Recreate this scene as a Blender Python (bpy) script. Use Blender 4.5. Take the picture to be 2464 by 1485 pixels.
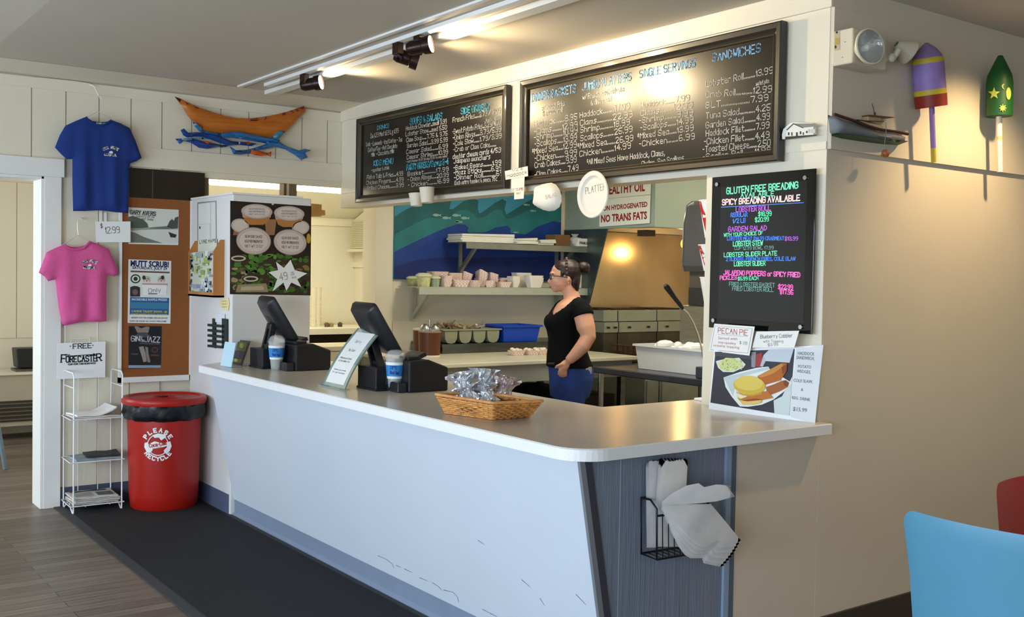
import bpy, bmesh, math, random
from mathutils import Vector as V, Matrix
from mathutils.geometry import delaunay_2d_cdt
random.seed(7)
C = bpy.context.scene.collection
for o in list(bpy.data.objects): bpy.data.objects.remove(o)

# ---------------- camera (2464 x 1485 frame) ----------------
FPX, YAW, PITCH, ROLL, EYE = 2520.04, 0.63249923, -0.03163231, 0.01796623, V((0, 0, 1.5))
_f = V((math.sin(YAW)*math.cos(PITCH), math.cos(YAW)*math.cos(PITCH), math.sin(PITCH)))
_r0 = V((math.cos(YAW), -math.sin(YAW), 0)); _u0 = _r0.cross(_f)
_r = math.cos(ROLL)*_r0 + math.sin(ROLL)*_u0
_u = -math.sin(ROLL)*_r0 + math.cos(ROLL)*_u0
cam = bpy.data.cameras.new('camera'); co = bpy.data.objects.new('camera', cam); C.objects.link(co)
cam.sensor_width = 36; cam.sensor_fit = 'HORIZONTAL'; cam.lens = FPX/2464*36
cam.clip_start = .05; cam.clip_end = 100
M4 = Matrix((( _r.x, _u.x, -_f.x, EYE.x), (_r.y, _u.y, -_f.y, EYE.y), (_r.z, _u.z, -_f.z, EYE.z), (0, 0, 0, 1)))
co.matrix_world = M4
bpy.context.scene.camera = co

# ---------------- world, lights, exposure ----------------
S = bpy.context.scene
S.view_settings.view_transform = 'Standard'; S.view_settings.look = 'None'
S.view_settings.exposure = 0.0; S.view_settings.gamma = 1.0; S.view_settings.use_curve_mapping = False
w = bpy.data.worlds.new('world'); S.world = w; w.use_nodes = True
bg = w.node_tree.nodes['Background']; bg.inputs[0].default_value = (.62, .78, 1, 1); bg.inputs[1].default_value = .6

def light(kind, name, loc, target, energy, col, size=1, size_y=None, angle=60, blend=.5):
    l = bpy.data.lights.new(name, kind); l.energy = energy; l.color = col
    if kind == 'AREA':
        l.size = size
        if size_y: l.shape = 'RECTANGLE'; l.size_y = size_y
    elif kind == 'SPOT':
        l.spot_size = math.radians(angle); l.spot_blend = blend; l.shadow_soft_size = size
    else: l.shadow_soft_size = size
    o = bpy.data.objects.new(name, l); C.objects.link(o); o.location = loc
    d = V(target)-V(loc)
    if d.length > 0: o.rotation_euler = d.to_track_quat('-Z', 'Y').to_euler()
    return o
COOL = (.70, .84, 1.0); WARM = (1, .78, .46); TUBE = (1, .93, .74)
# daylight through the three windows of the dining room's left wall and the window behind
for yy in (-.9, 1.9, 4.7):
    light('AREA', 'window_daylight', (-2.55, yy, 1.42), (0, yy, .80), 112, COOL, 2.2, 1.3)
light('AREA', 'window_daylight', (1.2, -2.4, 1.5), (1.2, 0, 1.3), 4, COOL, 2.6, 1.4)
# daylight in the room through the doorway
light('AREA', 'window_daylight', (-1.4, 8.6, 1.6), (1.5, 8.4, 1.2), 72, (.85, .93, 1), 1.6, 1.5)
# kitchen ceiling fixtures and back-room tubes
light('AREA', 'kitchen_tube_light', (4.3, 4.7, 2.66), (4.3, 4.7, 0), 40, TUBE, .5, 1.6)
light('AREA', 'kitchen_tube_light', (6.2, 4.6, 2.66), (6.2, 4.6, 0), 26, TUBE, .5, 1.2)
light('AREA', 'storeroom_tube_light', (3.4, 7.7, 2.2), (3.4, 8.2, 0), 20, (1, .96, .86), 1.6, .3)
# dining-room spots (outside the frame) washing the right-hand wall
light('SPOT', 'wall_wash_spot', (4.42, 2.08, 2.62), (4.46, 2.667, 1.0), 66, (1, .72, .38), .03, angle=108, blend=.8)

# ---------------- helpers ----------------
def ray(x, y): return _f + _r*((x-1232)/FPX) - _u*((y-742.5)/FPX)
def A(x, y, ax, val):
    d = ray(x, y); return EYE + d*((val-EYE[ax])/d[ax])
def lin(h):
    h = h.lstrip('#'); c = [int(h[i:i+2], 16)/255 for i in (0, 2, 4)]
    return tuple(v/12.92 if v <= .04045 else ((v+.055)/1.055)**2.4 for v in c)+(1,)
MATS = {}
def mat(h, rough=.5, metal=0, var=0, scale=12, bump=0, bscale=None, emit=0, trans=0, alpha=1, coat=0, stretch=None, spec=.5, aniso=0, ior=1.45):
    key = (h, rough, metal, var, scale, bump, bscale, emit, trans, alpha, coat, stretch, spec, ior)
    if key in MATS: return MATS[key]
    m = bpy.data.materials.new('surface_%03d' % len(MATS)); m.use_nodes = True; nt = m.node_tree
    b = nt.nodes['Principled BSDF']; c = lin(h)
    b.inputs['Base Color'].default_value = c; b.inputs['Roughness'].default_value = rough
    b.inputs['Metallic'].default_value = metal; b.inputs['Specular IOR Level'].default_value = spec
    b.inputs['IOR'].default_value = ior
    if trans: b.inputs['Transmission Weight'].default_value = trans
    if alpha < 1: b.inputs['Alpha'].default_value = alpha
    if coat: b.inputs['Coat Weight'].default_value = coat; b.inputs['Coat Roughness'].default_value = .08
    if emit:
        b.inputs['Emission Color'].default_value = c; b.inputs['Emission Strength'].default_value = emit
    if var or bump:
        tc = nt.nodes.new('ShaderNodeTexCoord'); mp = nt.nodes.new('ShaderNodeMapping')
        nt.links.new(tc.outputs['Object'], mp.inputs[0])
        if stretch: mp.inputs['Scale'].default_value = stretch
        n = nt.nodes.new('ShaderNodeTexNoise'); n.inputs['Scale'].default_value = scale; n.inputs['Detail'].default_value = 5
        nt.links.new(mp.outputs[0], n.inputs['Vector'])
        if var:
            r = nt.nodes.new('ShaderNodeMapRange'); r.inputs[1].default_value = .3; r.inputs[2].default_value = .7
            r.inputs[3].default_value = 1-var; r.inputs[4].default_value = 1+var
            nt.links.new(n.outputs['Fac'], r.inputs[0])
            mx = nt.nodes.new('ShaderNodeVectorMath'); mx.operation = 'SCALE'; mx.inputs[0].default_value = c[:3]
            nt.links.new(r.outputs[0], mx.inputs['Scale']); nt.links.new(mx.outputs[0], b.inputs['Base Color'])
        if bump:
            n2 = n
            if bscale:
                n2 = nt.nodes.new('ShaderNodeTexNoise'); n2.inputs['Scale'].default_value = bscale; n2.inputs['Detail'].default_value = 3
                nt.links.new(mp.outputs[0], n2.inputs['Vector'])
            bp = nt.nodes.new('ShaderNodeBump'); bp.inputs['Strength'].default_value = bump; bp.inputs['Distance'].default_value = .01
            nt.links.new(n2.outputs['Fac'], bp.inputs['Height']); nt.links.new(bp.outputs[0], b.inputs['Normal'])
    MATS[key] = m
    return m

class MB:
    def __init__(s): s.v = []; s.f = []; s.m = []; s.mats = []; s.cm = 0
    def use(s, m):
        if m not in s.mats: s.mats.append(m)
        s.cm = s.mats.index(m); return s
    def add(s, vs, fs):
        k = len(s.v); s.v += [V(v) for v in vs]
        for f in fs: s.f.append([i+k for i in f]); s.m.append(s.cm)
        return s
    def box(s, a, b):
        x0, y0, z0 = [min(a[i], b[i]) for i in range(3)]; x1, y1, z1 = [max(a[i], b[i]) for i in range(3)]
        return s.add([(x0,y0,z0),(x1,y0,z0),(x1,y1,z0),(x0,y1,z0),(x0,y0,z1),(x1,y0,z1),(x1,y1,z1),(x0,y1,z1)],
                     [(0,3,2,1),(4,5,6,7),(0,1,5,4),(1,2,6,5),(2,3,7,6),(3,0,4,7)])
    def obox(s, c, ax, ay, az):
        c, ax, ay, az = V(c), V(ax), V(ay), V(az)
        vs = [c+ax*i+ay*j+az*k for k in (-1,1) for (i,j) in ((-1,-1),(1,-1),(1,1),(-1,1))]
        return s.add(vs, [(0,3,2,1),(4,5,6,7),(0,1,5,4),(1,2,6,5),(2,3,7,6),(3,0,4,7)])
    def prism(s, pts, vec):
        pts = [V(p) for p in pts]; vec = V(vec); n = len(pts)
        return s.add(pts+[p+vec for p in pts], [list(range(n))[::-1], list(range(n, 2*n))]+[(i,(i+1)%n,n+(i+1)%n,n+i) for i in range(n)])
    def poly(s, pts): return s.add(pts, [list(range(len(pts)))])
    def loft(s, rings, cap=True):
        n = len(rings[0]); vs = [p for r in rings for p in r]; fs = []
        for k in range(len(rings)-1):
            for i in range(n): fs.append((k*n+i, k*n+(i+1)%n, (k+1)*n+(i+1)%n, (k+1)*n+i))
        if cap: fs += [list(range(n))[::-1], list(range((len(rings)-1)*n, len(rings)*n))]
        return s.add(vs, fs)
    def tube(s, pts, r, n=8, closed=False):
        pts = [V(p) for p in pts]; N = len(pts); rr = r if isinstance(r, (list, tuple)) else [r]*N
        rings = []; up = None
        for i, p in enumerate(pts):
            a = pts[(i-1) % N] if (i > 0 or closed) else p; b = pts[(i+1) % N] if (i < N-1 or closed) else p
            t = (b-a).normalized()
            if up is None:
                up = t.orthogonal().normalized()
            up = (up - t*up.dot(t))
            if up.length < 1e-6: up = t.orthogonal()
            up.normalize(); sd = t.cross(up)
            rings.append([p+(up*math.cos(q)+sd*math.sin(q))*rr[i] for q in [2*math.pi*k/n for k in range(n)]])
        if closed: rings.append(rings[0]); return s.loft(rings, False)
        return s.loft(rings)
    def cyl(s, a, b, r0, r1=None, n=20):
        return s.tube([a, b], [r0, r0 if r1 is None else r1], n)
    def lathe(s, o, prof, n=32, axis=(0,0,1), wob=None, cap=True):
        o = V(o); ax = V(axis).normalized(); e1 = ax.orthogonal().normalized() if abs(ax.z) < .999 else V((1,0,0)); e2 = ax.cross(e1)
        rings = []
        for (r, z) in prof:
            rings.append([o+ax*z+(e1*math.cos(q)+e2*math.sin(q))*(max(r, 1e-4)*(1+(wob(q, z) if wob else 0))) for q in [2*math.pi*k/n for k in range(n)]])
        return s.loft(rings, cap)
    def ell(s, c, rx, ry, rz, n=16, X=(1,0,0), Y=(0,1,0), Z=(0,0,1)):
        c, X, Y, Z = V(c), V(X), V(Y), V(Z); rings = []
        for j in range(n//2+1):
            t = math.pi*j/(n//2); q = max(math.sin(t), .01)
            rings.append([c+X*(rx*q*math.cos(a))+Y*(ry*q*math.sin(a))+Z*(-rz*math.cos(t)) for a in [2*math.pi*k/n for k in range(n)]])
        return s.loft(rings)
    def build(s, name, m=None, parent=None, smooth=0, bevel=0, sub=0, recalc=True, seg=2):
        me = bpy.data.meshes.new(name); off = parent_loc(parent)
        me.from_pydata([v-off for v in s.v], [], s.f)
        ms = s.mats if s.mats else [m]
        for x in ms: me.materials.append(x)
        if s.mats: me.polygons.foreach_set('material_index', s.m)
        if recalc:
            b = bmesh.new(); b.from_mesh(me); bmesh.ops.recalc_face_normals(b, faces=b.faces); b.to_mesh(me); b.free()
        if smooth:
            me.polygons.foreach_set('use_smooth', [True]*len(me.polygons)); me.set_sharp_from_angle(angle=math.radians(smooth))
        me.update()
        o = bpy.data.objects.new(name, me); C.objects.link(o)
        if parent: o.parent = parent
        if bevel:
            d = o.modifiers.new('bevel', 'BEVEL'); d.width = bevel; d.segments = seg; d.limit_method = 'ANGLE'; d.angle_limit = math.radians(50)
        if sub: d = o.modifiers.new('subdivision', 'SUBSURF'); d.levels = sub; d.render_levels = sub
        return o
def parent_loc(p):
    l = V((0,0,0))
    while p: l += p.location; p = p.parent
    return l
def T(o, label, cat, group=None, kind=None):
    o['label'] = label; o['category'] = cat
    if group: o['group'] = group
    if kind: o['kind'] = kind
    return o
def thing(name, label, cat, loc, group=None):
    o = bpy.data.objects.new(name, None); C.objects.link(o); o.location = loc; o.empty_display_size = .05
    return T(o, label, cat, group)
def struct(name, mb, m=None, **k):
    o = mb.build(name, m, **k); o['kind'] = 'structure'; return o
def dup(root, loc, label=None, rot=None, group=None):
    r = root.copy(); C.objects.link(r); r.location = loc
    if rot is not None: r.rotation_euler = rot
    if label: r['label'] = label
    if group: r['group'] = group
    for ch in list(root.children):
        c = ch.copy(); C.objects.link(c); c.parent = r
        for g in list(ch.children):
            d = g.copy(); C.objects.link(d); d.parent = c
    return r

class Sheet:
    """a flat surface: origin, x axis, y axis; maps photo pixels or metres onto it"""
    def __init__(s, o, xd, yd): s.o = V(o); s.x = V(xd).normalized(); s.y = V(yd).normalized(); s.n = s.x.cross(s.y)
    def uv(s, x, y):
        d = ray(x, y); t = (s.o-EYE).dot(s.n)/d.dot(s.n); p = EYE+d*t-s.o
        return (p.dot(s.x), p.dot(s.y))
    def w(s, u, v, h=0): return s.o+s.x*u+s.y*v+s.n*h
    def p(s, x, y, h=0): u, v = s.uv(x, y); return s.w(u, v, h)
    def P(s, pts, h=0): return [s.p(x, y, h) for x, y in pts]
LAY = .0006
def ellipse(cx, cy, rx, ry, n=28, rot=0, a0=0, a1=360):
    out = []
    for k in range(n + (a1-a0 < 360)):
        t = math.radians(a0+(a1-a0)*k/n); x, y = rx*math.cos(t), ry*math.sin(t); c, s = math.cos(math.radians(rot)), math.sin(math.radians(rot))
        out.append((cx+x*c-y*s, cy+x*s+y*c))
    return out
def rect(x0, y0, x1, y1): return [(x0, y0), (x1, y0), (x1, y1), (x0, y1)]

# --- writing: a single-stroke marker alphabet and Blender's built-in printed face
GL = {'A':'022842,1535','B':'02083847463505,3544433202','C':'4738180703123243','D':'020828464422 02','E':'48080242,0535','F':'480802,0535','G':'47381807031232434525','H':'0802,4842,0545','I':'0802','J':'4843321203','K':'0802,480542','L':'080242','M':'0208254842','N':'02084248','O':'183847433212030718','P':'02083847463505','Q':'183847433212030718,2441','R':'02083847463505,2542','S':'473818070615354443321203','T':'0848,2822','U':'080312324348','V':'082248','W':'0812263248','X':'0842,4802','Y':'082548,2522','Z':'08480242',
'0':'183847433212030718','1':'061812','2':'07183847460242','3':'07183847463515,354443321203','4':'380444,3632','5':'480805354443321203','6':'3818070312324344351504','7':'084822','8':'35464738180706153544433212030415','9':'4525150607183847433212','$':'473818070615354443321203,2921','.':'0203','-':'1535','/':'0248','&':'4206071828270403122244',':':'0304,0506','!':'0804,0302','*':'1735,1537,2824',"'":'0807',',':'1301',
'a':'36160503122334,3632','b':'0802,0516263533221203','c':'361605031232','d':'3832,3526160503122233','e':'0434352616050312 32','f':'38281712,0626','g':'36160504132334,36302000','h':'0802,0516263532','i':'0602,0708','j':'26211000','k':'0802,3604,1432','l':'0802','m':'0602,05162522,25364542','n':'0602,0516263532','o':'162635332212030516','p':'0600,0516263533221203','q':'3630,3526160503122233','r':'0602,051636','s':'36160514342202','t':'18132232,0636','u':'0603122233,3632','v':'061236','w':'0612253246','x':'0632,3602','y':'0613,3610','z':'06360232'}
def strokes(s):
    out = []; x = 0
    for ch in s:
        if ch == ' ': x += 2.4; continue
        g = GL.get(ch, '1535').replace(' ', '')
        mxw = 0
        for st in g.split(','):
            pl = [(int(st[i]), int(st[i+1])) for i in range(0, len(st)-1, 2)]
            mxw = max(mxw, max(p[0] for p in pl)); out.append([(x+p[0], p[1]-2) for p in pl])
        x += mxw+1.5
    return out, max(x-1.5, .1)
_FC = {}
def facetext(s, bold=0):
    if (s, bold) in _FC: return _FC[(s, bold)]
    cu = bpy.data.curves.new('t', 'FONT'); cu.body = s; cu.offset = bold; cu.resolution_u = 2
    ob = bpy.data.objects.new('t', cu); C.objects.link(ob); dg = bpy.context.evaluated_depsgraph_get()
    me = bpy.data.meshes.new_from_object(ob.evaluated_get(dg))
    vs = [(v.co.x, v.co.y) for v in me.vertices]; fs = [list(p.vertices) for p in me.polygons]
    bpy.data.objects.remove(ob); bpy.data.curves.remove(cu); bpy.data.meshes.remove(me)
    x0 = min(v[0] for v in vs); x1 = max(v[0] for v in vs)
    _FC[(s, bold)] = r = ([(v[0]-x0, v[1]) for v in vs], fs, x1-x0); return r
def write(mb, sh, s, x0, y0, x1, y1, hpx, wf=.07, lay=1, print_=False, bold=.02, jit=0, serif=False, mp=None):
    """text along the pixel baseline (x0,y0)-(x1,y1), cap height hpx, on sheet sh"""
    a = V(sh.uv(x0, y0)); b = V(sh.uv(x1, y1)); t = sh.uv(x0, y0-hpx); h = (V(t)-a).length
    d = (b-a); L = d.length; d.normalize(); up = V((-d.y, d.x)); hh = LAY*lay
    W = lambda u, v: sh.w(*(a+d*u+up*v), hh)
    if print_:
        vs, fs, wd = facetext(s, bold); sx = L/wd; sy = h/.69
        mb.add([W(x*sx, y*sy) for x, y in vs], fs)
        return
    st, wd = strokes(s); sx = L/wd; sy = h/6; r = h*wf
    for pl in st:
        q = [V((p[0]*sx+random.uniform(-jit, jit)*h, p[1]*sy+random.uniform(-jit, jit)*h)) for p in pl]
        if serif:
            for e, f in ((q[0], q[1]), (q[-1], q[-2])):
                if abs((e-f).normalized().y) > .6: mb.add([W(e.x-2.2*r, e.y-r*.5), W(e.x+2.2*r, e.y-r*.5), W(e.x+2.2*r, e.y+r*.5), W(e.x-2.2*r, e.y+r*.5)], [(0,1,2,3)])
        for e, f in zip(q, q[1:]):
            k = (f-e)
            if k.length < 1e-7: continue
            k.normalize(); n = V((-k.y, k.x))*r; e2 = e-k*r*.8; f2 = f+k*r*.8
            mb.add([W(*(e2+n)), W(*(e2-n)), W(*(f2-n)), W(*(f2+n))], [(0,1,2,3)])

def pillow(mb, poly, res, fn, back=.6, to=None):
    """puffed shape from a 2-D outline (u,v); fn(u,v,d)->height, d = distance to the edge"""
    pts = []
    n = len(poly)
    for i in range(n):
        a = V(poly[i]); b = V(poly[(i+1) % n]); k = max(1, int((b-a).length/res))
        for j in range(k): pts.append(a.lerp(b, j/k))
    nb = len(pts)
    def dist(p):
        m = 9
        for i in range(n):
            a = V(poly[i]); b = V(poly[(i+1) % n]); ab = b-a; t = max(0, min(1, (p-a).dot(ab)/max(ab.dot(ab), 1e-12))); m = min(m, (p-a-ab*t).length)
        return m
    def inside(p):
        c = False; j = n-1
        for i in range(n):
            a = poly[i]; b = poly[j]
            if (a[1] > p[1]) != (b[1] > p[1]) and p[0] < (b[0]-a[0])*(p[1]-a[1])/(b[1]-a[1])+a[0]: c = not c
            j = i
        return c
    us = [p[0] for p in poly]; vs = [p[1] for p in poly]
    u = min(us)
    while u < max(us):
        v = min(vs)
        while v < max(vs):
            p = V((u, v))
            if inside(p) and dist(p) > res*.45: pts.append(p)
            v += res
        u += res
    ov, oe, of, _a, _b, _c = delaunay_2d_cdt(pts, [], [list(range(nb))], 1, 1e-6)
    N = len(ov); ds = [dist(p) for p in ov]
    front = [(p.x, p.y, fn(p.x, p.y, d)) for p, d in zip(ov, ds)]
    bk = [(p.x, p.y, -back*abs(fn(p.x, p.y, d)) if d > 1e-5 else fn(p.x, p.y, d)) for p, d in zip(ov, ds)]
    to = to or (lambda a, b, c: V((a, b, c)))
    mb.add([to(*q) for q in front]+[to(*q) for q in bk], [list(f) for f in of]+[[i+N for i in f][::-1] for f in of])

# ---------------- shared materials ----------------
YB, XM, YR, ZC, CEIL = 6.92, 3.508, 2.667, .93, 2.685
PAINT = mat('e8dfc9', .55, var=.015, scale=3)
PAINT_W = mat('eceae4', .5, var=.012, scale=3)
PAINT_H = mat('ece2cc', .5, var=.012, scale=3)
PAINT_R = mat('d8cdb9', .6, var=.02, scale=2.5)
CEILM = mat('cac1b2', .8, var=.02, scale=2, bump=.04, bscale=90)
BLK = mat('15161a', .45, bump=.03, scale=120)
BLKG = mat('0c0c0f', .25)
STEEL = mat('a9aaa6', .32, 1, var=.12, scale=6, stretch=(1, 1, 12))
STEELD = mat('6c7272', .35, 1, var=.2, scale=4, stretch=(1, 1, 6))
CHROME = mat('d8d8d8', .12, 1)
WHITE = mat('f2f1ee', .5)
PAPER = mat('f3f2ef', .75, var=.02, scale=8)
BLACKW = mat('1a1b20', .7)
CLEAR = mat('eef4f2', .03, trans=1, ior=1.2)
# =============== room shell ===============
def plank_floor():
    m = bpy.data.materials.new('plank_floor'); m.use_nodes = True; nt = m.node_tree; b = nt.nodes['Principled BSDF']
    tc = nt.nodes.new('ShaderNodeTexCoord')
    br = nt.nodes.new('ShaderNodeTexBrick'); br.inputs['Scale'].default_value = 1; br.inputs['Brick Width'].default_value = 1.15; br.inputs['Row Height'].default_value = .085
    br.inputs['Mortar Size'].default_value = .0022; br.inputs['Color1'].default_value = lin('7c6f62'); br.inputs['Color2'].default_value = lin('5d5148'); br.inputs['Mortar'].default_value = lin('3a312a')
    br.offset = .37; br.inputs['Bias'].default_value = -.1
    nt.links.new(tc.outputs['Object'], br.inputs['Vector'])
    mp = nt.nodes.new('ShaderNodeMapping'); mp.inputs['Scale'].default_value = (2.2, 38, 1); nt.links.new(tc.outputs['Object'], mp.inputs[0])
    n = nt.nodes.new('ShaderNodeTexNoise'); n.inputs['Scale'].default_value = 1.6; n.inputs['Detail'].default_value = 6; nt.links.new(mp.outputs[0], n.inputs['Vector'])
    r = nt.nodes.new('ShaderNodeMapRange'); r.inputs[1].default_value = .3; r.inputs[2].default_value = .7; r.inputs[3].default_value = .72; r.inputs[4].default_value = 1.28; nt.links.new(n.outputs['Fac'], r.inputs[0])
    mx = nt.nodes.new('ShaderNodeVectorMath'); mx.operation = 'SCALE'; nt.links.new(br.outputs['Color'], mx.inputs[0]); nt.links.new(r.outputs[0], mx.inputs['Scale'])
    nt.links.new(mx.outputs[0], b.inputs['Base Color']); b.inputs['Roughness'].default_value = .42
    bp = nt.nodes.new('ShaderNodeBump'); bp.inputs['Strength'].default_value = .12; bp.inputs['Distance'].default_value = .004
    nt.links.new(n.outputs['Fac'], bp.inputs['Height']); nt.links.new(bp.outputs[0], b.inputs['Normal'])
    return m
struct('floor', MB().box((-2.7, -2.6, -.06), (7.4, 10.5, 0)), plank_floor())

DX0, DX1, DZ = .5, 1.485, 2.056           # doorway
OPX0, OPX1, OPZ = 2.49, 3.80, 2.150       # pass-through opening in the back wall
g = MB()
g.box((-2.7, YB+.012, 0), (DX0, YB+.2, CEIL)); g.box((DX0, YB+.012, DZ), (DX1, YB+.2, CEIL)); g.box((DX1, YB+.012, 0), (OPX0, YB+.2, CEIL))
g.box((OPX0, YB+.012, OPZ), (XM+.3, YB+.2, CEIL));
g.box((OPX1, YB, 0), (3.95, YB+.2, 2.3)); g.box((XM+.2, YB+.012, 2.15), (7.3, YB+.2, CEIL)); g.box((3.95, YB+.012, 0), (7.3, YB+.2, 2.15))
for k in range(-5, 12):                    # upright tongue-and-groove boards
    x0 = 1.415+k*.1979+.004; x1 = x0+.1979-.008
    zlo = .12 if x0 < 2.2 else 2.28
    if x0 > XM-.02: break
    x1 = min(x1, XM-.001)
    if x1 < DX0 or x0 > DX1-.02: g.box((x0, YB, max(zlo, .12)), (x1, YB+.02, 2.6))
    else: g.box((max(x0, -2), YB, 2.16), (x1, YB+.02, 2.6))
g.box((2.0, YB-.016, 2.157), (XM-.001, YB+.02, 2.284)); g.box((1.58, YB-.008, 2.59), (XM-.001, YB+.02, CEIL-.03)); g.box((-2.6, YB-.008, 2.59), (1.58, YB+.02, CEIL-.03))
g.box((OPX0-.02, YB+.003, OPZ-.03), (XM+.2, YB+.1, 2.157))
struct('wall_back', g, PAINT)
struct('trim_1', MB().prism([(-2.6, YB, 2.664), (-2.6, 6.55, CEIL-.001), (-2.6, YB, CEIL-.001)], (XM+2.6, 0, 0)), PAINT)
# doorway casing
g = MB()
g.box((DX1, YB-.022, 0), (1.585, YB+.012, DZ)); g.box((DX0-.1, YB-.022, 0), (DX0, YB+.012, DZ)); g.box((DX0-.12, YB-.03, DZ), (1.60, YB+.012, 2.168))
g.box((DX1-.018, YB-.015, 0), (DX1, YB+.2, DZ)); g.box((DX0, YB-.015, 0), (DX0+.018, YB+.2, DZ)); g.box((DX0, YB-.015, DZ-.018), (DX1, YB+.2, DZ))
struct('door_1', g, PAINT_W, bevel=.003)
struct('baseboard_back', MB().box((1.585, YB-.012, 0), (2.41, YB+.01, .12)), mat('4d5568', .5, var=.05))
# mullion of the pass-through
g = MB().use(mat('6b4f33', .5, var=.1, stretch=(1, 1, .1))); x = A(683, 450, 1, YB+.05)[0]
g.box((x-.012, YB+.02, 1.0), (x+.006, YB+.1, OPZ-.03)); g.use(PAINT); g.box((x+.006, YB+.03, 1.0), (x+.03, YB+.11, OPZ-.03)); g.use(mat('7d6a50', .5)); g.box((x+.03, YB+.02, 1.0), (x+.085, YB+.1, OPZ-.03))
g.box((OPX0, YB+.02, 1.0), (OPX0+.04, YB+.1, OPZ-.03))
struct('trim_2', g)

# menu wall: soffit over the counter and the pillar at its near end
g = MB()
g.box((XM, YR+.001, 1.968), (XM+.14, YB, CEIL)); g.box((XM, YR+.001, 0), (XM+.14, 3.315, 1.968)); g.box((XM-.012, YR-.012, 2.594), (XM, YB, CEIL))
g.box((XM-.006, YR-.0, 2.03), (XM, 2.87, 2.06)); g.box((XM-.008, 6.55, OPZ-.08), (XM, YB-.02, OPZ-.06))
struct('wall_menu', g, PAINT_H)
# right wall (under the counter it carries on as a knee wall)
WX0 = A(1768, 1200, 1, YR)[0]
g = MB()
g.box((XM+.002, YR, 0), (7.4, YR+.14, CEIL)); g.box((WX0, YR, 0), (XM-.002, YR+.14, .885))
g.box((XM+.002, YR-.018, 2.03), (7.4, YR-.0005, 2.594)); g.box((XM+.002, YR-.012, 2.594), (7.4, YR-.0005, CEIL))
struct('wall_right', g, PAINT_R)
struct('baseboard_right', MB().box((WX0, YR-.012, 0), (7.4, YR, .125)), mat('3d3630', .55, var=.05))
# ceiling
g = MB().box((1.1, -2.6, CEIL), (7.4, YB+.2, CEIL+.06)); g.prism([(1.1, -2.6, CEIL), (1.1, -2.6, CEIL+.06), (-2.7, -2.6, CEIL+.46), (-2.7, -2.6, CEIL+.4)], (0, YB+2.8, 0))
struct('ceiling', g, CEILM)
# unseen sides of the dining room, with its windows
g = MB(); x = -2.62
g.box((x-.1, -2.6, 0), (x, YB+.2, .75)); g.box((x-.1, -2.6, 2.25), (x, YB+.2, 3.1))
ys = [-2.6, -2.0, .2, .8, 3.0, 3.6, 5.8, YB+.2]
for k in range(0, 8, 2): g.box((x-.1, ys[k], .75), (x, ys[k+1], 2.25))
struct('wall_left', g, PAINT)
for k in range(3):
    a, b = ys[2*k+1], ys[2*k+2]; g = MB()
    g.box((x-.06, a, .75), (x-.0, a+.05, 2.25)).box((x-.06, b-.05, .75), (x, b, 2.25)).box((x-.06, a, .75), (x, b, .8)).box((x-.06, a, 2.2), (x, b, 2.25)).box((x-.05, (a+b)/2-.02, .8), (x-.02, (a+b)/2+.02, 2.2))
    struct('window_%d' % (k+1), g, WHITE)
g = MB(); y = -2.5
g.box((-2.7, y-.1, 0), (-.1, y, 2.9)).box((2.5, y-.1, 0), (7.4, y, 2.9)).box((-.1, y-.1, 0), (2.5, y, .8)).box((-.1, y-.1, 2.2), (2.5, y, 2.9))
struct('wall_front', g, PAINT)
struct('wall_end', MB().box((7.3, -2.6, 0), (7.42, YB+.2, CEIL)), PAINT)
# storeroom beyond the pass-through: lean-to with a sloping ceiling
CREAM = mat('ece7d2', .6, var=.02, scale=3)
g = MB().box((2.3, 8.9, 0), (4.75, 9.0, 2.2)); struct('wall_storeroom', g, CREAM)
g = MB().box((4.66, YB+.2, 0), (4.76, 8.95, 2.75))
for k in range(8): g.box((4.652, 7.2+k*.2+.004, 1.15), (4.66, 7.2+k*.2+.196, 1.55))
g.box((4.64, 7.6, 1.55), (4.66, 8.9, 1.60)); struct('wall_storeroom_side', g, CREAM)
struct('ceiling_storeroom', MB().prism([(2.3, YB+.2, 2.62), (2.3, 8.95, 1.985), (2.3, 8.95, 2.04), (2.3, YB+.2, 2.68)], (2.46, 0, 0)), CREAM)
struct('trim_3', MB().prism([(4.64, YB+.2, 2.53), (4.64, 8.9, 1.91), (4.64, 8.9, 1.99), (4.64, YB+.2, 2.61)], (.02, 0, 0)).box((2.3, 8.88, 1.93), (4.66, 8.9, 1.985)), mat('f3ecd2', .5))
# room beyond the doorway
WAINS = mat('b9ae9a', .6, var=.03)
g = MB().box((-2.7, 10.2, 0), (2.35, 10.35, 2.7)); p = A(40, 500, 1, 10.2)
for k in range(12): g.box((p[0]-2.4+k*.4+.004, 10.19, .86), (p[0]-2.4+k*.4+.396, 10.2, 2.25))
g.box((2.2, YB+.2, 0), (2.3, 10.3, 2.7)); g.box((-2.7, YB+.2, 0), (-2.6, 10.3, .8)); g.box((-2.7, YB+.2, 2.3), (-2.6, 10.3, 2.7))
struct('wall_far', g, PAINT)
struct('ceiling_far', MB().box((-2.7, YB+.2, 2.6), (2.3, 10.3, 2.66)), CEILM)

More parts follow.
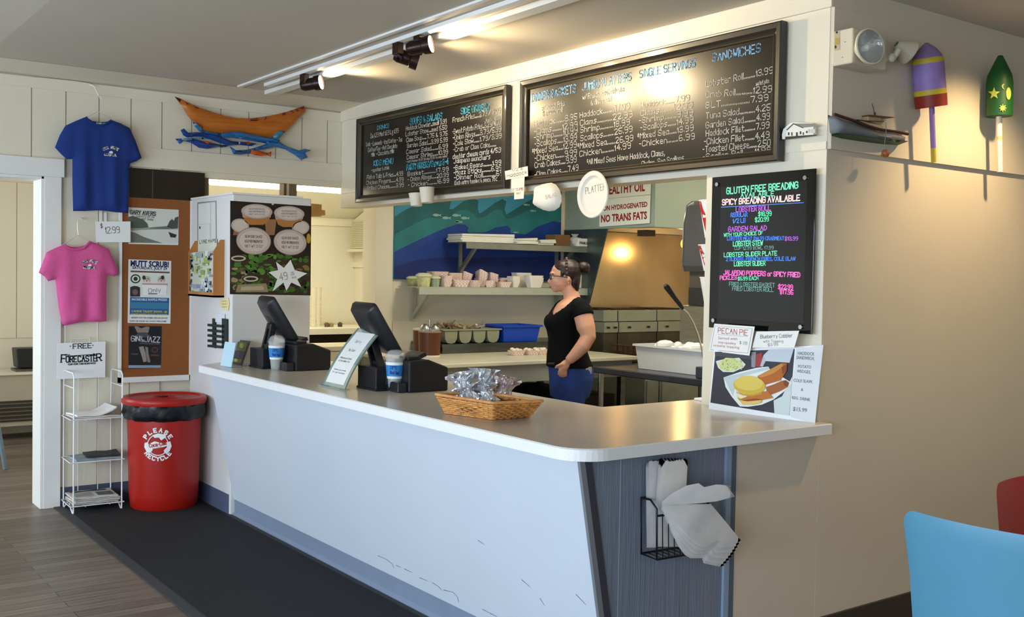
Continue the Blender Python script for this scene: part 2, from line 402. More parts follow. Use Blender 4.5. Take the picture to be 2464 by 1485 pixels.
# =============== serving counter ===============
CX, CY = 2.187, 2.605
PANEL = mat('cfd8e2', .38, var=.02, scale=2)
PANELG = mat('7c8596', .6, var=.08, scale=3, stretch=(14, 14, .5), bump=.35, bscale=9)
ctr = thing('serving_counter', 'long white and grey service counter with a slanted front', 'counter', (2.6, 4.4, 0))
xt, xb = CX+.062, CX+.225
g = MB().use(PANEL)
g.prism([(xt, CY+.065, .885), (xb, CY+.065, .1), (xb+.03, CY+.065, .1), (xt+.03, CY+.065, .885)], (0, 6.14-CY-.065, 0))
g.build('front_panel', None, ctr)
SC = mat('5e6d80', .8)                     # scuffs and hairline marks low on the panel
sh = Sheet((xb, 4, .1), (0, -1, 0), (xt-xb, 0, .785)); g = MB(); random.seed(3)
for pts in ([(910, 1337), (930, 1346), (945, 1358), (948, 1368)], [(953, 1360), (966, 1366)], [(974, 1369), (992, 1378)], [(1010, 1390), (1030, 1398)], [(1040, 1402), (1056, 1412), (1064, 1422)], [(1068, 1420), (1090, 1425), (1102, 1437), (1104, 1450)], [(1160, 1466), (1180, 1476), (1196, 1484)], [(1150, 1300), (1166, 1310)], [(1255, 1395), (1275, 1412)], [(1300, 1440), (1312, 1458)], [(1385, 1430), (1410, 1455)]):
    q = [sh.p(a+random.uniform(-1, 1), b, .001) for a, b in pts]
    for a, b in zip(q, q[1:]):
        k = (b-a).normalized(); n = k.cross(sh.n)*.0016
        g.add([a+n, a-n, b-n*.5, b+n*.5], [(0,1,2,3)])
g.build('scuff_marks', SC, ctr)['kind'] = 'stuff'
g = MB().use(mat('7f8da3', .5, var=.04))
g.box((xb+.006, CY+.09, .012), (xb+.03, 6.14, .105)); g.prism([(xb-.012, CY+.09, .0), (xb+.006, CY+.09, .022), (xb+.03, CY+.09, 0)], (0, 6.14-CY-.09, 0)); g.build('kick_plate', None, ctr)
g = MB().use(PANELG); g.prism([(xt+.02, CY+.068, .885), (xb+.02, CY+.068, .02), (WX0-.055, CY+.068, .02), (WX0-.055, CY+.068, .885)], (0, .03, 0))
g.use(mat('9aa2af', .5))
x = A(1490, 1250, 1, CY+.068)[0]; g.box((x, CY+.0665, .02), (x+.004, CY+.07, .885)); g.build('end_panel', None, ctr)
AL = mat('8d9097', .4, .6, var=.1)
g = MB().use(AL)
for dx, w0, m in ((0, .022, mat('9aa0a8', .4, .5)), (.022, .03, mat('3f4048', .5))):
    g.use(m); g.prism([(xt-.004+dx, CY+.06, .885), (xb-.004+dx, CY+.06, .0), (xb-.004+dx+w0, CY+.06, .0), (xt-.004+dx+w0, CY+.06, .885)], (0, .014, 0))
g.build('corner_trim', None, ctr)
g = MB().use(mat('8fa5bd', .45)); g.box((WX0-.055, CY+.056, 0), (WX0-.028, CY+.085, .885)); g.use(mat('5d6a7d', .5)); g.box((WX0-.028, CY+.058, 0), (WX0, CY+.085, .885)); g.build('edge_trim', None, ctr)
g = MB().use(mat('9a9284', .7)); g.box((2.95, 3.5, 0), (2.99, 6.1, .885)).box((3.0, 3.42, 0), (XM, 3.45, .885)); g.build('back_panel', None, ctr)
# worktop with rounded corner
TOP = mat('d8d0c3', .21, var=.03, scale=140, spec=.5); EDGE = mat('f0f0f0', .35, var=.05, scale=220)
R = .13; outline = [(CX, 6.14)]+[(CX+R-R*math.cos(t), CY+R-R*math.sin(t)) for t in [math.radians(9*k) for k in range(11)]]
outline += [(XM, CY), (XM, 2.66), (XM-.003, 2.66), (XM-.003, 3.32), (3.75, 3.32), (3.75, 3.455), (3.03, 3.455), (3.03, 6.14), (2.386, 6.14), (2.386, 6.27), (2.36, 6.27)]
g = MB().use(EDGE); n = len(outline); lo = [(x, y, ZC-.042) for x, y in outline]; hi = [(x, y, ZC-.004) for x, y in outline]
cx_, cy_ = 2.8, 4
tp = [(x+(.006 if x < 3 else 0), y+(.006 if y < 2.7 else 0), ZC) for x, y in outline]
g.add(lo+hi+tp, [(i, (i+1) % n, n+(i+1) % n, n+i) for i in range(n)]+[(n+i, n+(i+1) % n, 2*n+(i+1) % n, 2*n+i) for i in range(n)]+[list(range(n))[::-1]])
g.use(TOP); g.add(tp, [list(range(n))])
T(g.build('countertop', None), 'L-shaped glossy grey worktop with thick white edge', 'worktop')
# =============== left-hand wall ===============
FR_B = Sheet((0, YB-.016, 0), (1, 0, 0), (0, 0, 1))      # sheet just in front of the boards
def wallsheet(d): return Sheet((0, YB-d, 0), (1, 0, 0), (0, 0, 1))

# --- T-shirts on wire hangers
def tshirt(name, label, px, h, neck, logo_at, d, folds, cat='shirt', tag=False):
    sh = wallsheet(d); poly = [sh.uv(x, y) for x, y in px]; o = sh.w(*[sum(p[i] for p in poly)/len(poly) for i in (0, 1)])
    t = thing(name, label, cat, o, 'T-shirts for sale'); vt = max(p[1] for p in poly)
    def fn(u, v, dd):
        k = min(1, (vt-v)/.45)
        f = sum(a*math.sin((u*fr+(vt-v)*.35*fr*sk)+ph) for a, fr, sk, ph in folds)*k*min(1, dd/.03)
        return .034*math.sqrt(max(0, 1-(1-min(dd/.07, 1))**2))+f
    g = MB(); pillow(g, poly, .014, fn, .55, lambda a, b, c: sh.w(a, b, c)); body = g.build('body', mat(h, .85, var=.05, scale=60, bump=.12, bscale=260), t, smooth=80)
    # neckline rib and the darker inside of the collar
    s2 = wallsheet(d+.028); q = s2.P(neck); g = MB(); g.tube(q, .006, 8); g.build('collar', mat(h, .9, bump=.1, scale=200), t, smooth=60)
    s3 = wallsheet(d+.046); g = MB().use(WHITE); x, y, w = logo_at
    a0 = [(x-w+2*w*k/8, y-w*.42-w*.3*(1-((k-4)/4)**2)) for k in range(9)]
    for k in range(8):
        if k in (3,): continue
        (xa, ya), (xb_, yb_) = a0[k], a0[k+1]; write(g, s3, 'SBRKNRSE'[k], xa, ya+3, xb_-1, yb_+3, 6, wf=.14)
    g.poly(s3.P([(x-.3*w, y-.1*w), (x+.05*w, y-.22*w), (x+.3*w, y-.08*w), (x+.2*w, y+.2*w), (x-.15*w, y+.22*w)], LAY))
    g.build('chest_emblem', None, body); g = MB().use(WHITE); write(g, s3, 'MARKET GRILL', x-w*.92, y+w*.42, x+w*.75, y+w*.55, 5, wf=.17)
    if tag: write(g, wallsheet(d+.02), 'FRUIT OF', neck[3][0]-10, neck[3][1]+0-3, neck[3][0]+10, neck[3][1]+1-3, 3.5, wf=.15)
    g.build('chest_lettering', None, body)
    return t
tshirt('blue_tshirt', 'royal blue T-shirt with white chest print hanging high on the wall',
    [(207,281),(222,291),(240,294),(256,293),(268,289),(290,297),(312,308),(326,338),(341,380),(328,388),(314,393),(312,399),(311,440),(308,513),(280,511),(240,506),(205,508),(176,508),(174,440),(174,383),(160,383),(146,370),(132,355),(144,325),(157,303),(180,292)],
    '16357f', [(207,281),(216,294),(232,301),(242,302),(254,299),(268,289)], (267, 367, 17), .065, [(.011, 34, .2, 0), (.006, 71, -.1, 1.2)], tag=True)
tshirt('pink_tshirt', 'bubblegum pink T-shirt hanging on a wire hanger beside the door casing',
    [(155,588),(170,594),(188,594),(205,590),(217,580),(240,589),(262,600),(276,630),(285,655),(277,665),(257,662),(256,700),(256,773),(240,775),(205,774),(190,776),(150,785),(141,740),(133,672),(116,677),(108,666),(93,656),(104,628),(112,607),(135,596)],
    'dd5c98', [(155,588),(164,597),(178,601),(188,601),(202,597),(217,580)], (216, 639, 16), .065, [(.012, 36, -.25, .6), (.006, 66, .2, 2)])
HW = mat('e8e6df', .35, .3)
def hanger(label, pts, hook, d):
    sh = wallsheet(d); g = MB(); g.tube(sh.P(pts), .0022, 6, True); g.tube(sh.P(hook), .0022, 6)
    T(g.build('wire_hanger', HW, None, smooth=60), label, 'hanger', 'wire hangers')
hanger('white wire hanger inside the blue T-shirt', [(236,268),(262,284),(304,306),(236,312),(165,306),(210,281)], [(236,268),(235,252),(236,232),(241,228),(244,236)], .062)
hanger('white wire hanger inside the pink T-shirt', [(188,566),(214,580),(255,600),(188,606),(120,606),(160,584)], [(188,566),(186,545),(187,530),(195,524),(203,530),(204,534)], .062)
sh = wallsheet(.03); g = MB(); g.tube([sh.p(218,202,-.03)]+sh.P([(224,208),(229,218),(234,228),(238,236),(243,240)], .02), .004, 8)
T(g.build('wall_hook', PAINT_W, None, smooth=60), 'white wire hook holding the blue T-shirt hanger', 'hook')
sh = wallsheet(.04); g = MB(); g.tube([sh.p(190,524,-.03), sh.p(193,526,.03), sh.p(195,532,.03)], .003, 6)
T(g.build('wall_hook', PAINT_W, None, smooth=60), 'small white wall hook holding the pink T-shirt hanger', 'hook')
g = MB(); s0 = wallsheet(.006); g.tube(s0.P([(0,178),(40,183),(110,189),(180,196),(218,202)]), .004, 6)
T(g.build('painted_cord', PAINT, None, smooth=60), 'white painted cord running along the top of the boards', 'cord')
g = MB(); s0 = wallsheet(.012)
g.prism(s0.P(rect(239, 508, 246, 533)), (0, .008, 0)); g.prism(s0.P(rect(251, 511, 257, 536)), (0, .008, 0))
T(g.build('hanging_strap', WHITE), 'pair of narrow white strips hanging below the blue T-shirt', 'strap')
# price card
sh = wallsheet(.07); t = thing('price_card', 'white price card reading $12.99 hung between the two T-shirts', 'card', sh.p(272, 558))
g = MB(); g.prism(sh.P([(229,533),(314,533),(314,583),(231,583)]), sh.n*-.0015); g.build('card', PAPER, t)
g = MB(); write(g, sh, '$', 242, 548, 247, 548, 9, wf=.06); write(g, sh, '12.99', 254, 562, 288, 560, 15, wf=.04); g.build('lettering', mat('4a4a4c', .8), t)

# --- wooden boat wall art with fish
sh = wallsheet(.045)
boat = thing('boat_wall_art', 'carved orange wooden boat wall art riding on blue fish', 'wall art', sh.p(580, 320))
X = lambda pts: [(400+x/4.928, 200+y/4.928) for x, y in pts]
hull = X([(97,157),(180,190),(270,235),(390,290),(520,340),(680,385),(840,415),(1000,418),(1150,400),(1300,372),(1450,335),(1560,295),(1630,272),(1652,300),(1650,340),(1560,430),(1450,545),(1330,655),(1280,640),(1160,635),(1060,610),(950,590),(820,580),(700,590),(560,590),(430,575),(410,520),(310,450),(240,370),(190,280),(130,200)])
def wood_art(h, dark): 
    return mat(h, .38, var=.22, scale=3, stretch=(1.2, 1, 16), bump=.1, coat=.2)
g = MB(); poly = [sh.uv(*p) for p in hull]; pillow(g, poly, .022, lambda u, v, d: .02*min(1, d/.03)**.5, .4, lambda a, b, c: sh.w(a, b, c)); g.build('hull', wood_art('c06a1e', 0), boat, smooth=60)
g = MB(); rail = X([(97,157),(180,190),(270,235),(390,290),(560,350),(700,390),(840,415),(1000,418),(1150,400),(1300,372),(1450,335),(1560,295),(1630,272),(1652,300),(1652,330),(1560,345),(1420,385),(1260,410),(1130,455),(1000,470),(880,455),(760,430),(600,385),(450,345),(330,305),(220,260),(120,185)])
pillow(g, [sh.uv(*p) for p in rail], .02, lambda u, v, d: .03*min(1, d/.012)**.5, .3, lambda a, b, c: sh.w(a, b, c)); g.build('gunwale', wood_art('7a1f0f', 0), boat, smooth=60)
def fish(pts, h, nm='fish', th=.026):
    g = MB(); pillow(g, [sh.uv(*p) for p in X(pts)], .014, lambda u, v, d: th*min(1, d/.014)**.5+.012, 0, lambda a, b, c: sh.w(a, b, c+.004)); g.build(nm, h if not isinstance(h, str) else mat(h, .35, var=.25, scale=5, stretch=(3, 1, 20), coat=.2), boat, smooth=60)
BL1, BL2, BL3 = '16408a', '2f6fa8', '86a9bd'
fish([(160,560),(200,540),(250,590),(330,585),(500,590),(640,640),(760,690),(900,700),(1060,720),(1000,750),(850,735),(720,745),(560,690),(420,640),(320,640),(240,650),(190,620)], BL1)
fish([(300,460),(380,490),(410,560),(520,580),(640,600),(760,575),(860,575),(960,600),(1080,625),(1240,650),(1340,680),(1300,720),(1160,700),(1000,680),(860,655),(700,650),(520,620),(380,575),(330,520)], BL2)
fish([(1240,650),(1300,575),(1340,560),(1400,575),(1360,620),(1310,680)], '3b8098', 'tail_fin')
fish([(640,620),(800,615),(1000,650),(1200,690),(1320,690),(1420,750),(1560,800),(1640,780),(1700,800),(1640,830),(1670,885),(1590,915),(1520,860),(1400,790),(1280,760),(1150,790),(1050,800),(960,830),(860,840),(780,835),(740,750),(820,800),(960,790),(1080,755),(1180,720),(1000,690),(820,660)], BL2)
fish([(100,665),(180,670),(300,660),(380,680),(480,705),(640,735),(740,735),(700,760),(600,760),(480,785),(380,770),(280,710),(200,690),(150,728)], BL1)
fish([(95,660),(200,655),(300,650),(420,640),(560,650),(500,668),(380,665),(280,690),(170,690)], BL3)
fish([(740,750),(800,800),(980,795),(990,835),(880,852),(790,845)], BL1)
for pts in ([(400,690),(480,690),(580,730),(640,735),(665,745),(655,770),(620,755),(540,755),(460,740)], [(800,700),(880,697),(960,700),(995,715),(960,735),(880,735),(820,725)], [(985,795),(1060,795),(1150,820),(1200,830),(1235,810),(1230,880),(1195,860),(1120,868),(1040,860),(990,840)]):
    fish(pts, 'cf5a1c', 'small_fish', .02)

# --- dark cupboard front over the corkboard
sh = wallsheet(.002); g = MB().use(mat('231a14', .3, var=.15, scale=4, stretch=(8, 1, .6)))
g.box((2.0, YB-.012, 1.955), (OPX0, YB+.02, 2.148)); g.use(mat('4a4038', .5)); x = A(367, 440, 1, YB-.012)[0]; g.box((x-.004, YB-.014, 1.955), (x+.004, YB-.011, 2.14))
T(g.build('cupboard_panel', None), 'dark brown cupboard panel above the brown notice board', 'panel')

# --- notice board and its posters
cb = thing('notice_board', 'tall brown notice board in a white frame beside the red bin', 'notice board', (2.17, YB-.03, 1.37))
y0 = YB-.035; g = MB(); g.box((1.945, y0, .80), (2.385, YB-.012, 1.957)); g.build('board', mat('8e5426', .8, var=.05, scale=30, bump=.1, bscale=300), cb)
g = MB(); g.box((2.385, y0-.01, .765), (2.398, YB-.012, 1.957)).box((1.93, y0-.01, .765), (2.398, YB-.012, .80)).box((1.93, y0-.01, .765), (1.945, YB-.012, 1.957)); g.build('frame', PAINT_W, cb)
CB = Sheet((0, y0-.001, 0), (1, 0, 0), (0, 0, 1))
def poster(name, label, corners, base, draw, cat='poster', sh=CB, th=.0008):
    cx, cy = sum(p[0] for p in corners)/4, sum(p[1] for p in corners)/4
    t = thing(name, label, cat, sh.p(cx, cy)); g = MB(); g.prism(sh.P(corners), sh.n*th); page = g.build('sheet', base, t)
    s2 = Sheet(sh.o+sh.n*th, sh.x, sh.y); g = MB(); draw(g, s2); g.build('print', None, page); return t
def pp(g, sh, h, pts, lay=1, rough=.6): g.use(mat(h, rough) if isinstance(h, str) else h); g.poly(sh.P(pts, LAY*lay))
def draw_landscape(g, s):
    pp(g, s, 'd9d8cd', [(309,501),(429,506),(427,585),(309,584)])
    pp(g, s, '9aa093', [(309,546),(345,548),(395,545),(428,540),(428,552),(390,552),(345,553),(309,556)], 2)
    pp(g, s, '565d52', [(309,522),(318,520),(330,523),(345,529),(354,538),(357,547),(340,549),(309,549)], 3)
    pp(g, s, '4c5049', [(402,545),(408,532),(414,527),(418,532),(421,524),(429,521),(428,549),(412,551)], 3)
    pp(g, s, '70756a', [(357,549),(380,546),(405,544),(408,552),(380,551)], 3)
    pp(g, s, '767a70', [(309,556),(325,560),(345,570),(375,580),(392,585),(309,584)], 2)
    pp(g, s, '2b2d2b', [(405,558),(415,562),(425,565),(422,572),(410,571)], 3)
    g.use(mat('45443c', .7)); write(g, s, 'GARY AVERS', 313, 515, 374, 519, 9, wf=.09, lay=4, serif=True); write(g, s, 'ELEMENTS OF ME', 318, 522, 372, 525, 4, wf=.07, lay=4); write(g, s, 'ART SHOW', 340, 529, 368, 531, 4, wf=.07, lay=4)
poster('landscape_poster', 'pale landscape photo poster at the top of the notice board', [(309,499),(430,505),(429,590),(309,587)], mat('e3e2d8', .6), draw_landscape)
def draw_mutt(g, s):
    g.use(mat('16245a', .6)); write(g, s, 'MUTT SCRUB!', 314, 640, 406, 643, 13, print_=True, bold=.045); write(g, s, 'SATURDAY, JULY 29', 318, 647, 402, 650, 6, print_=True, bold=.03)
    pp(g, s, '6b5640', [(314,651),(408,654),(408,658),(314,655)]); pp(g, s, 'e3e6d9', [(313,660),(409,662),(408,712),(313,710)])
    for cx, cy in ((326, 671),): pp(g, s, '2c332c', ellipse(cx, cy, 12, 11), 2); pp(g, s, 'dfe6dc', ellipse(cx, cy, 9, 8), 3); pp(g, s, '2c332c', ellipse(cx, cy, 5, 5), 4)
    pp(g, s, '2b2b33', [(313,691),(322,688),(331,689),(337,692),(337,714),(313,714)], 2); pp(g, s, '7c5b52', ellipse(325, 703, 7, 7), 3)
    for cx, k in ((353, 0), (388, 1)):        # two dogs peeping over a tub
        pp(g, s, 'cbb9a4', ellipse(cx, 673, 9, 9), 3); pp(g, s, '3b322c', ellipse(cx-7+k*10, 668, 4, 5), 4); pp(g, s, 'e8ddd2', ellipse(cx, 678, 6, 4), 4); pp(g, s, '2a2220', ellipse(cx-3, 671, 1.3, 1.3), 5); pp(g, s, '2a2220', ellipse(cx+3, 671, 1.3, 1.3), 5); pp(g, s, '2a2220', ellipse(cx, 676, 1.7, 1.2), 5)
    pp(g, s, 'f4f2ef', [(342,684),(402,685),(400,711),(344,710)], 4); pp(g, s, 'd48aa0', [(342,682),(403,683),(403,686),(342,685)], 5)
    g.use(mat('55597a', .6)); write(g, s, 'Only', 357, 704, 386, 702, 9, wf=.05, lay=6); pp(g, s, '333333', [(356,706),(378,706),(378,708),(356,708)], 6)
    pp(g, s, '2f5f94', [(313,715),(407,717),(406,758),(312,757)]); g.use(mat('dce8f0', .6)); write(g, s, 'INCREDIBLE RAFFLE PRIZES!', 317, 723, 402, 724, 5, print_=True, lay=2)
    pp(g, s, '3f7fa5', [(314,727),(405,729),(404,744),(314,742)], 2)
    g.use(mat('d8d23a', .6)); write(g, s, 'CANINE TALENT SHOW - $5', 316, 751, 402, 753, 5, print_=True, lay=2); write(g, s, 'CAKES BAKED GOODS GOODIES', 315, 757, 402, 759, 3, print_=True, lay=2)
    g.use(mat('4c4f6b', .6)); write(g, s, 'BENEFIT FOR THE ANIMAL REFUGE LEAGUE', 316, 766, 403, 767, 3, print_=True, lay=2); write(g, s, 'RAIN OR SHINE ALL DOGS WELCOME', 312, 774, 400, 775, 3, print_=True, lay=2)
poster('mutt_scrub_poster', 'white and blue dog-wash poster in the middle of the notice board', [(309,624),(412,628),(410,779),(307,777)], mat('eceae2', .6), draw_mutt)
def draw_jazz(g, s):
    g.use(mat('d9d9dc', .6)); write(g, s, 'GIN&JAZZ', 315, 821, 384, 824, 13, wf=.07, lay=4, serif=True)
    pp(g, s, '8d7f74', [(323,786),(330,785),(340,790),(352,786),(360,787),(357,800),(344,806),(330,800)], 2); pp(g, s, '4f4a4e', [(333,800),(352,800),(366,812),(322,812)], 3)
    pp(g, s, '9a8d83', [(334,835),(345,833),(350,850),(353,870),(345,872),(340,855)], 2); pp(g, s, '8a7d74', [(349,834),(356,836),(357,850),(362,872),(355,872),(351,853)], 2)
    pp(g, s, '6b3a2c', ellipse(372, 842, 8, 7), 2); pp(g, s, '25201f', ellipse(372, 842, 5.5, 4.5), 3); pp(g, s, '6b3a2c', [(362,853),(382,854),(382,857),(362,856)], 2)
    g.use(mat('777780', .6)); write(g, s, 'COCKTAILS MUSIC DINNER', 336, 828, 384, 829, 3, print_=True, lay=3); write(g, s, 'AUGUST', 315, 853, 332, 854, 3, print_=True, lay=3)
    pp(g, s, '8fa3b8', [(309,879),(387,879),(387,885),(309,886)], 2)
poster('jazz_poster', 'small black jazz-night poster at the foot of the notice board', [(310,785),(389,785),(387,885),(309,888)], mat('1b1a1d', .35), draw_jazz)

# =============== newspaper rack ===============
RX0, RX1, RY0, RY1 = 1.60, 1.885, 6.64, 6.885
rz = lambda y, x=178: A(x, y, 1, RY0)[2]
rack = thing('newspaper_rack', 'white wire newspaper rack with three shelves and a FREE sign', 'rack', (1.755, 6.76, 0))
RW = mat('f1f1f0', .35); ztop = rz(899); z1, z2, z3 = rz(1007, 240), rz(1109, 240), rz(1213, 240)
for xx, nm in ((RX0, 'side_frame'), (RX1, 'side_frame')):
    g = MB(); g.tube([(xx, RY0, .012), (xx, RY0, ztop-.02), (xx, RY0+.02, ztop), (xx, RY1-.02, ztop), (xx, RY1, ztop-.02), (xx, RY1, .012)], .0045, 8)
    g.tube([(xx, RY0, ztop-.09), (xx, RY1, ztop-.09)], .003, 6); g.tube([(xx, (RY0+RY1)/2, z3), (xx, (RY0+RY1)/2, ztop-.09)], .0025, 6) if False else None
    g.build(nm, RW, rack, smooth=60)
    for yy in (RY0, RY1):
        s = 1 if yy == RY0 else -1
        g = MB(); g.tube([(xx, yy, z3), (xx, yy+s*.004, .006), (xx, yy+s*.02, .006), (xx, yy+s*.10, z3)], .0045, 8); g.build('foot', RW, rack, smooth=60)
for z in (z1, z2, z3):
    g = MB(); g.tube([(RX0-.02, RY0-.004, z), (RX1+.012, RY0-.004, z), (RX1+.012, RY1, z), (RX0-.012, RY1, z)], .0035, 6, True)
    for k in range(1, 9): yy = RY0+(RY1-RY0)*k/9; g.tube([(RX0-.012, yy, z-.004), (RX1+.012, yy, z-.004)], .0018, 5)
    for k in (.25, .75): g.tube([(RX0+(RX1-RX0)*k, RY0, z-.007), (RX0+(RX1-RX0)*k, RY1, z-.007)], .0025, 5)
    g.build('shelf', RW, rack, smooth=60)
g = MB()
for k in (.3, .72): xx = RX0+(RX1-RX0)*k; g.tube([(xx, RY1, z3), (xx, RY1, z1+.4)], .003, 6)
g.build('back_wires', RW, rack, smooth=60)
sh = Sheet((0, RY1-.012, 0), (1, 0, 0), (0, 0, 1)); g = MB(); g.prism(sh.P([(138,826),(254,822),(253,908),(137,913)]), (0, .006, 0)); rsign = g.build('sign', PAPER, rack)
g = MB(); g.tube(sh.P([(158,913),(158,784),(236,770),(236,905)], -.012), .0035, 6); g.tube(sh.P([(172,829),(172,816),(216,813),(216,828)], -.012), .003, 6); g.build('sign_holder', RW, rack, smooth=60)
s2 = Sheet(sh.o+sh.n*.001, sh.x, sh.y); g = MB().use(mat('3f4043', .7))
write(g, s2, 'FREE', 176, 839, 220, 837, 11, wf=.09, serif=True); write(g, s2, '*', 167, 836, 170, 836, 4, wf=.1); write(g, s2, '*', 222, 834, 225, 833, 4, wf=.1)
g.use(mat('202227', .7)); write(g, s2, 'F', 147, 872, 158, 872, 18, wf=.08, serif=True); write(g, s2, 'ORECASTE', 159, 872, 232, 869, 14, wf=.085, serif=True); write(g, s2, 'R', 233, 869, 244, 868, 17, wf=.08, serif=True)
write(g, s2, 'the', 157, 858, 168, 857, 6, wf=.08); g.poly(s2.P([(168,856),(228,852),(228,854),(168,857.5)], LAY)); g.poly(s2.P([(224,850),(231,852),(225,856)], LAY))
write(g, s2, 'YOUR HOMETOWN NEWSPAPER', 163, 879, 230, 876, 4, wf=.1); g.build('sign_lettering', None, rsign)
# newspapers, one by one
NEWS = mat('b9b4aa', .85, var=.12, scale=9); NEWS2 = mat('cfcac0', .85, var=.15, scale=14); PIC = mat('4a5a50', .7, var=.4, scale=20); INK = mat('34353a', .8)
def newspaper(z, dx, dy, rot, w, d, m, label, extra=None, curl=.0, grp='newspapers on the wire rack'):
    c = V(((RX0+RX1)/2+dx, (RY0+RY1)/2+dy, z)); t = thing('newspaper', label, 'newspaper', c, grp); t.rotation_euler = (0, 0, rot)
    g = MB().use(m); N = 8; th = .009
    up = [[(c.x-w/2+w*i/N, c.y-d/2+d*j/4, c.z+th+curl*max(0, i/N-.55)**2*4+.002*math.sin(i*1.3+j)) for i in range(N+1)] for j in range(5)]
    lo_ = [[(p[0], p[1], p[2]-th) for p in r] for r in up]; vs = [p for r in lo_+up for p in r]; k = (N+1)*5; fs = []
    for j in range(4):
        for i in range(N): a = j*(N+1)+i; fs += [(a, a+N+1, a+N+2, a+1), (k+a, k+a+1, k+a+N+2, k+a+N+1)]
    for i in range(N): fs += [(i, i+1, k+i+1, k+i), (4*(N+1)+i+1, 4*(N+1)+i, k+4*(N+1)+i, k+4*(N+1)+i+1)]
    for j in range(4): a = j*(N+1); fs += [(a+N+1, a, k+a, k+a+N+1), (a+N, a+2*N+1, k+a+2*N+1, k+a+N)]
    g.add(vs, fs); g.build('pages', None, t, smooth=50)
    if extra:
        g = MB(); s = Sheet((c.x-w/2, c.y-d/2, c.z+th+.004), (1, 0, 0), (0, 1, 0)); extra(g, s, w, d); g.build('front_page', None, t)
    return t
def page_text(g, s, w, d):
    g.use(INK); g.add([s.w(.02, d-.05), s.w(w-.03, d-.05), s.w(w-.03, d-.028), s.w(.02, d-.028)], [(0,1,2,3)])
    for k in range(6): g.add([s.w(.02, .03+k*.02), s.w(w*.5, .03+k*.02), s.w(w*.5, .036+k*.02), s.w(.02, .036+k*.02)], [(0,1,2,3)])
    g.use(PIC); g.add([s.w(w*.58, .03), s.w(w-.02, .03), s.w(w-.02, d*.55), s.w(w*.58, d*.55)], [(0,1,2,3)])
for k in range(4): newspaper(z3+.004+k*.011, .0+.006*((k*7) % 3-1), .0, .03*((k*5) % 3-1), .265, .225, [NEWS, NEWS2][k % 2], ['lowest newspaper of the stack on the bottom shelf', 'second newspaper up in the bottom shelf stack', 'third newspaper up in the bottom shelf stack', 'top newspaper of the bottom shelf stack, printed page up'][k], page_text if k == 3 else None)
newspaper(z2+.004, .01, -.005, .02, .27, .21, mat('8fa2a8', .7, var=.3, scale=14), 'pale blue-green newspaper lying flat on the middle shelf')
newspaper(z2+.016, .055, .01, -.12, .20, .18, mat('2d3330', .6, var=.4, scale=16), 'dark magazine on top of the newspaper on the middle shelf', None, .004)
newspaper(z1+.004, .0, -.01, .0, .28, .21, NEWS2, 'lower newspaper on the top shelf of the rack')
newspaper(z1+.015, -.01, .0, .10, .24, .20, PAPER, 'loose white newspaper sheet lifting at its edge on the top shelf', None, .05)

# =============== red recycling bin ===============
BC = V((2.133, 6.60, 0))
bin_ = thing('recycling_bin', 'red plastic recycling bin with black liner and lid', 'bin', BC)
RED = mat('ac190d', .38, var=.03, scale=3); LINER = mat('131318', .35, bump=.25, scale=30)
zb = lambda y: A(396, y, 1, BC.y-.22)[2]
g = MB(); g.lathe(BC, [(.18, 0), (.192, .004), (.202, .02), (.210, .10), (.219, .45), (.224, .58), (.222, .60), (.21, .60)], 48); bbody = g.build('body', RED, bin_, smooth=50)
g = MB(); rnd = [random.uniform(-1, 1) for _ in range(60)]
wob = lambda q, z: .03*math.sin(q*9+z*22)*(1 if z < .64 else .5)+.018*math.sin(q*17-z*40+1)
g.lathe(BC, [(.226, .565), (.240, .575), (.248, .60), (.250, .64), (.246, .668), (.20, .672)], 72, wob=wob); g.build('liner', LINER, bin_, smooth=70)
g = MB(); g.lathe(BC, [(.242, .658), (.253, .662), (.257, .675), (.256, .694), (.249, .702), (.222, .704), (.214, .694), (.13, .692), (.075, .696), (.07, .70), (.062, .696), (.058, .685), (.0, .684)], 56); blid = g.build('lid', RED, bin_, smooth=40)
g = MB(); g.obox(BC+V((-.01, -.0, .697)), (.028, 0, 0), (0, .016, 0), (0, 0, .004)); g.build('lid_slot', mat('30100d', .6), blid)
class Cyl:                                    # sheet wrapped on a cone about a vertical axis
    def __init__(s, c, r0, r1, z0, z1): s.c, s.r0, s.r1, s.z0, s.z1 = V(c), r0, r1, z0, z1
    def hit(s, x, y, h=0):
        d = ray(x, y); r = s.r0
        for _ in range(4):
            a = d.x*d.x+d.y*d.y; b = 2*(d.x*(EYE.x-s.c.x)+d.y*(EYE.y-s.c.y)); k = (EYE.x-s.c.x)**2+(EYE.y-s.c.y)**2-(r+h)**2
            dc = max(b*b-4*a*k, 0); t = (-b-math.sqrt(dc))/(2*a); p = EYE+d*t
            r = s.r0+(s.r1-s.r0)*(p.z-s.z0)/(s.z1-s.z0)
        return p
    def uv(s, x, y): return (x, y)
    def P(s, pts, h=0): return [s.hit(x, y, h) for x, y in pts]
class CylPx(Cyl):                             # for write(): plain pixel coordinates, y upward
    def uv(s, x, y): return (x, -y)
    def w(s, u, v, h=0): return s.hit(u, -v, h)
can = CylPx(BC, .2105, .2245, .1, .58)
g = MB().use(WHITE)
def arc_text(txt, cx, cy, r, a0, a1, hp, flip=False):
    n = len(txt)
    for i, ch in enumerate(txt):
        a = math.radians(a0+(a1-a0)*i/(n-1)); x, y = cx+r*math.cos(a), cy-r*math.sin(a); t = V((math.sin(a), math.cos(a))) if not flip else V((-math.sin(a), -math.cos(a)))
        wd = hp*.36; write(g, can, ch, x-t.x*wd, y-t.y*wd, x+t.x*wd, y+t.y*wd, hp, wf=.16, lay=3)
ex, ey = 380, 1071
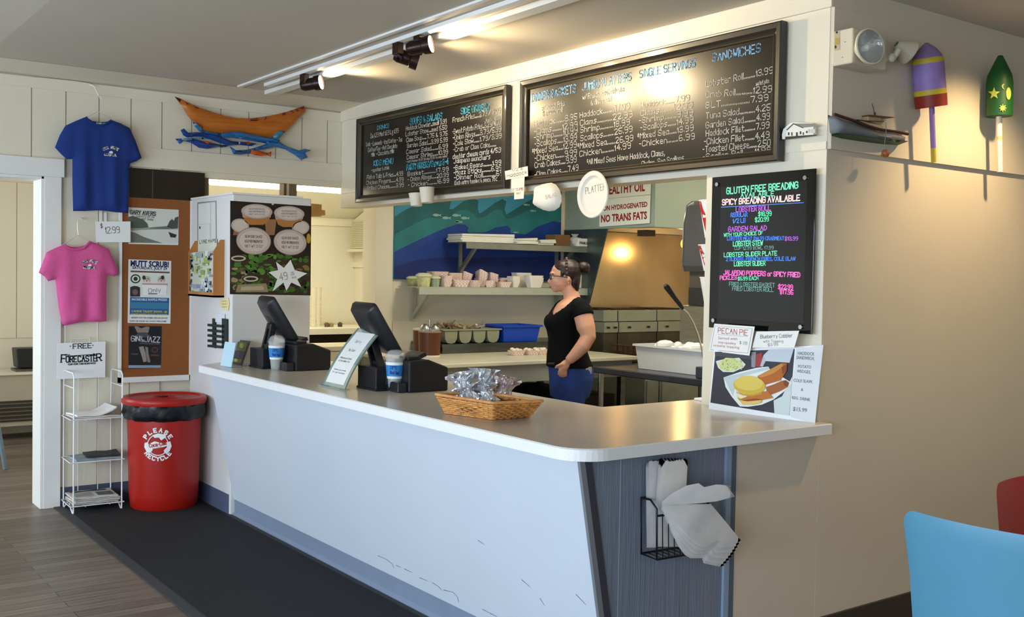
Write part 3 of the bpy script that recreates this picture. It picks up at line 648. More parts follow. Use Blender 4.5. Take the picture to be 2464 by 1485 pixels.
arc_text('PLEASE', ex, ey, 31, 146, 34, 9); arc_text('RECYCLE', ex, ey, 38, 218, 322, 9, True)
g.build('emblem_lettering', None, bbody); g = MB().use(WHITE)
ring = [(p, q) for p, q in zip(ellipse(ex, ey, 26, 26, 40), ellipse(ex, ey, 24, 24, 40))]
for i in range(40):
    (a, b), (c, d) = ring[i], ring[(i+1) % 40]; g.poly([can.hit(*a, .002), can.hit(*c, .002), can.hit(*d, .002), can.hit(*b, .002)])
for pts in ([(366,1048),(380,1043),(398,1046),(400,1052),(388,1060),(382,1053),(372,1054)], [(348,1066),(356,1064),(358,1072),(368,1082),(362,1090),(352,1086),(347,1076)], [(398,1066),(410,1062),(413,1074),(408,1086),(396,1092),(394,1084),(402,1076)], [(356,1070),(372,1062),(388,1066),(404,1064),(400,1074),(384,1078),(366,1080)]):
    g.poly([can.hit(x, y, .0015) for x, y in pts])
for k in range(9): g.poly([can.hit(x, y, .002) for x, y in rect(352+k*8, 976+1.5*math.sin(k), 352+k*8+5, 980)])
g.use(RED); write(g, can, 'Coca-Cola', 360, 1077, 400, 1070, 8, wf=.1, lay=5)
g.build('recycle_emblem', None, bbody)
# mat
g = MB().use(mat('17181b', .85, var=.2, scale=60, bump=.5, bscale=400)); g.box((1.60, 2.2, .001), (2.36, 6.62, .011)); g.build
MT = thing('floor_mat', 'long black ribbed floor mat along the front of the counter', 'mat', (1.97, 4.4, 0)); g.build('pile', None, MT)
g = MB(); g.box((1.545, 2.2, .0008), (1.60, 6.90, .007)).box((2.36, 2.2, .0008), (2.395, 6.62, .007)); g.build('border', mat('3b3c3f', .7), MT)
g = MB(); g.box((1.60, 6.62, .0008), (2.395, 6.90, .007)); g.build('end_strip', mat('2a2b2f', .8, var=.1, scale=40, bump=.3, bscale=300), MT)

# =============== through the doorway ===============
lb = thing('wall_cabinet', 'low beige cabinet with a dark vent grille seen through the doorway', 'cabinet', (1.6, 10.0, 0))
g = MB(); zt = A(40, 902, 1, 9.8)[2]; g.box((-.6, 9.8, .12), (2.15, 10.18, zt)); g.build('body', WAINS, lb)
g = MB(); g.box((-.6, 9.79, .16), (2.15, 9.80, .34)); g.build('grille', mat('3a352f', .6), lb)
g = MB()
for k in range(5): g.box((-.6, 9.783, .175+k*.034), (2.15, 9.79, .185+k*.034))
g.build('grille_slats', mat('6b6253', .5), lb); g = MB(); g.box((-.6, 9.78, zt), (2.15, 10.18, zt+.02)); g.build('cabinet_top', PAINT, lb)
p = A(62, 896, 1, 9.9); z1_ = A(62, 838, 1, 9.9)[2]; pb = thing('black_bin', 'black bin on the cabinet seen through the doorway', 'bin', (p.x+.05, 9.98, zt+.02))
g = MB(); g.prism([(p.x-.07, 9.86, zt+.05), (p.x+.16, 9.86, zt+.05), (p.x+.16, 9.86, z1_), (p.x-.085, 9.86, z1_)], (0, .2, 0)); g.build('body', BLK, pb, bevel=.01); g = MB(); g.box((p.x-.09, 9.85, zt+.02), (p.x+.17, 10.07, zt+.04)); g.build('base', mat('5a544c', .5), pb)
ch = thing('folding_chair', 'blue-grey chair leg and seat edge at the left edge of the frame', 'chair', (1.15, 8.4, 0)); CG = mat('7d8fa0', .4, var=.05)
sh = Sheet((0, 8.4, 0), (1, 0, 0), (0, 0, 1)); 
for a, b, m_ in (((-26, 900), (13, 1120), 0), ((-60, 915), (-70, 1125), .3), ((-20, 930), (5, 1105), .34)):
    p0, p1 = sh.p(*a), sh.p(*b); p1.z = 0.003; g = MB(); g.tube([p0+V((0, m_, 0)), p1+V((0, m_, 0))], .017, 10); g.build('leg', CG, ch, smooth=60)
g = MB(); p0 = sh.p(-40, 905); g.box((p0.x-.22, 8.38, p0.z-.02), (p0.x+.06, 8.78, p0.z+.01)); g.build('seat', CG, ch, bevel=.006)
# =============== boxed-in partition at the far end of the counter ===============
PX, PY, PZ = 2.39, 6.142, 1.962
px1 = A(748, 600, 1, PY)[0]
part = thing('partition_box', 'tall white boxed-in partition standing at the far end of the counter', 'partition', ((PX+px1)/2, 6.5, 0))
g = MB(); g.box((PX, PY, 0), (px1, YB-.04, PZ)); g.build('body', mat('e2e1de', .45, var=.015, scale=4), part, bevel=.006)
g = MB(); g.box((PX-.004, PY-.004, PZ), (px1-.06, YB-.04, PZ+.012)); g.build('top_board', PAINT_W, part)
g = MB(); g.box((PX-.006, PY+.02, 0), (PX, YB-.04, .125)); g.build('base_board', mat('56607a', .5), part)
LF = Sheet((PX, 0, 0), (0, -1, 0), (0, 0, 1)); FF = Sheet((0, PY, 0), (1, 0, 0), (0, 0, 1))
# food poster
def draw_food(g, s):
    pp(g, s, '241611', [(555,489),(746,497),(746,622),(554,622)]); pp(g, s, '3a2a1c', [(554,622),(746,622),(746,709),(555,706)])
    random.seed(5)
    for k in range(150):
        x, y = random.uniform(558, 742), random.uniform(614, 703); c = random.choice(['3f6a22', '4e7d2a', '2f5219', '6b5a33', '8a7a4e', 'a39466', '2a2415', '5b3c22'] if x < 640 else ['3f6a22', '4e7d2a', '2f5219', '2c4517', '6b5a33', '241a10', '8a6a3e'])
        if 596 < x < 672: c = random.choice(['4e7d2a', '5c8f30', '3d6b20'])
        n = 7; rx, ry = random.uniform(5, 13), random.uniform(3, 8); a0 = random.uniform(0, 6)
        pp(g, s, c, [(max(556, min(744, x+rx*random.uniform(.6, 1.1)*math.cos(a0+q*6.28/n))), max(600, min(706, y+ry*random.uniform(.6, 1.1)*math.sin(a0+q*6.28/n)))) for q in range(n)], 2+k % 4)
    def cup(cx, cy, rx, ry, dep, tilt, lay, front=True):
        pp(g, s, 'b87a3e' if front else 'a9724a', [(cx-rx*.93, cy+ry*.1), (cx+rx*.93, cy+ry*.1), (cx+rx*.74, cy+dep), (cx+rx*.4, cy+dep+ry*.35), (cx-rx*.4, cy+dep+ry*.35), (cx-rx*.74, cy+dep)], lay)
        pp(g, s, 'c5a184', [(cx-rx*.95, cy+ry*.1), (cx+rx*.95, cy+ry*.1), (cx+rx*.88, cy+dep*.55), (cx-rx*.88, cy+dep*.55)], lay+1)
        lid(cx, cy, rx, ry, tilt, lay+2)
    def lid(cx, cy, rx, ry, tilt, lay, txt=True):
        pp(g, s, 'a8958a', ellipse(cx, cy, rx, ry, 32, tilt), lay); pp(g, s, 'cdbdb2', ellipse(cx, cy, rx*.95, ry*.93, 32, tilt), lay+1); pp(g, s, 'b5a398', ellipse(cx, cy, rx*.86, ry*.82, 32, tilt), lay+2); pp(g, s, 'd6c8be', ellipse(cx, cy, rx*.83, ry*.79, 32, tilt), lay+3)
        if txt:
            g.use(mat('6f6660', .8))
            for k, tx in enumerate(('SEAFOOD SAUCE', 'KEEP REFRIGERATED', 'NET WT 2 OZ')): write(g, s, tx, cx-rx*.5, cy-ry*.25+k*ry*.35, cx+rx*.5, cy-ry*.22+k*ry*.35, ry*.17, wf=.07, lay=lay+4)
    lid(577, 543, 22, 17, 8, 7, False); lid(723, 548, 21, 17, -6, 7, False); pp(g, s, '9a6b4c', [(563,548),(590,548),(600,566),(560,566)], 6); pp(g, s, '9d7050', [(636,528),(665,528),(660,566),(640,566)], 6)
    cup(617, 509, 38, 18, 26, 3, 8); cup(695, 514, 37, 18, 26, 4, 8)
    lid(609, 580, 42, 33, 6, 12); lid(697, 583, 40, 31, 8, 12)
    pp(g, s, 'c39a2d', ellipse(742, 574, 5, 12), 6)
    for cx, cy in ((603, 671), (573, 622)):
        pp(g, s, '2a231a', ellipse(cx, cy, 21, 9, 24), 8); pp(g, s, 'c9bda0', ellipse(cx, cy, 18, 7, 24), 9); pp(g, s, '2a231a', ellipse(cx, cy, 13, 3.5, 24), 10)
    pp(g, s, '9b8a62', [(572,685),(640,682),(645,703),(566,703)], 7); pp(g, s, 'b9ac8c', [(580,690),(632,688),(636,698),(578,699)], 8)
    g.use(mat('ddd0bd', .5)); g.poly(s.P(ellipse(656, 491.5, 3, 2), LAY*3))
poster('sauce_poster', 'large dark poster of sauce cups and lettuce on the partition front', [(554,483),(749,496),(747,711),(553,708)], mat('1d120e', .3), draw_food, sh=FF)
sp = Sheet((0, PY-.012, 0), (1, 0, 0), (0, 0, 1)); star = thing('star_sign', 'white paper star price sign stuck over the sauce poster', 'sign', sp.p(692, 663))
g = MB(); pts = [(664,630),(683,645),(699,625),(709,650),(739,658),(715,672),(725,691),(701,680),(689,700),(682,680),(656,701),(667,672),(646,655),(669,650)]
g.prism(sp.P(pts), (0, -.0015, 0)); star_ = g.build('star', PAPER, star); g = MB().use(mat('6a6a6e', .8)); s3 = Sheet(sp.o+V((0, -.0016, 0)), sp.x, sp.y)
write(g, s3, '49', 674, 675, 692, 672, 17, wf=.035); write(g, s3, '25', 700, 662, 708, 661, 7, wf=.05); write(g, s3, 'ea', 703, 670, 712, 669, 5, wf=.06); g.build('lettering', None, star_)
# notices, brochure rack, card organiser on the partition's side
def draw_notice(g, s):
    pp(g, s, 'c9c6bf', [(477,490),(519,485),(520,577),(477,582)]); pp(g, s, 'e6e3dc', [(478,492),(506,488),(507,537),(478,540)], 2); pp(g, s, 'dedbd3', [(508,488),(519,487),(519,575),(509,577)], 2); pp(g, s, 'e3e0d8', [(478,541),(505,538),(506,577),(478,580)], 2); pp(g, s, '3b3b40', [(480,545),(483,545),(483,551),(480,551)], 3)
poster('wall_notice', 'small framed notice sheet above the wooden brochure rack', [(475,487),(521,483),(522,579),(475,584)], mat('8b8a88', .5), draw_notice, 'notice', LF)
RYn = A(540, 650, 0, PX)[1]; rX = A(514, 650, 1, RYn)[0]; RYf = A(453, 650, 0, rX)[1]
zt_ = A(514, 606, 1, RYn)[2]; zb_ = A(514, 716, 1, RYn)[2]; zk = A(538, 577, 1, RYn)[2]; zbk = A(514, 700, 1, RYn)[2]
OAK = mat('b87a3f', .45, var=.18, scale=5, stretch=(1, 1, .15))
br = thing('brochure_rack', 'oak brochure rack fixed to the white partition side', 'rack', (rX, (RYn+RYf)/2, (zt_+zb_)/2))
for yy in (RYn, RYf-.012): g = MB(); g.prism([(PX, yy, zb_), (rX, yy, zb_), (rX, yy, zt_), (PX-.025, yy, zk), (PX, yy, zk)], (0, .012, 0)); g.build('side_panel', OAK, br)
g = MB(); g.box((rX, RYn, zb_), (PX, RYf, zb_+.012)).box((rX, RYn+.012, zb_), (rX+.008, RYf-.012, zb_+.03)); g.build('tray', OAK, br)
bro = thing('map_brochure', 'green and grey map brochure showing in the oak rack', 'brochure', (rX+.012, (RYn+RYf)/2, (zt_+zb_)/2))
g = MB(); g.box((rX+.009, RYn+.015, zb_+.014), (rX+.02, RYf-.015, zt_-.004)); bk_ = g.build('booklet', mat('c9cdbb', .6), bro)
s4 = Sheet((rX+.0085, 0, 0), (0, -1, 0), (0, 0, 1)); g = MB(); random.seed(9)
for k in range(95):
    x, y = random.uniform(457, 509), random.uniform(609, 704); c = random.choice(['9db36a', 'b3c07c', '87a35a', 'c8cfa0', '7f9a58', 'a7aeb0']) if 611 < y < 672 else random.choice(['8b93a8', '5d6478', 'b7bcc8', 'd9dce2', '9aa0b0'])
    if x < 462 or x > 504: c = random.choice(['3b3f4d', '8b93a8', '59506a'])
    wd, hh = random.uniform(1.5, 5), random.uniform(1.5, 6); pp(g, s4, c, rect(x-wd, y-hh, x+wd, y+hh), 1+k % 5)
g.build('map_print', None, bk_)
p2 = thing('price_leaflet', 'pale leaflet with printed letters standing behind the map brochure', 'leaflet', (PX-.012, (RYn+RYf)/2+.0, zk)); s4 = Sheet((PX-.01, 0, 0), (0, -1, 0), (0, 0, 1)); g = MB(); g.prism(s4.P([(476,578),(521,575),(521,690),(476,690)]), (.002, 0, 0)); g.build('sheet', mat('d9dcc9', .7), p2)
g = MB().use(mat('4b5560', .7)); write(g, s4, 'LYRE MAPS', 480, 586, 520, 583, 7, wf=.11); g.build('lettering', None, p2)
s4 = Sheet((PX-.004, 0, 0), (0, -1, 0), (0, 0, 1)); g = MB().use(mat('e6d9a2', .7)); g.prism(s4.P([(530,719),(549,716),(552,730),(549,748),(536,745),(529,733)]), (.0015, 0, 0)); g.use(mat('a8945a', .7))
for k in range(3): g.poly(s4.P(rect(534, 724+k*7, 546, 725.5+k*7), .001))
T(g.build('sticky_note', None), 'curled pale yellow note below the oak rack', 'note')
DG = mat('1f2b29', .5); g = MB(); s4 = Sheet((PX-.0, 0, 0), (0, -1, 0), (0, 0, 1)); co_ = thing('card_organiser', 'dark green slatted card organiser on the partition side', 'organiser', s4.p(529, 802))
for a, b in ((515, 521), (538, 550)): g = MB(); g.prism(s4.P([(a, 766), (b, 768), (b, 838), (a, 833)]), (-.012, 0, 0)); g.build('upright', DG, co_)
for k in range(5):
    g = MB(); y = 779+k*12.5; g.prism(s4.P([(508, y), (543, y+3.5), (543, y+9.5), (508, y+6)], .012), (-.012, 0, 0)); g.build('slat', DG, co_)
g = MB(); g.prism(s4.P([(521,754),(543,756),(543,777),(521,775)], .004), (-.004, 0, 0)); T(g.build('card_bundle', mat('dcdce8', .7)), 'white cards standing in the dark green organiser', 'card')
s4 = Sheet((0, 6.13, 0), (1, 0, 0), (0, 0, 1)); g = MB(); g.prism(s4.P([(751,490),(774,492),(774,505),(782,506),(783,518),(774,519),(773,521),(751,521)]), (0, .02, 0)); T(g.build('cardboard_tab', mat('b5813f', .7, var=.1)), 'torn orange-brown cardboard tab beside the sauce poster', 'cardboard')

# =============== on the counter ===============
TH = .001
def leaflet_stand(name, label, px, ytop, lean, m, draw=None):
    (x0, y0), (x1, y1) = px; a = A(x0, y0, 2, ZC+.002); b = A(x1, y1, 2, ZC+.002); xd = (b-a); n = xd.cross(V((0, 0, 1))).normalized(); 
    yd = (V((0, 0, 1))-n*lean).normalized(); s = Sheet(a, xd, yd); L = xd.length; h = s.uv((x0+x1)/2+lean*60, ytop)[1]
    t = thing(name, label, 'leaflet', a); g = MB(); g.obox(s.w(L/2, h/2), s.x*L/2, s.y*h/2, s.n*.002); g.build('leaflet', m, t)
    g = MB(); bk = s.w(L/2, h*.55)-n*.0; g.obox(s.w(L/2, .012)-n*.03+V((0,0,-.008)), s.x*L/2, n*.03, V((0,0,.002))); g.build('stand', mat('dfe9ec', .1, alpha=.45), t)
    if draw: g = MB(); draw(g, Sheet(s.o+s.n*.003, s.x, s.y)); g.build('print', None, t)
    return t
leaflet_stand('leaflet_holder', 'pale blue leaflet in a clear holder at the counter end', ((531, 880), (557, 884)), 824, .2, mat('b9dcec', .35))
def d_photo(g, s):
    for c, q in (('55592e', [(573,822),(596,826),(590,846),(567,842)]), ('8a8f3a', ellipse(582, 832, 5, 6)), ('3a3440', [(566,843),(590,847),(584,866),(561,862)]), ('6c7033', [(562,860),(583,865),(579,874),(558,870)]), ('a3a544', ellipse(568, 867, 4, 4))): pp(g, s, c, q, 1 if len(q) == 4 else 2)
leaflet_stand('photo_leaflet_holder', 'dark leaflet with yellow flowers beside the pale blue one', ((559, 876), (582, 880)), 820, .36, mat('3c3a2c', .3), d_photo)

PL = mat('1c1d22', .38, bump=.02, scale=200); PL2 = mat('121216', .5, bump=.05, scale=150); PLG = mat('26272d', .2)
def register(px_mid, Y, base_px, label, group='touch-screen tills'):
    c = A(*px_mid, 1, Y); b0 = A(*base_px, 2, ZC)+V((.055, .10, 0))
    t = thing('cash_register', label, 'cash register', (b0.x, b0.y, ZC), group)
    tilt = math.radians(31); up = V((-math.sin(tilt), 0, math.cos(tilt))); nn = V((math.cos(tilt), 0, math.sin(tilt))); sd = V((0, 1, 0)); rr = Matrix.Rotation(math.radians(-10), 3, 'Z'); up, nn, sd = rr @ up, rr @ nn, rr @ sd
    W, H = .165, .145
    def rr_ring(w, h, d, r=.02):
        out = []
        for sx, sy, a0 in ((1, 1, 0), (-1, 1, 90), (-1, -1, 180), (1, -1, 270)):
            for k in range(4): a = math.radians(a0+30*k); out.append(c+sd*(sx*(w-r)+r*math.cos(a))+up*(sy*(h-r)+r*math.sin(a))+nn*d)
        return out
    g = MB(); g.loft([rr_ring(W-.06, H-.06, -.045), rr_ring(W-.02, H-.02, -.034), rr_ring(W, H, -.004), rr_ring(W, H, .014), rr_ring(W-.004, H-.004, .018)]); mon = g.build('monitor', PL, t, smooth=40)
    g = MB(); g.loft([rr_ring(W-.015, H-.015, .0185, .006), rr_ring(W-.015, H-.015, .0192, .006)]); g.build('screen', mat('0a0a0e', .08), mon)
    q = c-up*.105-nn*.012; g = MB(); g.obox(c-nn*.034-up*.0, sd*.05, up*.045, nn*.012)
    f0 = V((b0.x+.02, b0.y+.02, ZC+.11)); hd = c-nn*.045-up*.01
    for s_ in (-.042, .042):
        a, b = hd+sd*s_, V((f0.x, f0.y, f0.z))+sd*s_*1.3; k = (b-a); g.obox((a+b)/2, sd*.016, k/2, k.cross(sd).normalized()*.016)
    a, b = hd, f0; k = b-a; g.obox(a+k*.12, sd*.05, k*.10, k.cross(sd).normalized()*.011); g.obox(a+k*.9, sd*.06, k*.08, k.cross(sd).normalized()*.011); g.build('stand_arm', PL2, t, bevel=.003)
    g = MB(); g.box((b0.x-.05, b0.y-.09, ZC), (b0.x+.11, b0.y+.10, ZC+.115)); g.box((b0.x-.055, b0.y-.095, ZC), (b0.x+.115, b0.y+.105, ZC+.012)); base_ = g.build('base', PL2, t, bevel=.005)
    g = MB(); g.box((b0.x+.0, b0.y-.098, ZC+.03), (b0.x+.08, b0.y-.089, ZC+.10)); g.build('port_cover', PLG, base_, bevel=.003)
    g = MB(); z = ZC+.05; g.tube([(b0.x+.03, b0.y-.10, z+.02), (b0.x+.025, b0.y-.112, z+.01), (b0.x+.02, b0.y-.115, z-.03), (b0.x+.03, b0.y-.115, ZC+.004), (b0.x+.08, b0.y-.12, ZC+.004)], .0035, 6); g.build('cable', mat('cfcfcf', .4), t, smooth=60)
    g = MB(); k0 = V((b0.x+.17, b0.y+.03, ZC+.10)); g.obox(k0+V((.03, -.02, .05)), (.05, 0, .02), (0, .07, 0), (-.004, 0, .01)); g.build('keypad', PL, t, bevel=.004)
    return t
register((668, 766), 5.80, (631, 889), 'far black touch-screen till, beside the partition with the sauce poster')
register((905, 790), 4.66, (905, 943), 'near black touch-screen till, behind the curved acrylic sign')
def printer(px0, label, dx=.22, dy=.24):
    b = A(*px0, 2, ZC); t = thing('receipt_printer', label, 'printer', (b.x, b.y, ZC), 'receipt printers'); g = MB()
    g.prism([(b.x, b.y, ZC), (b.x+dx, b.y, ZC), (b.x+dx, b.y, ZC+.115), (b.x+dx*.5, b.y, ZC+.155), (b.x, b.y, ZC+.15)], (0, dy, 0)); g.build('case', PL2, t, bevel=.008)
    g = MB(); g.box((b.x-.05, b.y+.02, ZC), (b.x, b.y+dy*.8, ZC+.05)); g.build('paper_slot', PLG, t, bevel=.006)
    g = MB(); g.box((b.x+.02, b.y+.05, ZC+.15), (b.x+.09, b.y+dy-.03, ZC+.168)); g.build('top_cover', PL, t, bevel=.004); return t
printer((712, 894), 'black receipt printer between the two tills'); printer((985, 946), 'black receipt printer beside the basket of wrapped treats', .22, .17)
# tip cups
CUPC = mat('e9edea', .08, alpha=.32); BILL = mat('8f9c8c', .7, var=.5, scale=55); BLUE = mat('2f86cf', .45); BANDW = mat('eef0f0', .4)
def tip_cup(px, label):
    c = A(*px, 2, ZC); t = thing('tip_cup', label, 'cup', c, 'tip cups on the counter'); R = lambda z: .031+.016*z/.155
    g = MB(); g.lathe(c, [(.029, 0), (R(0), .002), (R(.155), .155), (R(.155)+.002, .158), (R(.155), .160), (R(.155)-.002, .157), (R(.01)-.002, .01)], 32, cap=False); g.build('cup', CUPC, t, smooth=50)
    g = MB(); g.lathe(c, [(.044, .156), (.049, .160), (.049, .166), (.046, .170), (.044, .178), (.036, .192), (.022, .20), (.02, .20)], 32, cap=False); g.build('dome_lid', CUPC, t, smooth=50)
    g = MB().use(BANDW); g.lathe(c, [(R(.062)+.0015, .062), (R(.142)+.0015, .142)], 32, cap=False); g.use(BLUE); g.lathe(c, [(R(.074)+.0022, .074), (R(.128)+.0022, .128)], 32, cap=False)
    g.use(mat('14408a', .5)); cy = CylPx(c, R(.07)+.003, R(.13)+.003, .07+ZC, .13+ZC); x, y = px; k = 2520/(EYE-c).length/1000
    write(g, cy, 'TIPS', x-26*k, y-112*k*.95, x+8*k, y-110*k*.95, 17*k, wf=.08, lay=1); write(g, cy, 'Thank You!', x-26*k, y-88*k*.95, x+18*k, y-84*k*.95, 15*k, wf=.08, lay=1)
    g.build('blue_band', None, t, smooth=50, recalc=False)
    g = MB(); random.seed(int(px[0]))
    for q in range(7):
        a = random.uniform(0, 6.28); d = V((math.cos(a), math.sin(a), 0)); n = V((-d.y, d.x, random.uniform(-.3, .3))).normalized(); o = c+d*random.uniform(.0, .012)+V((0, 0, random.uniform(.035, .06)))
        g.obox(o, n*.017, V((d.x*.25, d.y*.25, 1)).normalized()*.032, d*.0015)
    m = g.build('banknotes', BILL, t); m['kind'] = 'stuff'
    return t
tip_cup((665, 890), 'clear tip cup with blue band by the far till'); tip_cup((950, 941), 'clear tip cup with blue band by the near till')
# curved acrylic sign
o0 = V((2.345, 4.79, ZC+.002)); wd, hgt, lean = .235, .335, math.radians(31)
sg = thing('acrylic_sign', 'curved clear acrylic sign stand holding a white printed sheet', 'sign', (2.42, 4.67, ZC))
def curve(u, v, h=0):
    k = v/hgt; a = lean*(.55+.75*k); x = math.sin(lean)*v*(.72+.42*k); z = math.cos(lean)*v*(1.03-.05*k)
    nx, nz = -math.cos(a), math.sin(a); return V((o0.x+x+nx*h, o0.y-u+.09*k*0, o0.z+z+nz*h))
class Curved:
    o = o0; x = V((0, -1, 0)); y = V((math.sin(lean), 0, math.cos(lean))); n = V((-math.cos(lean), 0, math.sin(lean)))
    def w(s, u, v, h=0): return curve(u, v, h)
    def uv(s, x, y): return Sheet(s.o, s.x, s.y).uv(x, y)
    def P(s, pts, h=0): return [s.w(*s.uv(*p), h) for p in pts]
def strip(mb, u0, u1, v0, v1, h0, h1, n=10):
    rings = []
    for k in range(n+1):
        v = v0+(v1-v0)*k/n; rings.append([curve(u0, v, h0), curve(u1, v, h0), curve(u1, v, h1), curve(u0, v, h1)])
    mb.loft(rings)
g = MB(); strip(g, 0, wd, 0, hgt, 0, .005); g.box((o0.x-.03, o0.y-wd, ZC+.001), (o0.x+.03, o0.y, ZC+.006)); g.build('acrylic_panel', mat('b9cfc8', .04, alpha=.42), sg, smooth=40)
g = MB(); strip(g, .022, wd-.022, .02, hgt-.025, .0055, .0065); g.build('paper_sheet', PAPER, sg, smooth=40)
g = MB(); strip(g, -.004, .0, 0, hgt, -.001, .006); strip(g, wd, wd+.004, 0, hgt, -.001, .006); g.build('panel_edges', mat('7f9a92', .15), sg, smooth=40)
cv = Curved(); g = MB().use(mat('55555c', .8))
for tx, u, v, w_, h_ in (('Sorry', .085, .25, .06, .016), ('No Card', .08, .20, .065, .014), ('Minimum purchase', .045, .155, .12, .010), ('of five dollars for', .045, .138, .12, .010), ('Thank you kindly', .045, .09, .13, .007), ('for your business', .045, .075, .13, .007)):
    st, L = strokes(tx)
    for pl in st:
        q = [(u+p[0]*w_/L, v+p[1]*h_/6) for p in pl]
        for (a, b), (c, d) in zip(q, q[1:]):
            k = V((c-a, d-b));
            if k.length < 1e-6: continue
            k.normalize(); n = V((-k.y, k.x))*.0007; g.add([curve(a+n.x, b+n.y, .0072), curve(a-n.x, b-n.y, .0072), curve(c-n.x, d-n.y, .0072), curve(c+n.x, d+n.y, .0072)], [(0,1,2,3)])
g.build('lettering', None, sg)
# basket of wrapped treats
bz0, bz1 = ZC+.001, ZC+.085
Bc, Bl, Br = A(1186, 1010, 2, bz0), A(1072, 995, 2, bz0), A(1273, 1003, 2, bz0); Rc, Rl, Rr = A(1187, 972, 2, bz1), A(1049, 951, 2, bz1), A(1305, 967, 2, bz1)
Bk, Rk = Bl+Br-Bc, Rl+Rr-Rc
bas = thing('wicker_basket', 'shallow honey-coloured wicker basket of foil-wrapped treats', 'basket', (Bl+Br)/2)
WK = mat('cf8f48', .5, var=.3, scale=26); g = MB(); N = 8
def bpt(side, s_, k): 
    bo = [(Bl, Bc), (Bc, Br), (Br, Bk), (Bk, Bl)][side]; ro = [(Rl, Rc), (Rc, Rr), (Rr, Rk), (Rk, Rl)][side]
    return bo[0].lerp(bo[1], s_).lerp(ro[0].lerp(ro[1], s_), k)
cen = (Bl+Br)/2
for r_ in range(N):
    k = (r_+.5)/N*.93; pts = []
    for side in range(4):
        for q in range(22):
            p = bpt(side, q/22, k); nrm = (p-cen); nrm.z = 0; nrm.normalize(); pts.append(p+nrm*.005*math.sin(q/22*11*math.pi+math.pi*(r_ % 2)))
    g.tube(pts, .0046, 6, True)
for side in range(4):
    for q in range(1, 11): g.tube([bpt(side, q/11, 0), bpt(side, q/11, 1)], .0024, 5)
g.build('weave', WK, bas, smooth=60)
g = MB()
rim = [bpt(sd_, q/12, 1) for sd_ in range(4) for q in range(12)]; g.tube([p+V((0, 0, .003)) for p in rim], .0062, 8, True); g.build('rim', mat('d2965a', .45, var=.2, scale=30), bas, smooth=60)
g = MB(); g.prism([Bl, Bc, Br, Bk], (0, 0, .003)); g.build('base', WK, bas)
g = MB(); nb_ = lambda p: p+(cen-p)*.06; g.loft([[nb_(bpt(k, 0, 0)) for k in range(4)], [nb_(bpt(k, 0, .95)) for k in range(4)]], False); g.build('gap_shade_liner', mat('5f3a18', .7), bas)  # dark liner added behind the weave so its gaps look shaded
FOIL = mat('dfe2e6', .15, .7, var=.25, scale=30); FOIL2 = mat('d8c9c6', .15, .6, var=.4, scale=24); COOK = mat('4a2214', .7, var=.3, scale=40, bump=.4, bscale=60); FILM = mat('f3f5f8', .08, alpha=.5)
def treat(u, v, dz, r, hgt_, lx, ly, label, foil, seed, brown=True):
    random.seed(seed); c = cen+(Bl-Bk).normalized()*0+(Rr-Rc)*u+(Rl-Rc)*v; c.z = ZC+.006+dz
    t = thing('wrapped_treat', label, 'treat', c, 'wrapped treats in the basket')
    g = MB(); g.lathe(c, [(r*.8, 0), (r, .006), (r*1.02, .03), (r*.9, .042), (0, .046)], 20, wob=lambda q, z: .05*math.sin(q*5+seed)); g.build('cake', COOK, t, smooth=60)
    ph = [random.uniform(0, 6.28) for _ in range(6)]
    wob = lambda q, z: .14*math.sin(q*5+ph[0]+z*60)+.12*math.sin(q*9+ph[1]-z*90)+.10*math.sin(q*14+ph[2]+z*140)+random.uniform(-.10, .10)
    ax = V((lx, ly, 1)).normalized(); g = MB(); zz = [0, .012, .028, .042, .054, .064, .074]+[.074+(hgt_-.074)*k/6 for k in range(1, 7)]; rr = [1.0, 1.2, 1.28, 1.22, 1.02, .78, .62, .56, .62, .78, .95, 1.12, 1.25]
    g.lathe(c+V((0, 0, .002)), [(r*a, z) for a, z in zip(rr, zz)], 40, ax, wob, cap=False)
    g.build('wrapper', foil, t); return t
treat(.33, .02, .012, .044, .135, .15, -.1, 'foil-wrapped brownie at the right end of the basket', FOIL2, 3)
treat(.0, -.02, .012, .044, .11, -.1, .1, 'foil-wrapped treat in the middle near the basket front', FOIL, 5)
treat(-.30, .02, .016, .044, .10, -.25, .2, 'silver-wrapped treat at the left end of the basket', FOIL, 8)
treat(-.10, .26, .01, .044, .15, -.2, .1, 'tall silver-wrapped treat at the back left of the basket', FOIL, 11)
treat(.08, .16, .02, .044, .155, .15, .1, 'silver-wrapped treat standing tallest in the basket middle', FOIL, 14)
treat(.30, .28, .02, .044, .14, .3, .0, 'foil-wrapped treat at the back right of the basket', FOIL2, 17)
# gooseneck microphone
mic = thing('gooseneck_microphone', 'black gooseneck microphone on a thin chrome stem by the menu panel', 'microphone', A(1693, 964, 2, ZC)); my = mic.location.y
mp_ = [(1694,962),(1697,920),(1695,880),(1689,840),(1680,805),(1668,775),(1654,752),(1641,741)]; Q = lambda x, y: A(x, y, 1, my)
g = MB(); g.tube([Q(*q) for q in mp_], .0042, 8); g.build('stem', CHROME, mic, smooth=60)
g = MB(); g.tube([Q(1643,743), Q(1636,733), Q(1622,715), Q(1604,690), Q(1601,686)], [.007, .0095, .0105, .014, .010], 14); g.build('head', mat('141416', .5, bump=.2, scale=300), mic, smooth=50)
g = MB(); g.box((mic.location.x-.035, my-.03, ZC+.0005), (mic.location.x+.03, my+.03, ZC+.012)); g.build('base', WHITE, mic, bevel=.004)

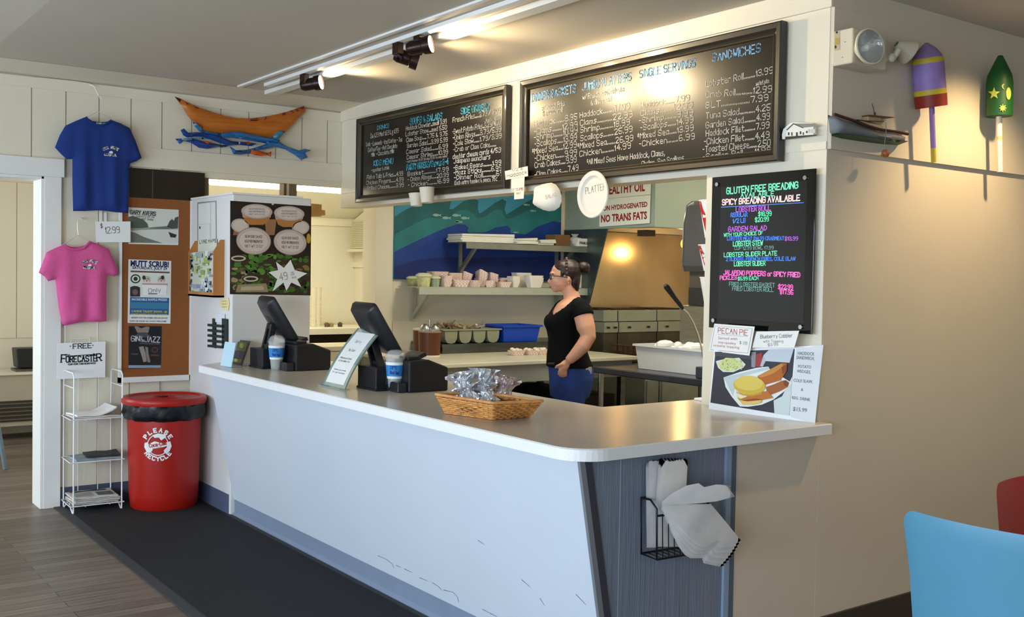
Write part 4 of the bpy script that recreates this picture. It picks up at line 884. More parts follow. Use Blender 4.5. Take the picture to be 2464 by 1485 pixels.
# leaning sandwich poster
a, b = V((3.405, 3.165, ZC+.001)), V((3.462, 2.672, ZC+.001)); xd = (b-a); nn = xd.cross(V((0,0,1))).normalized(); yd = (V((0, 0, 1))-nn*.10).normalized(); SP = Sheet(a, xd, yd)
sw = thing('sandwich_poster', 'white poster of a haddock sandwich leaning on the pillar', 'poster', (a+b)/2)
g = MB(); g.prism(SP.P([(1705,985),(1960,1019),(1981,831),(1718,842)]), SP.n*-.004); swb = g.build('board', mat('f1f3f6', .3), sw)
X2 = lambda pts: [(1660+x/4.95, 760+y/4.95) for x, y in pts]
s5 = Sheet(SP.o, SP.x, SP.y); g = MB()
pp(g, s5, '37363f', X2([(305,430),(1250,395),(1185,1190),(245,1035)])); pp(g, s5, 'dfe4e8', X2([(1265,400),(1590,345),(1490,1295),(1190,1200)]), 1)
pp(g, s5, '4a4a50', X2([(300,430),(735,430),(735,520),(300,480)]), 2)
pp(g, s5, 'a33b3a', X2([(790,460),(860,440),(868,540),(840,610),(780,600)]), 3); pp(g, s5, 'c9d3dc', X2([(880,470),(950,400),(1240,395),(1190,560),(900,540)]), 3); pp(g, s5, 'b9c2cc', X2([(840,600),(880,470),(905,545),(870,610)]), 4); pp(g, s5, '8d9199', X2([(735,430),(790,430),(780,620),(735,610)]), 3)
pp(g, s5, 'cfdbd9', X2([(1000,1010),(1100,960),(1225,720),(1185,1190),(1010,1165)]), 3)
pp(g, s5, 'd9e0db', X2([(312,540),(400,520),(590,500),(668,580),(640,620),(520,672),(400,670),(340,620)]), 4)
pp(g, s5, 'cfd88f', X2([(340,570),(430,500),(520,505),(610,545),(640,590),(560,640),(450,660),(370,630)]), 5); random.seed(2)
for k in range(60): x, y = random.uniform(355, 630), random.uniform(525, 645); pp(g, s5, random.choice(['e6ecb0', 'a9ba66', 'dfe6a0', '8fa050', 'f0f2cf']), X2(ellipse(x, y, random.uniform(5, 14), random.uniform(3, 7), 6, random.uniform(0, 180))), 6+k % 3)
pp(g, s5, 'e9eeee', X2([(405,735),(600,670),(800,620),(940,605),(960,640),(1220,800),(1130,900),(1000,1000),(860,1060),(700,1085),(600,1080),(500,960),(430,850)]), 5)
pp(g, s5, 'c2d0d2', X2([(405,735),(940,605),(960,635),(560,740),(520,960)]), 6)
pp(g, s5, 'b5651f', X2([(810,720),(1000,620),(1100,565),(1165,570),(1160,660),(1130,700),(1090,770),(900,825),(850,790)]), 8); pp(g, s5, 'c98a3e', X2([(810,720),(1000,620),(1100,568),(1120,600),(1000,690),(860,740)]), 9); pp(g, s5, '8a4318', X2([(1100,610),(1165,575),(1160,660),(1110,700)]), 9)
pp(g, s5, 'a4602b', X2([(910,850),(1000,820),(1100,775),(1150,768),(1190,800),(1170,850),(1080,900),(980,940),(930,930)]), 8); pp(g, s5, '7f3f17', X2([(1120,775),(1150,768),(1190,800),(1170,850),(1130,830)]), 9)
pp(g, s5, 'd9b23f', X2([(560,900),(620,980),(760,990),(880,985),(860,1040),(760,1060),(640,1060),(580,990)]), 9); pp(g, s5, 'e9c56a', X2([(595,1010),(720,1000),(860,1005),(840,1040),(720,1062),(640,1055)]), 10)
pp(g, s5, 'c1752a', X2([(590,1000),(700,950),(900,900),(940,900),(1005,980),(860,1005),(720,1010)]), 11); pp(g, s5, '8f4a18', X2([(620,1010),(800,985),(900,1000),(700,1020)]), 12)
pp(g, s5, 'f0e3c0', X2([(565,925),(700,960),(620,990),(585,970)]), 12)
pp(g, s5, 'd7b33c', X2(ellipse(720, 830, 190, 112, 36, 4)), 12); pp(g, s5, 'e2c75c', X2(ellipse(715, 805, 170, 88, 36, 3)), 13); pp(g, s5, 'c99a3a', X2([(560,900),(640,935),(760,945),(880,900),(860,935),(760,960),(640,950)]), 13)
g.use(mat('7c7f86', .7))
for tx, x0, y0, x1, y1, h in (('HADDOCK', 1285, 465, 1485, 475, 38), ('SANDWICH,', 1270, 515, 1485, 530, 38), ('POTATO', 1290, 620, 1445, 630, 36), ('WEDGES,', 1275, 675, 1440, 690, 36), ('COLE SLAW,', 1235, 785, 1465, 805, 36), ('&', 1325, 895, 1350, 898, 34), ('REG. DRINK', 1217, 990, 1435, 1018, 34), ('$15.99', 1230, 1130, 1395, 1150, 45)):
    (x0, y0), (x1, y1) = X2([(x0, y0), (x1, y1)]); write(g, s5, tx, x0, y0, x1, y1, h/4.95, print_=True, bold=.01, lay=3)
g.build('print', None, swb)
# =============== chalkboard menus ===============
MW = Sheet((XM-.012, 0, 0), (0, -1, 0), (0, 0, 1))
CHALK = mat('171310', .27, var=.12, scale=3, spec=.55); FRAME = mat('1f1913', .4, var=.1, scale=8, stretch=(6, 6, .6), coat=.3); FRAME2 = mat('53472f', .4)
CY_ = mat('58b9cf', .7); CY2 = mat('7fb2d9', .7); CW = mat('d9d2c6', .8); CWB = mat('efe9de', .8)
def chalkboard(name, label, corners, fw):
    uv = [MW.uv(*c) for c in corners]; u0 = (uv[0][0]+uv[3][0])/2; u1 = (uv[1][0]+uv[2][0])/2; v1 = (uv[0][1]+uv[1][1])/2; v0 = (uv[2][1]+uv[3][1])/2
    t = thing(name, label, 'menu board', MW.w((u0+u1)/2, (v0+v1)/2)); d = .035
    g = MB(); 
    def frame_loop(offs):                       # profile: list of (inset, height)
        rings = []
        for ins, h in offs: rings.append([MW.w(u0+ins, v0+ins, h), MW.w(u1-ins, v0+ins, h), MW.w(u1-ins, v1-ins, h), MW.w(u0+ins, v1-ins, h)])
        return rings
    g.loft(frame_loop([(0, 0), (0, d), (.006, d+.004), (fw*.5, d+.002), (fw*.7, d-.008), (fw-.008, d-.012)]), False); fr0 = g.build('frame', FRAME, t)
    g = MB(); g.loft(frame_loop([(fw-.008, d-.012), (fw-.004, d-.006), (fw, d-.010), (fw, .01)]), False); g.build('frame_bead', FRAME2, fr0)
    g = MB(); g.add([MW.w(u0+fw-.002, v0+fw-.002, .014), MW.w(u1-fw+.002, v0+fw-.002, .014), MW.w(u1-fw+.002, v1-fw+.002, .014), MW.w(u0+fw-.002, v1-fw+.002, .014)], [(0,1,2,3)]); slate = g.build('slate', CHALK, t)
    return slate, Sheet(MW.o+MW.n*.0145, MW.x, MW.y)
def lettering(parent, sh, nm, m, rows, sx, sy, k, wf, jit=.03, serif=False):
    for tx, x0, y0, x1, y1, h in rows:
        g = MB().use(m); write(g, sh, tx, sx+x0/k, sy+y0/k, sx+x1/k, sy+y1/k, h/k, wf=wf, jit=jit); g.build(nm, None, parent)
random.seed(21)
mb1, s1 = chalkboard('chalkboard_menu', 'smaller black menu board with drinks, soups and side orders', [(863,286),(1226,210),(1230,459),(871,484)], .048)
K1 = (840, 180, 4.641)
lettering(mb1, s1, 'menu_title', CY_, [('DRINKS', 315, 616, 445, 591, 44), ('SOUPS & SALADS', 680, 556, 1038, 492, 66), ('SIDE ORDERS', 1250, 440, 1568, 384, 66), ('KIDS MENU', 275, 1018, 492, 990, 58), ('PARTY ORDERS/Serves 3-4', 645, 1066, 1108, 1000, 62)], *K1, .095)
lettering(mb1, s1, 'menu_line', CW, [
    ('Sm 1.39 Med 1.69 Lg 1.99', 240, 708, 552, 645, 46), ('Soda - Lemonade - Iced Coffee - Tea', 190, 800, 592, 742, 42), ('Coffee/Tea - Hot Chocolate', 212, 862, 538, 812, 42), ('Milk - Chocolate Milk', 250, 914, 502, 872, 40),
    ('- appetizer & drink', 245, 1086, 446, 1054, 36), ('Fish n Tails & Fries.....4.99', 200, 1166, 602, 1122, 42), ('Chicken Fingers........4.99', 195, 1228, 606, 1186, 40), ('Grilled Cheese.........3.99', 200, 1286, 610, 1248, 40),
    ('Haddock Chowder...small 3.99', 636, 622, 1090, 540, 44), ('Lobster Stew.....med 5.50', 632, 686, 1092, 606, 44), ('Clam Soup......7.75 & 9.75', 640, 752, 1098, 674, 44), ('Garden Salad.....3.99 5.99', 648, 816, 1100, 744, 44), ('Caesar Salad.........6.99', 640, 884, 1102, 816, 44), ('Caesar Shrimp.......10.99', 645, 944, 1104, 882, 44), ('- Add Chicken 3.99 Shrimp 5.99 to any salad', 632, 984, 1096, 918, 24),
    ('Basket.............17.99', 655, 1130, 1110, 1072, 42), ('- Onion Rings......20.99', 650, 1192, 1112, 1136, 42), ('- Chicken..........16.99', 655, 1254, 1116, 1200, 42),
    ('French Fries......2.79 / 3.99', 1158, 532, 1692, 424, 52), ('Jumbo 4.99', 1515, 532, 1690, 500, 40), ('-Sweet Potato Fries...3.29/4.99', 1152, 664, 1694, 556, 52), ('-Onion Rings......3.79/5.99', 1155, 732, 1698, 630, 52), ('-Cole Slaw.......1.79/3.99', 1158, 798, 1702, 704, 50), ('-Crab or Clam Cake........', 1160, 862, 1640, 796, 48)], *K1, .075)
lettering(mb1, s1, 'bold_menu_line', CWB, [('cheddar cheese curds 4/5.99', 1158, 940, 1722, 858, 48), ('Jalapeno munchers', 1170, 990, 1575, 938, 48), ('-Baked Beans..........1.99', 1162, 1062, 1696, 1000, 46), ('-Mozz Sticks..........6.99', 1164, 1118, 1704, 1064, 46), ('-Dinner Roll............69', 1168, 1174, 1722, 1122, 46), ('Each extra topping & sauce 75c', 1180, 1228, 1652, 1180, 40)], *K1, .09)
mb2, s2 = chalkboard('chalkboard_menu', 'larger black menu board with dinner baskets, platters and sandwiches', [(1258.4,201),(1892,49),(1889,391),(1264,447)], .052)
K2 = (1240, 40, 3.535)
lettering(mb2, s2, 'menu_title', CY2, [('DINNER BASKETS', 142, 724, 514, 642, 62), ('JUMBO PLATTERS', 570, 630, 986, 542, 62), ('SINGLE SERVINGS', 1056, 520, 1532, 424, 62), ('SANDWICHES', 1680, 384, 2084, 300, 68)], *K2, .075)
lettering(mb2, s2, 'menu_line', CW, [
    ('w/ French Fries', 228, 796, 420, 756, 40), ('& dinner roll', 236, 846, 400, 812, 40), ('w/ French Fries, cole slaw', 574, 708, 930, 632, 42), ('& dinner roll', 644, 756, 816, 718, 40),
    ('Haddock.........8.95', 158, 938, 526, 872, 46), ('-Clams.........12.99', 156, 1002, 528, 940, 46), ('-Shrimp........10.99', 156, 1052, 528, 990, 46), ('-Scallops......13.99', 160, 1108, 524, 1050, 46), ('*Mixed Sea.....12.99', 140, 1172, 520, 1110, 46), ('-Chicken........9.99', 160, 1230, 522, 1176, 46), ('Crab Cakes......9.99', 166, 1288, 520, 1236, 46), ('-Clam Cakes.......7.49', 160, 1370, 536, 1306, 46),
    ('Haddock..........17.99', 550, 862, 972, 780, 46), ('Clams............22.99', 552, 928, 996, 852, 46), ('Shrimp...........18.99', 554, 988, 974, 918, 46), ('Scallops.........25.99', 554, 1058, 996, 978, 46), ('*Mixed Sea.......26.99', 524, 1126, 1002, 1056, 46), ('Chicken..........14.99', 548, 1192, 982, 1118, 46),
    ('Haddock.......7.99', 1064, 780, 1480, 712, 46), ('Clams.........12.99', 1066, 846, 1510, 770, 46), ('-Shrimp.........8.99', 1046, 910, 1512, 836, 46), ('-Scallops.......14.99', 1060, 970, 1514, 898, 46), ('*Mixed Sea......13.99', 1034, 1042, 1516, 968, 46), ('-Chicken........6.99', 1048, 1108, 1526, 1040, 46),
    ('*All Mixed Seas Have: Haddock, Clams,', 606, 1258, 1272, 1180, 44), ('Shrimp, Sea Scallops', 1074, 1276, 1432, 1222, 44),
    ('Lobster Roll.........13.99', 1620, 600, 2190, 480, 50), ('market price', 2050, 588, 2160, 560, 34), ('Crab Roll............12.99', 1622, 690, 2180, 640, 50), ('BLT...................7.99', 1622, 780, 2150, 714, 50), ('Tuna Salad............4.25', 1622, 870, 2170, 796, 50), ('Garden Salad..........4.99', 1622, 950, 2166, 870, 50), ('Haddock Filet.........7.99', 1622, 1020, 2160, 946, 50), ('-Chicken Filet........4.49', 1600, 1090, 2160, 1030, 50), ('-Toasted Cheese.......2.50', 1590, 1156, 2170, 1098, 50), ('-Scallop Roll........11.99', 1590, 1218, 2172, 1156, 46)], *K2, .062)
for px in ((1251, 176), (1280, 196), (1884, 46), (1336, 155), (1247, 206), (940, 249), (1885, 14)):
    pass
# paper tags, cups, plate and bowl pinned up as size samples
s = Sheet((XM-.05, 0, 0), (0, -1, 0), (0, 0, 1)); tg = thing('paper_sign', 'white paper tags taped in a cross between the two menu boards', 'sign', s.p(1247, 425))
for pts, h in (([(1216,412),(1271,400),(1272,424),(1218,433)], .004), ([(1231,430),(1263,424),(1262,451),(1231,454)], .002), ([(1238,440),(1262,437),(1260,478),(1237,480)], .0)):
    g = MB(); g.prism(s.P(pts, h), s.n*-.001); g.build('paper_tag', mat('e9e3d4', .75), tg)
g = MB().use(mat('77736c', .8)); s6 = Sheet(s.o+s.n*.0045, s.x, s.y); write(g, s6, '1/2 lb', 1232, 413, 1258, 408, 6, wf=.07); write(g, s6, 'Haddock', 1220, 428, 1268, 418, 9, wf=.06); g.use(mat('c07a78', .8)); s6 = Sheet(s.o+s.n*.001, s.x, s.y); write(g, s6, 'FRIED', 1242, 450, 1258, 449, 5, wf=.08); write(g, s6, 'CLAMS', 1242, 458, 1258, 457, 5, wf=.08); write(g, s6, 'PINT', 1243, 468, 1252, 467, 4, wf=.08); g.build('lettering', None, tg)
PCUP = mat('e9e2cf', .6)
def paper_cup(label, cx, yt, yb, wt, wb_):
    s = Sheet((XM-.11, 0, 0), (0, -1, 0), (0, 0, 1)); a, b = s.p(cx, yt), s.p(cx, yb); h = (a-b).length; mp = h/(yb-yt); t = thing('paper_cup', label, 'cup', b, 'sample cups on the menu board')
    ax = V((0, .06, 1)).normalized(); R0, R1 = wb_/2*mp*1.08, wt/2*mp*1.08
    g = MB(); g.lathe(b, [(R0*.9, .002), (R0, 0), (R1, h-.004), (R1-.002, h-.004), (R0-.002, .004), (0, .004)], 32, ax); g.build('body', PCUP, t, smooth=40)
    g = MB(); g.tube([b+ax*(h-.003)+ax.orthogonal().normalized()*R1*math.cos(q)+ax.cross(ax.orthogonal().normalized())*R1*math.sin(q) for q in [k*math.pi/14 for k in range(28)]], .0028, 6, True); g.build('rim', PCUP, t, smooth=60)
paper_cup('smaller white paper cup hung below the drinks menu board', 1002, 465, 496, 33, 25); paper_cup('bigger white paper cup hung below the drinks menu board', 1028, 451, 488, 34, 27)
PL_ = mat('eee8da', .55, bump=.03, scale=150)
s = Sheet((XM-.085, 0, 0), (0, -1, 0), (0, 0, 1)); cpt = s.p(1426, 468); r_ = (s.p(1426, 411)-cpt).length; pt = thing('paper_plate', 'round white paper plate marked PLATTER hung under the menu board', 'plate', cpt)
g = MB(); g.lathe(cpt-s.n*.012, [(0, .002), (r_*.66, .002), (r_*.74, .004), (r_*.80, .013), (r_*.97, .017), (r_, .012), (r_*.98, .010), (r_*.78, .004), (r_*.7, -.002), (0, -.002)], 56, s.n); pl0 = g.build('plate', PL_, pt, smooth=40)
g = MB().use(mat('8c877e', .8)); s6 = Sheet(cpt-s.n*.0092, s.x, s.y); write(g, s6, 'PLATTER', 1409, 467, 1457, 456, 15, wf=.035); g.build('lettering', None, pl0)
s = Sheet((XM-.085, 0, 0), (0, -1, 0), (0, 0, 1)); bl = thing('salad_bowl', 'white moulded paper bowl marked SALAD hung under the menu board', 'bowl', s.p(1312, 472))
out = [(1285,449),(1297,443),(1310,440),(1320,439),(1331,444),(1339,455),(1344,470),(1344,485),(1339,498),(1328,506),(1314,508),(1300,505),(1288,499),(1280,492),(1283,478),(1284,462)]
g = MB(); pillow(g, [s.uv(*q) for q in out], .012, lambda u, v, d: .045*math.sqrt(max(0, 1-(1-min(d/.055, 1))**2)), -.9, lambda a, b, c: s.w(a, b, c-.02)); g.build('bowl', PL_, bl, smooth=60)
g = MB().use(mat('9a8f86', .8)); s6 = Sheet(s.o+s.n*.0275, s.x, s.y); write(g, s6, 'SALAD', 1313, 479, 1339, 472, 9, wf=.045); g.build('lettering', None, bl)

# =============== glossy black menu panel on the pillar ===============
PN = Sheet((XM-.03, 0, 0), (0, -1, 0), (0, 0, 1)); corners = [(1713,426),(1966,406),(1950,807),(1706,786)]
uv = [PN.uv(*c) for c in corners]; U0, U1 = (uv[0][0]+uv[3][0])/2, (uv[1][0]+uv[2][0])/2; W0, W1 = (uv[2][1]+uv[3][1])/2, (uv[0][1]+uv[1][1])/2
bp = thing('marker_board', 'glossy black marker board with neon-coloured lobster menu on the pillar', 'menu board', PN.w((U0+U1)/2, (W0+W1)/2))
g = MB(); a, b = PN.w(U0, W0), PN.w(U1, W1, -.006); g.box(a, b); g.build('panel', mat('050506', .05, spec=.6), bp, bevel=.002)
s7 = Sheet(PN.o+PN.n*.0004, PN.x, PN.y); g = MB(); p0, p1 = s7.uv(1737, 452), s7.uv(1932, 776); q0 = s7.uv(1728, 766); g.add([s7.w(p0[0]-.005, q0[1]), s7.w(p1[0]+.003, q0[1]), s7.w(p1[0]+.003, p0[1]+.004), s7.w(p0[0]-.005, p0[1]+.004)], [(0,1,2,3)]); wsf = g.build('writing_surface', mat('1c1c20', .06, spec=.6), bp)
for x, y in ((1727, 444), (1939, 428), (1718, 771), (1928, 787)):
    g = MB(); c = PN.p(x, y); g.cyl(c-PN.n*.03, c+PN.n*.008, .009, n=16); g.build('standoff', CHROME, bp, smooth=50)
s8 = Sheet(PN.o+PN.n*.0008, PN.x, PN.y); K3 = (1700, 400, 3.537)
def neon(nm, h, rows, wf=.1): lettering(wsf, s8, nm, mat(h, .6, emit=.35), rows, *K3, wf, .03)  # marker ink colours, given a faint glow of their own
neon('green_line', '7fe3c0', [('GLUTEN FREE BREADING', 172, 236, 778, 186, 50), ('AVAILABLE', 292, 270, 576, 250, 36), ('LOBSTER STEW', 228, 680, 478, 672, 38), ('LOBSTER SLIDER PLATE', 150, 772, 600, 758, 34), ('LOBSTER SLIDER', 236, 850, 500, 844, 36), ('WITH YOUR CHOICE OF', 150, 600, 480, 582, 28), ('$18.99', 442, 424, 552, 420, 34), ('$20.99', 415, 474, 530, 466, 34), ('$5.99 EACH', 268, 972, 440, 966, 28)])
neon('white_line', 'f0d8d6', [('SPICY BREADING AVAILABLE', 135, 330, 794, 292, 44)], .11)
neon('purple_line', 'c06fd8', [('LOBSTER ROLL', 252, 390, 546, 374, 40), ('GARDEN SALAD', 186, 556, 512, 544, 38), ('$13.99', 668, 632, 778, 630, 30)])
neon('blue_line', '4f8fe8', [('REGULAR', 208, 432, 348, 428, 32), ('1/2 LB', 226, 484, 332, 478, 34), ('LOBSTER MEAT $14.99 CRABMEAT', 176, 630, 660, 628, 28), ('2 SLIDERS, FRENCH FRIES, COLE SLAW', 168, 806, 756, 802, 28)], .11)
neon('pink_line', 'f57fd0', [('JALAPENO POPPERS or SPICY FRIED', 145, 922, 796, 944, 36), ('PICKLES', 116, 968, 258, 962, 32), ('$22.99', 612, 1044, 734, 1048, 36), ('$17.95', 626, 1086, 738, 1092, 34)], .11)
neon('teal_line', '7fb0a6', [('FRIED LOBSTER BASKET', 194, 1018, 580, 1030, 32), ('FRIED LOBSTER ROLL', 220, 1058, 570, 1068, 32), ('CUP 12.99 BOWL 17.99', 240, 712, 570, 706, 26)], .07)
g = MB(); pp(g, s8, mat('4f8fe8', .6, emit=.35), [(1735,498),(1934,487),(1934,488.5),(1735,499.6)]); g.build('underline', None, wsf)
def card(name, label, corners, d, m, rows, tilt=0):
    s = Sheet((XM-d, 0, 0), (0, -1, 0), (tilt, 0, 1)); s.o = s.o; t = thing(name, label, 'card', s.p(sum(c[0] for c in corners)/4, sum(c[1] for c in corners)/4)); g = MB(); g.prism(s.P(corners), s.n*-.0015); cd = g.build('card', m, t)
    s9 = Sheet(s.o+s.n*.0002, s.x, s.y); g = MB()
    for col, tx, x0, y0, x1, y1, h, pr in rows:
        g = MB().use(mat(col, .8)); x0, y0 = 1660+x0/4.95, 760+y0/4.95; x1, y1 = 1660+x1/4.95, 760+y1/4.95; write(g, s9, tx, x0, y0, x1, y1, h/4.95, wf=.05, print_=pr, bold=0); g.build('lettering', None, cd)
    if rows[0][1] == 'PECAN PIE':
        g = MB()
        for pts in ([(298,118),(745,152),(745,155),(298,121)], [(300,118),(303,118),(250,405),(247,405)], [(742,152),(746,152),(692,445),(688,445)], [(248,402),(690,443),(690,447),(248,406)], [(335,222),(690,245),(690,248),(335,225)]): g.use(mat('8a8f98', .8)); g.poly(s9.P([(1660+x/4.95, 760+y/4.95) for x, y in pts], LAY))
        g.build('border', None, cd)
card('price_card', 'white card reading PECAN PIE in red below the black marker board', [(1719,779),(1816,786),(1803,856),(1705,844)], .075, PAPER, [('b8403c', 'PECAN PIE', 335, 205, 690, 235, 62, False), ('b8706c', 'Served with', 338, 278, 565, 290, 30, True), ('b8706c', 'top-quality', 335, 325, 550, 345, 28, True), ('b8706c', 'creamy topping', 280, 362, 590, 392, 28, True), ('70757c', '$', 592, 335, 612, 338, 36, True), ('8d9299', '3.99', 630, 340, 682, 345, 34, False)])
card('price_card', 'white handwritten blueberry cobbler card below the black marker board', [(1820,798),(1923,796),(1911,837),(1810,837)], .066, PAPER, [('3d3f46', 'Blueberry Cobbler', 840, 270, 1225, 255, 42, False), ('3d3f46', 'with Topping', 875, 318, 1110, 315, 28, False), ('3d3f46', '$3.99', 930, 362, 1050, 355, 30, False)])
sg2 = Sheet((XM-.05, 0, 0), (0, -1, 0), (0, 0, 1))
# little house plaque on the pillar
s = Sheet((XM-.014, 0, 0), (0, -1, 0), (0, 0, 1)); hp = thing('house_plaque', 'small white house plaque beside the large menu board', 'plaque', s.p(1930, 316)); X4 = lambda pts: [(1880+x/3.094, y/3.094) for x, y in pts]
g = MB(); g.prism(s.P(X4([(28,1005),(38,965),(90,918),(140,915),(255,920),(278,940),(262,950),(262,1010),(30,1040)])), s.n*.02); g.build('house', mat('e9e7df', .5), hp)
s9 = Sheet(s.o+s.n*.0205, s.x, s.y); g = MB()
pp(g, s9, '8a867c', X4([(90,920),(255,920),(276,940),(165,950),(140,940)])); pp(g, s9, '2a2a2a', X4([(30,1018),(262,1002),(262,1010),(30,1040)])); pp(g, s9, '3a3a3a', X4([(38,965),(90,918),(95,922),(42,972)]))
pp(g, s9, '3a3a3a', X4([(90,918),(165,950),(163,956),(88,924)]))
for x, y, a, b in ((50,985,10,22),(75,985,8,25),(110,985,12,28),(138,978,10,22),(160,985,8,20),(185,975,10,16)): pp(g, s9, '1f1f22', X4(rect(x, y, x+a, y+b)))
for x in (200, 220, 240): pp(g, s9, 'c9c5ba', X4(rect(x, 962, x+12, 990)))
g.build('house_details', None, hp)

# =============== right wall ===============
RWS = lambda d: Sheet((0, YR-.02-d, 0), (1, 0, 0), (0, 0, 1))
em = thing('emergency_light', 'beige twin-head emergency light high on the right wall', 'emergency light', RWS(.05).p(2070, 110)); EM = mat('d3cab3', .5)
x0 = A(2003, 110, 1, YR-.02)[0]; fr = YR-.02-.095; x1 = A(2134, 110, 1, fr)[0]; zt2 = A(2040, 62, 1, fr)[2]; zb2 = A(2040, 149, 1, fr)[2]
g = MB(); g.box((x0, fr, zb2), (x1, YR-.019, zt2)); g.build('housing', EM, em, bevel=.006)
s = Sheet((x0-.0005, 0, 0), (0, -1, 0), (0, 0, 1)); g = MB(); pp(g, s, 'b9ab8c', [(2008,76),(2021,73),(2021,120),(2008,122)]); pp(g, s, 'b09b4e', [(2010,92),(2020,91),(2020,107),(2010,108)], 2); pp(g, s, '1b1b1b', ellipse(2014, 78, 2.5, 2.8), 2); pp(g, s, '1b1b1b', ellipse(2011, 113, 2.2, 4), 2); pp(g, s, '6b6658', ellipse(2034, 101, 1.2, 1.2), 2); pp(g, s, '6b6658', ellipse(2027, 138, 1.2, 1.2), 2); g.build('test_panel', None, em)
def lamp_head(c, n, r, nm, depth):
    n = V(n).normalized(); g = MB(); g.lathe(c, [(r*.25, -depth), (r*.45, -depth*.8), (r*.8, -depth*.3), (r, 0), (r*1.06, .004), (r*1.06, .012), (r*.98, .014)], 36, n, cap=False); o = g.build(nm, mat('d6cdb6', .45), em, smooth=40)
    e = o
    g = MB(); g.lathe(c, [(0, -depth*.5), (r*.4, -depth*.42), (r*.97, .006)], 36, n, cap=False); g2 = g.build('reflector', mat('b9b9b4', .12, .9, bump=.3, scale=60), e, smooth=50)
    g = MB(); g.lathe(c, [(r*.97, .009), (r*.5, .018), (0, .021)], 36, n, cap=False); g.build('lens', mat('e8efee', .04, alpha=.25), e, smooth=60)
    g = MB(); g.lathe(c-n*depth*.5, [(.012, 0), (.014, .02), (.008, .03), (0, .032)], 14, n); g.build('bulb', mat('f0efe6', .2), e, smooth=60)
c1 = A(2090, 113, 1, fr-.055); lamp_head(c1, (-.25, -1, .05), .066, 'lamp_head', .06)
c2 = A(2184, 124, 1, YR-.075); lamp_head(c2, (.80, -.35, -.45), .050, 'lamp_head', .06)
g = MB(); g.tube([V((x1-.02, fr+.05, zb2+.04)), A(2150, 139, 1, fr-.0), A(2156, 130, 1, fr-.01), A(2163, 118, 1, fr-.02)], [.012, .014, .012, .012], 12); g.ell(A(2146, 139, 1, fr-.005), .018, .014, .018); g.build('swivel_arm', mat('d9d2bf', .4), em, smooth=60)
# half-hull lobster boat
s = RWS(.0); X5 = lambda pts: [(1880+x/3.094, y/3.094) for x, y in pts]
bm = thing('boat_model', 'grey and green half-hull lobster boat model on the right wall', 'boat model', s.p(2080, 310))
def slab(pts, nm, m, th, bev=.004): g = MB(); g.prism(s.P(X5(pts), .0), s.n*th); g.build(nm, m, bm, bevel=bev)
g = MB(); hullp = X5([(345,855),(420,880),(500,905),(600,945),(690,970),(800,985),(895,1003),(888,1060),(870,1078),(760,1070),(600,1052),(450,1030),(375,1010),(360,985)])
pillow(g, [s.uv(*q) for q in hullp], .012, lambda u, v, d: .045*math.sqrt(min(1, d/.03)), 0, lambda a, b, c: s.w(a, b, c+.001)); g.build('hull', mat('7c7f82', .45, var=.05), bm, smooth=60)
g = MB(); bot = X5([(362,978),(450,1000),(600,1018),(760,1035),(888,1042),(886,1062),(870,1080),(760,1074),(600,1055),(450,1032),(374,1012)])
pillow(g, [s.uv(*q) for q in bot], .01, lambda u, v, d: .05*math.sqrt(min(1, d/.01)), 0, lambda a, b, c: s.w(a, b, c+.001)); g.build('hull_bottom', mat('12401f', .45), bm, smooth=60)
g = MB(); g.tube([s.p(q[0], q[1], .03) for q in X5([(345,856),(420,881),(500,906),(600,946),(690,971),(800,986),(895,1004)])], .006, 6); g.build('gunwale', mat('4a2620', .5), bm, smooth=60)
slab([(510,900),(560,905),(690,935),(712,945),(712,968),(600,945)], 'cabin', mat('cdb592', .5), .03)
slab([(600,870),(700,880),(700,935),(690,935),(600,905)], 'wheelhouse', mat('b9a27c', .5), .03); slab([(595,862),(640,866),(770,878),(785,884),(690,882),(600,872)], 'roof', mat('6d4a2e', .5), .04); slab([(505,897),(580,905),(705,908),(705,914),(580,912)], 'cabin_roof', mat('6d4a2e', .5), .04)
g = MB(); g.tube([s.p(*q, .02) for q in X5([(662,868),(655,810),(645,775)])], .0015, 5); g.tube([s.p(*q, .02) for q in X5([(665,868),(666,840)])], .004, 5); g.build('mast', mat('3a3330', .5), bm)
g = MB(); g.tube([s.p(*q, .06) for q in X5([(684,920),(686,1000),(676,1060),(674,1135)])], .0014, 5); g.build('line', mat('8d8170', .7), bm); g = MB(); g.ell(s.p(*X5([(681,1152)])[0], .06), .017, .017, .017); g.build('float', mat('a35d33', .5), bm, smooth=60)
g = MB(); g.tube([s.p(*q, .06) for q in X5([(681,1152),(640,1172)])], .004, 5); g.build('gaff', mat('a07a55', .5), bm)
# lobster buoys
def buoy(label, top, tip_r, prof, axis_px, cols, stick, sd):
    s = RWS(.07); a, b = s.p(*axis_px[0]), s.p(*axis_px[1]); ax = (a-b).normalized(); L = (a-b).length; t = thing('lobster_buoy', label, 'buoy', (a+b)/2, 'painted lobster buoys')
    R = sd; g = MB()
    cuts = [0]+[c[0] for c in cols]
    def rad(z):
        for (z0, r0), (z1, r1) in zip(prof, prof[1:]):
            if z0 <= z <= z1: return r0+(r1-r0)*(z-z0)/max(z1-z0, 1e-6)
        return prof[-1][1]
    for (z0, z1, col) in cols:
        zs = sorted(set([z0, z1]+[p[0] for p in prof if z0 < p[0] < z1])); g.use(mat(col, .5, var=.06, scale=20))
        g.lathe(b, [(rad(z)*R, z*L) for z in zs], 14, ax, cap=(z1 == 1 or z0 == 0))
    fl = g.build('float', None, t, smooth=28)
    g = MB(); p0, p1 = s.p(*stick[0]), s.p(*stick[1])
    for (k0, k1, col) in stick[2]: g.use(mat(col, .5)); g.cyl(p0.lerp(p1, k0), p0.lerp(p1, k1), stick[3], n=12)
    g.build('stick', None, t, smooth=40); return fl, s
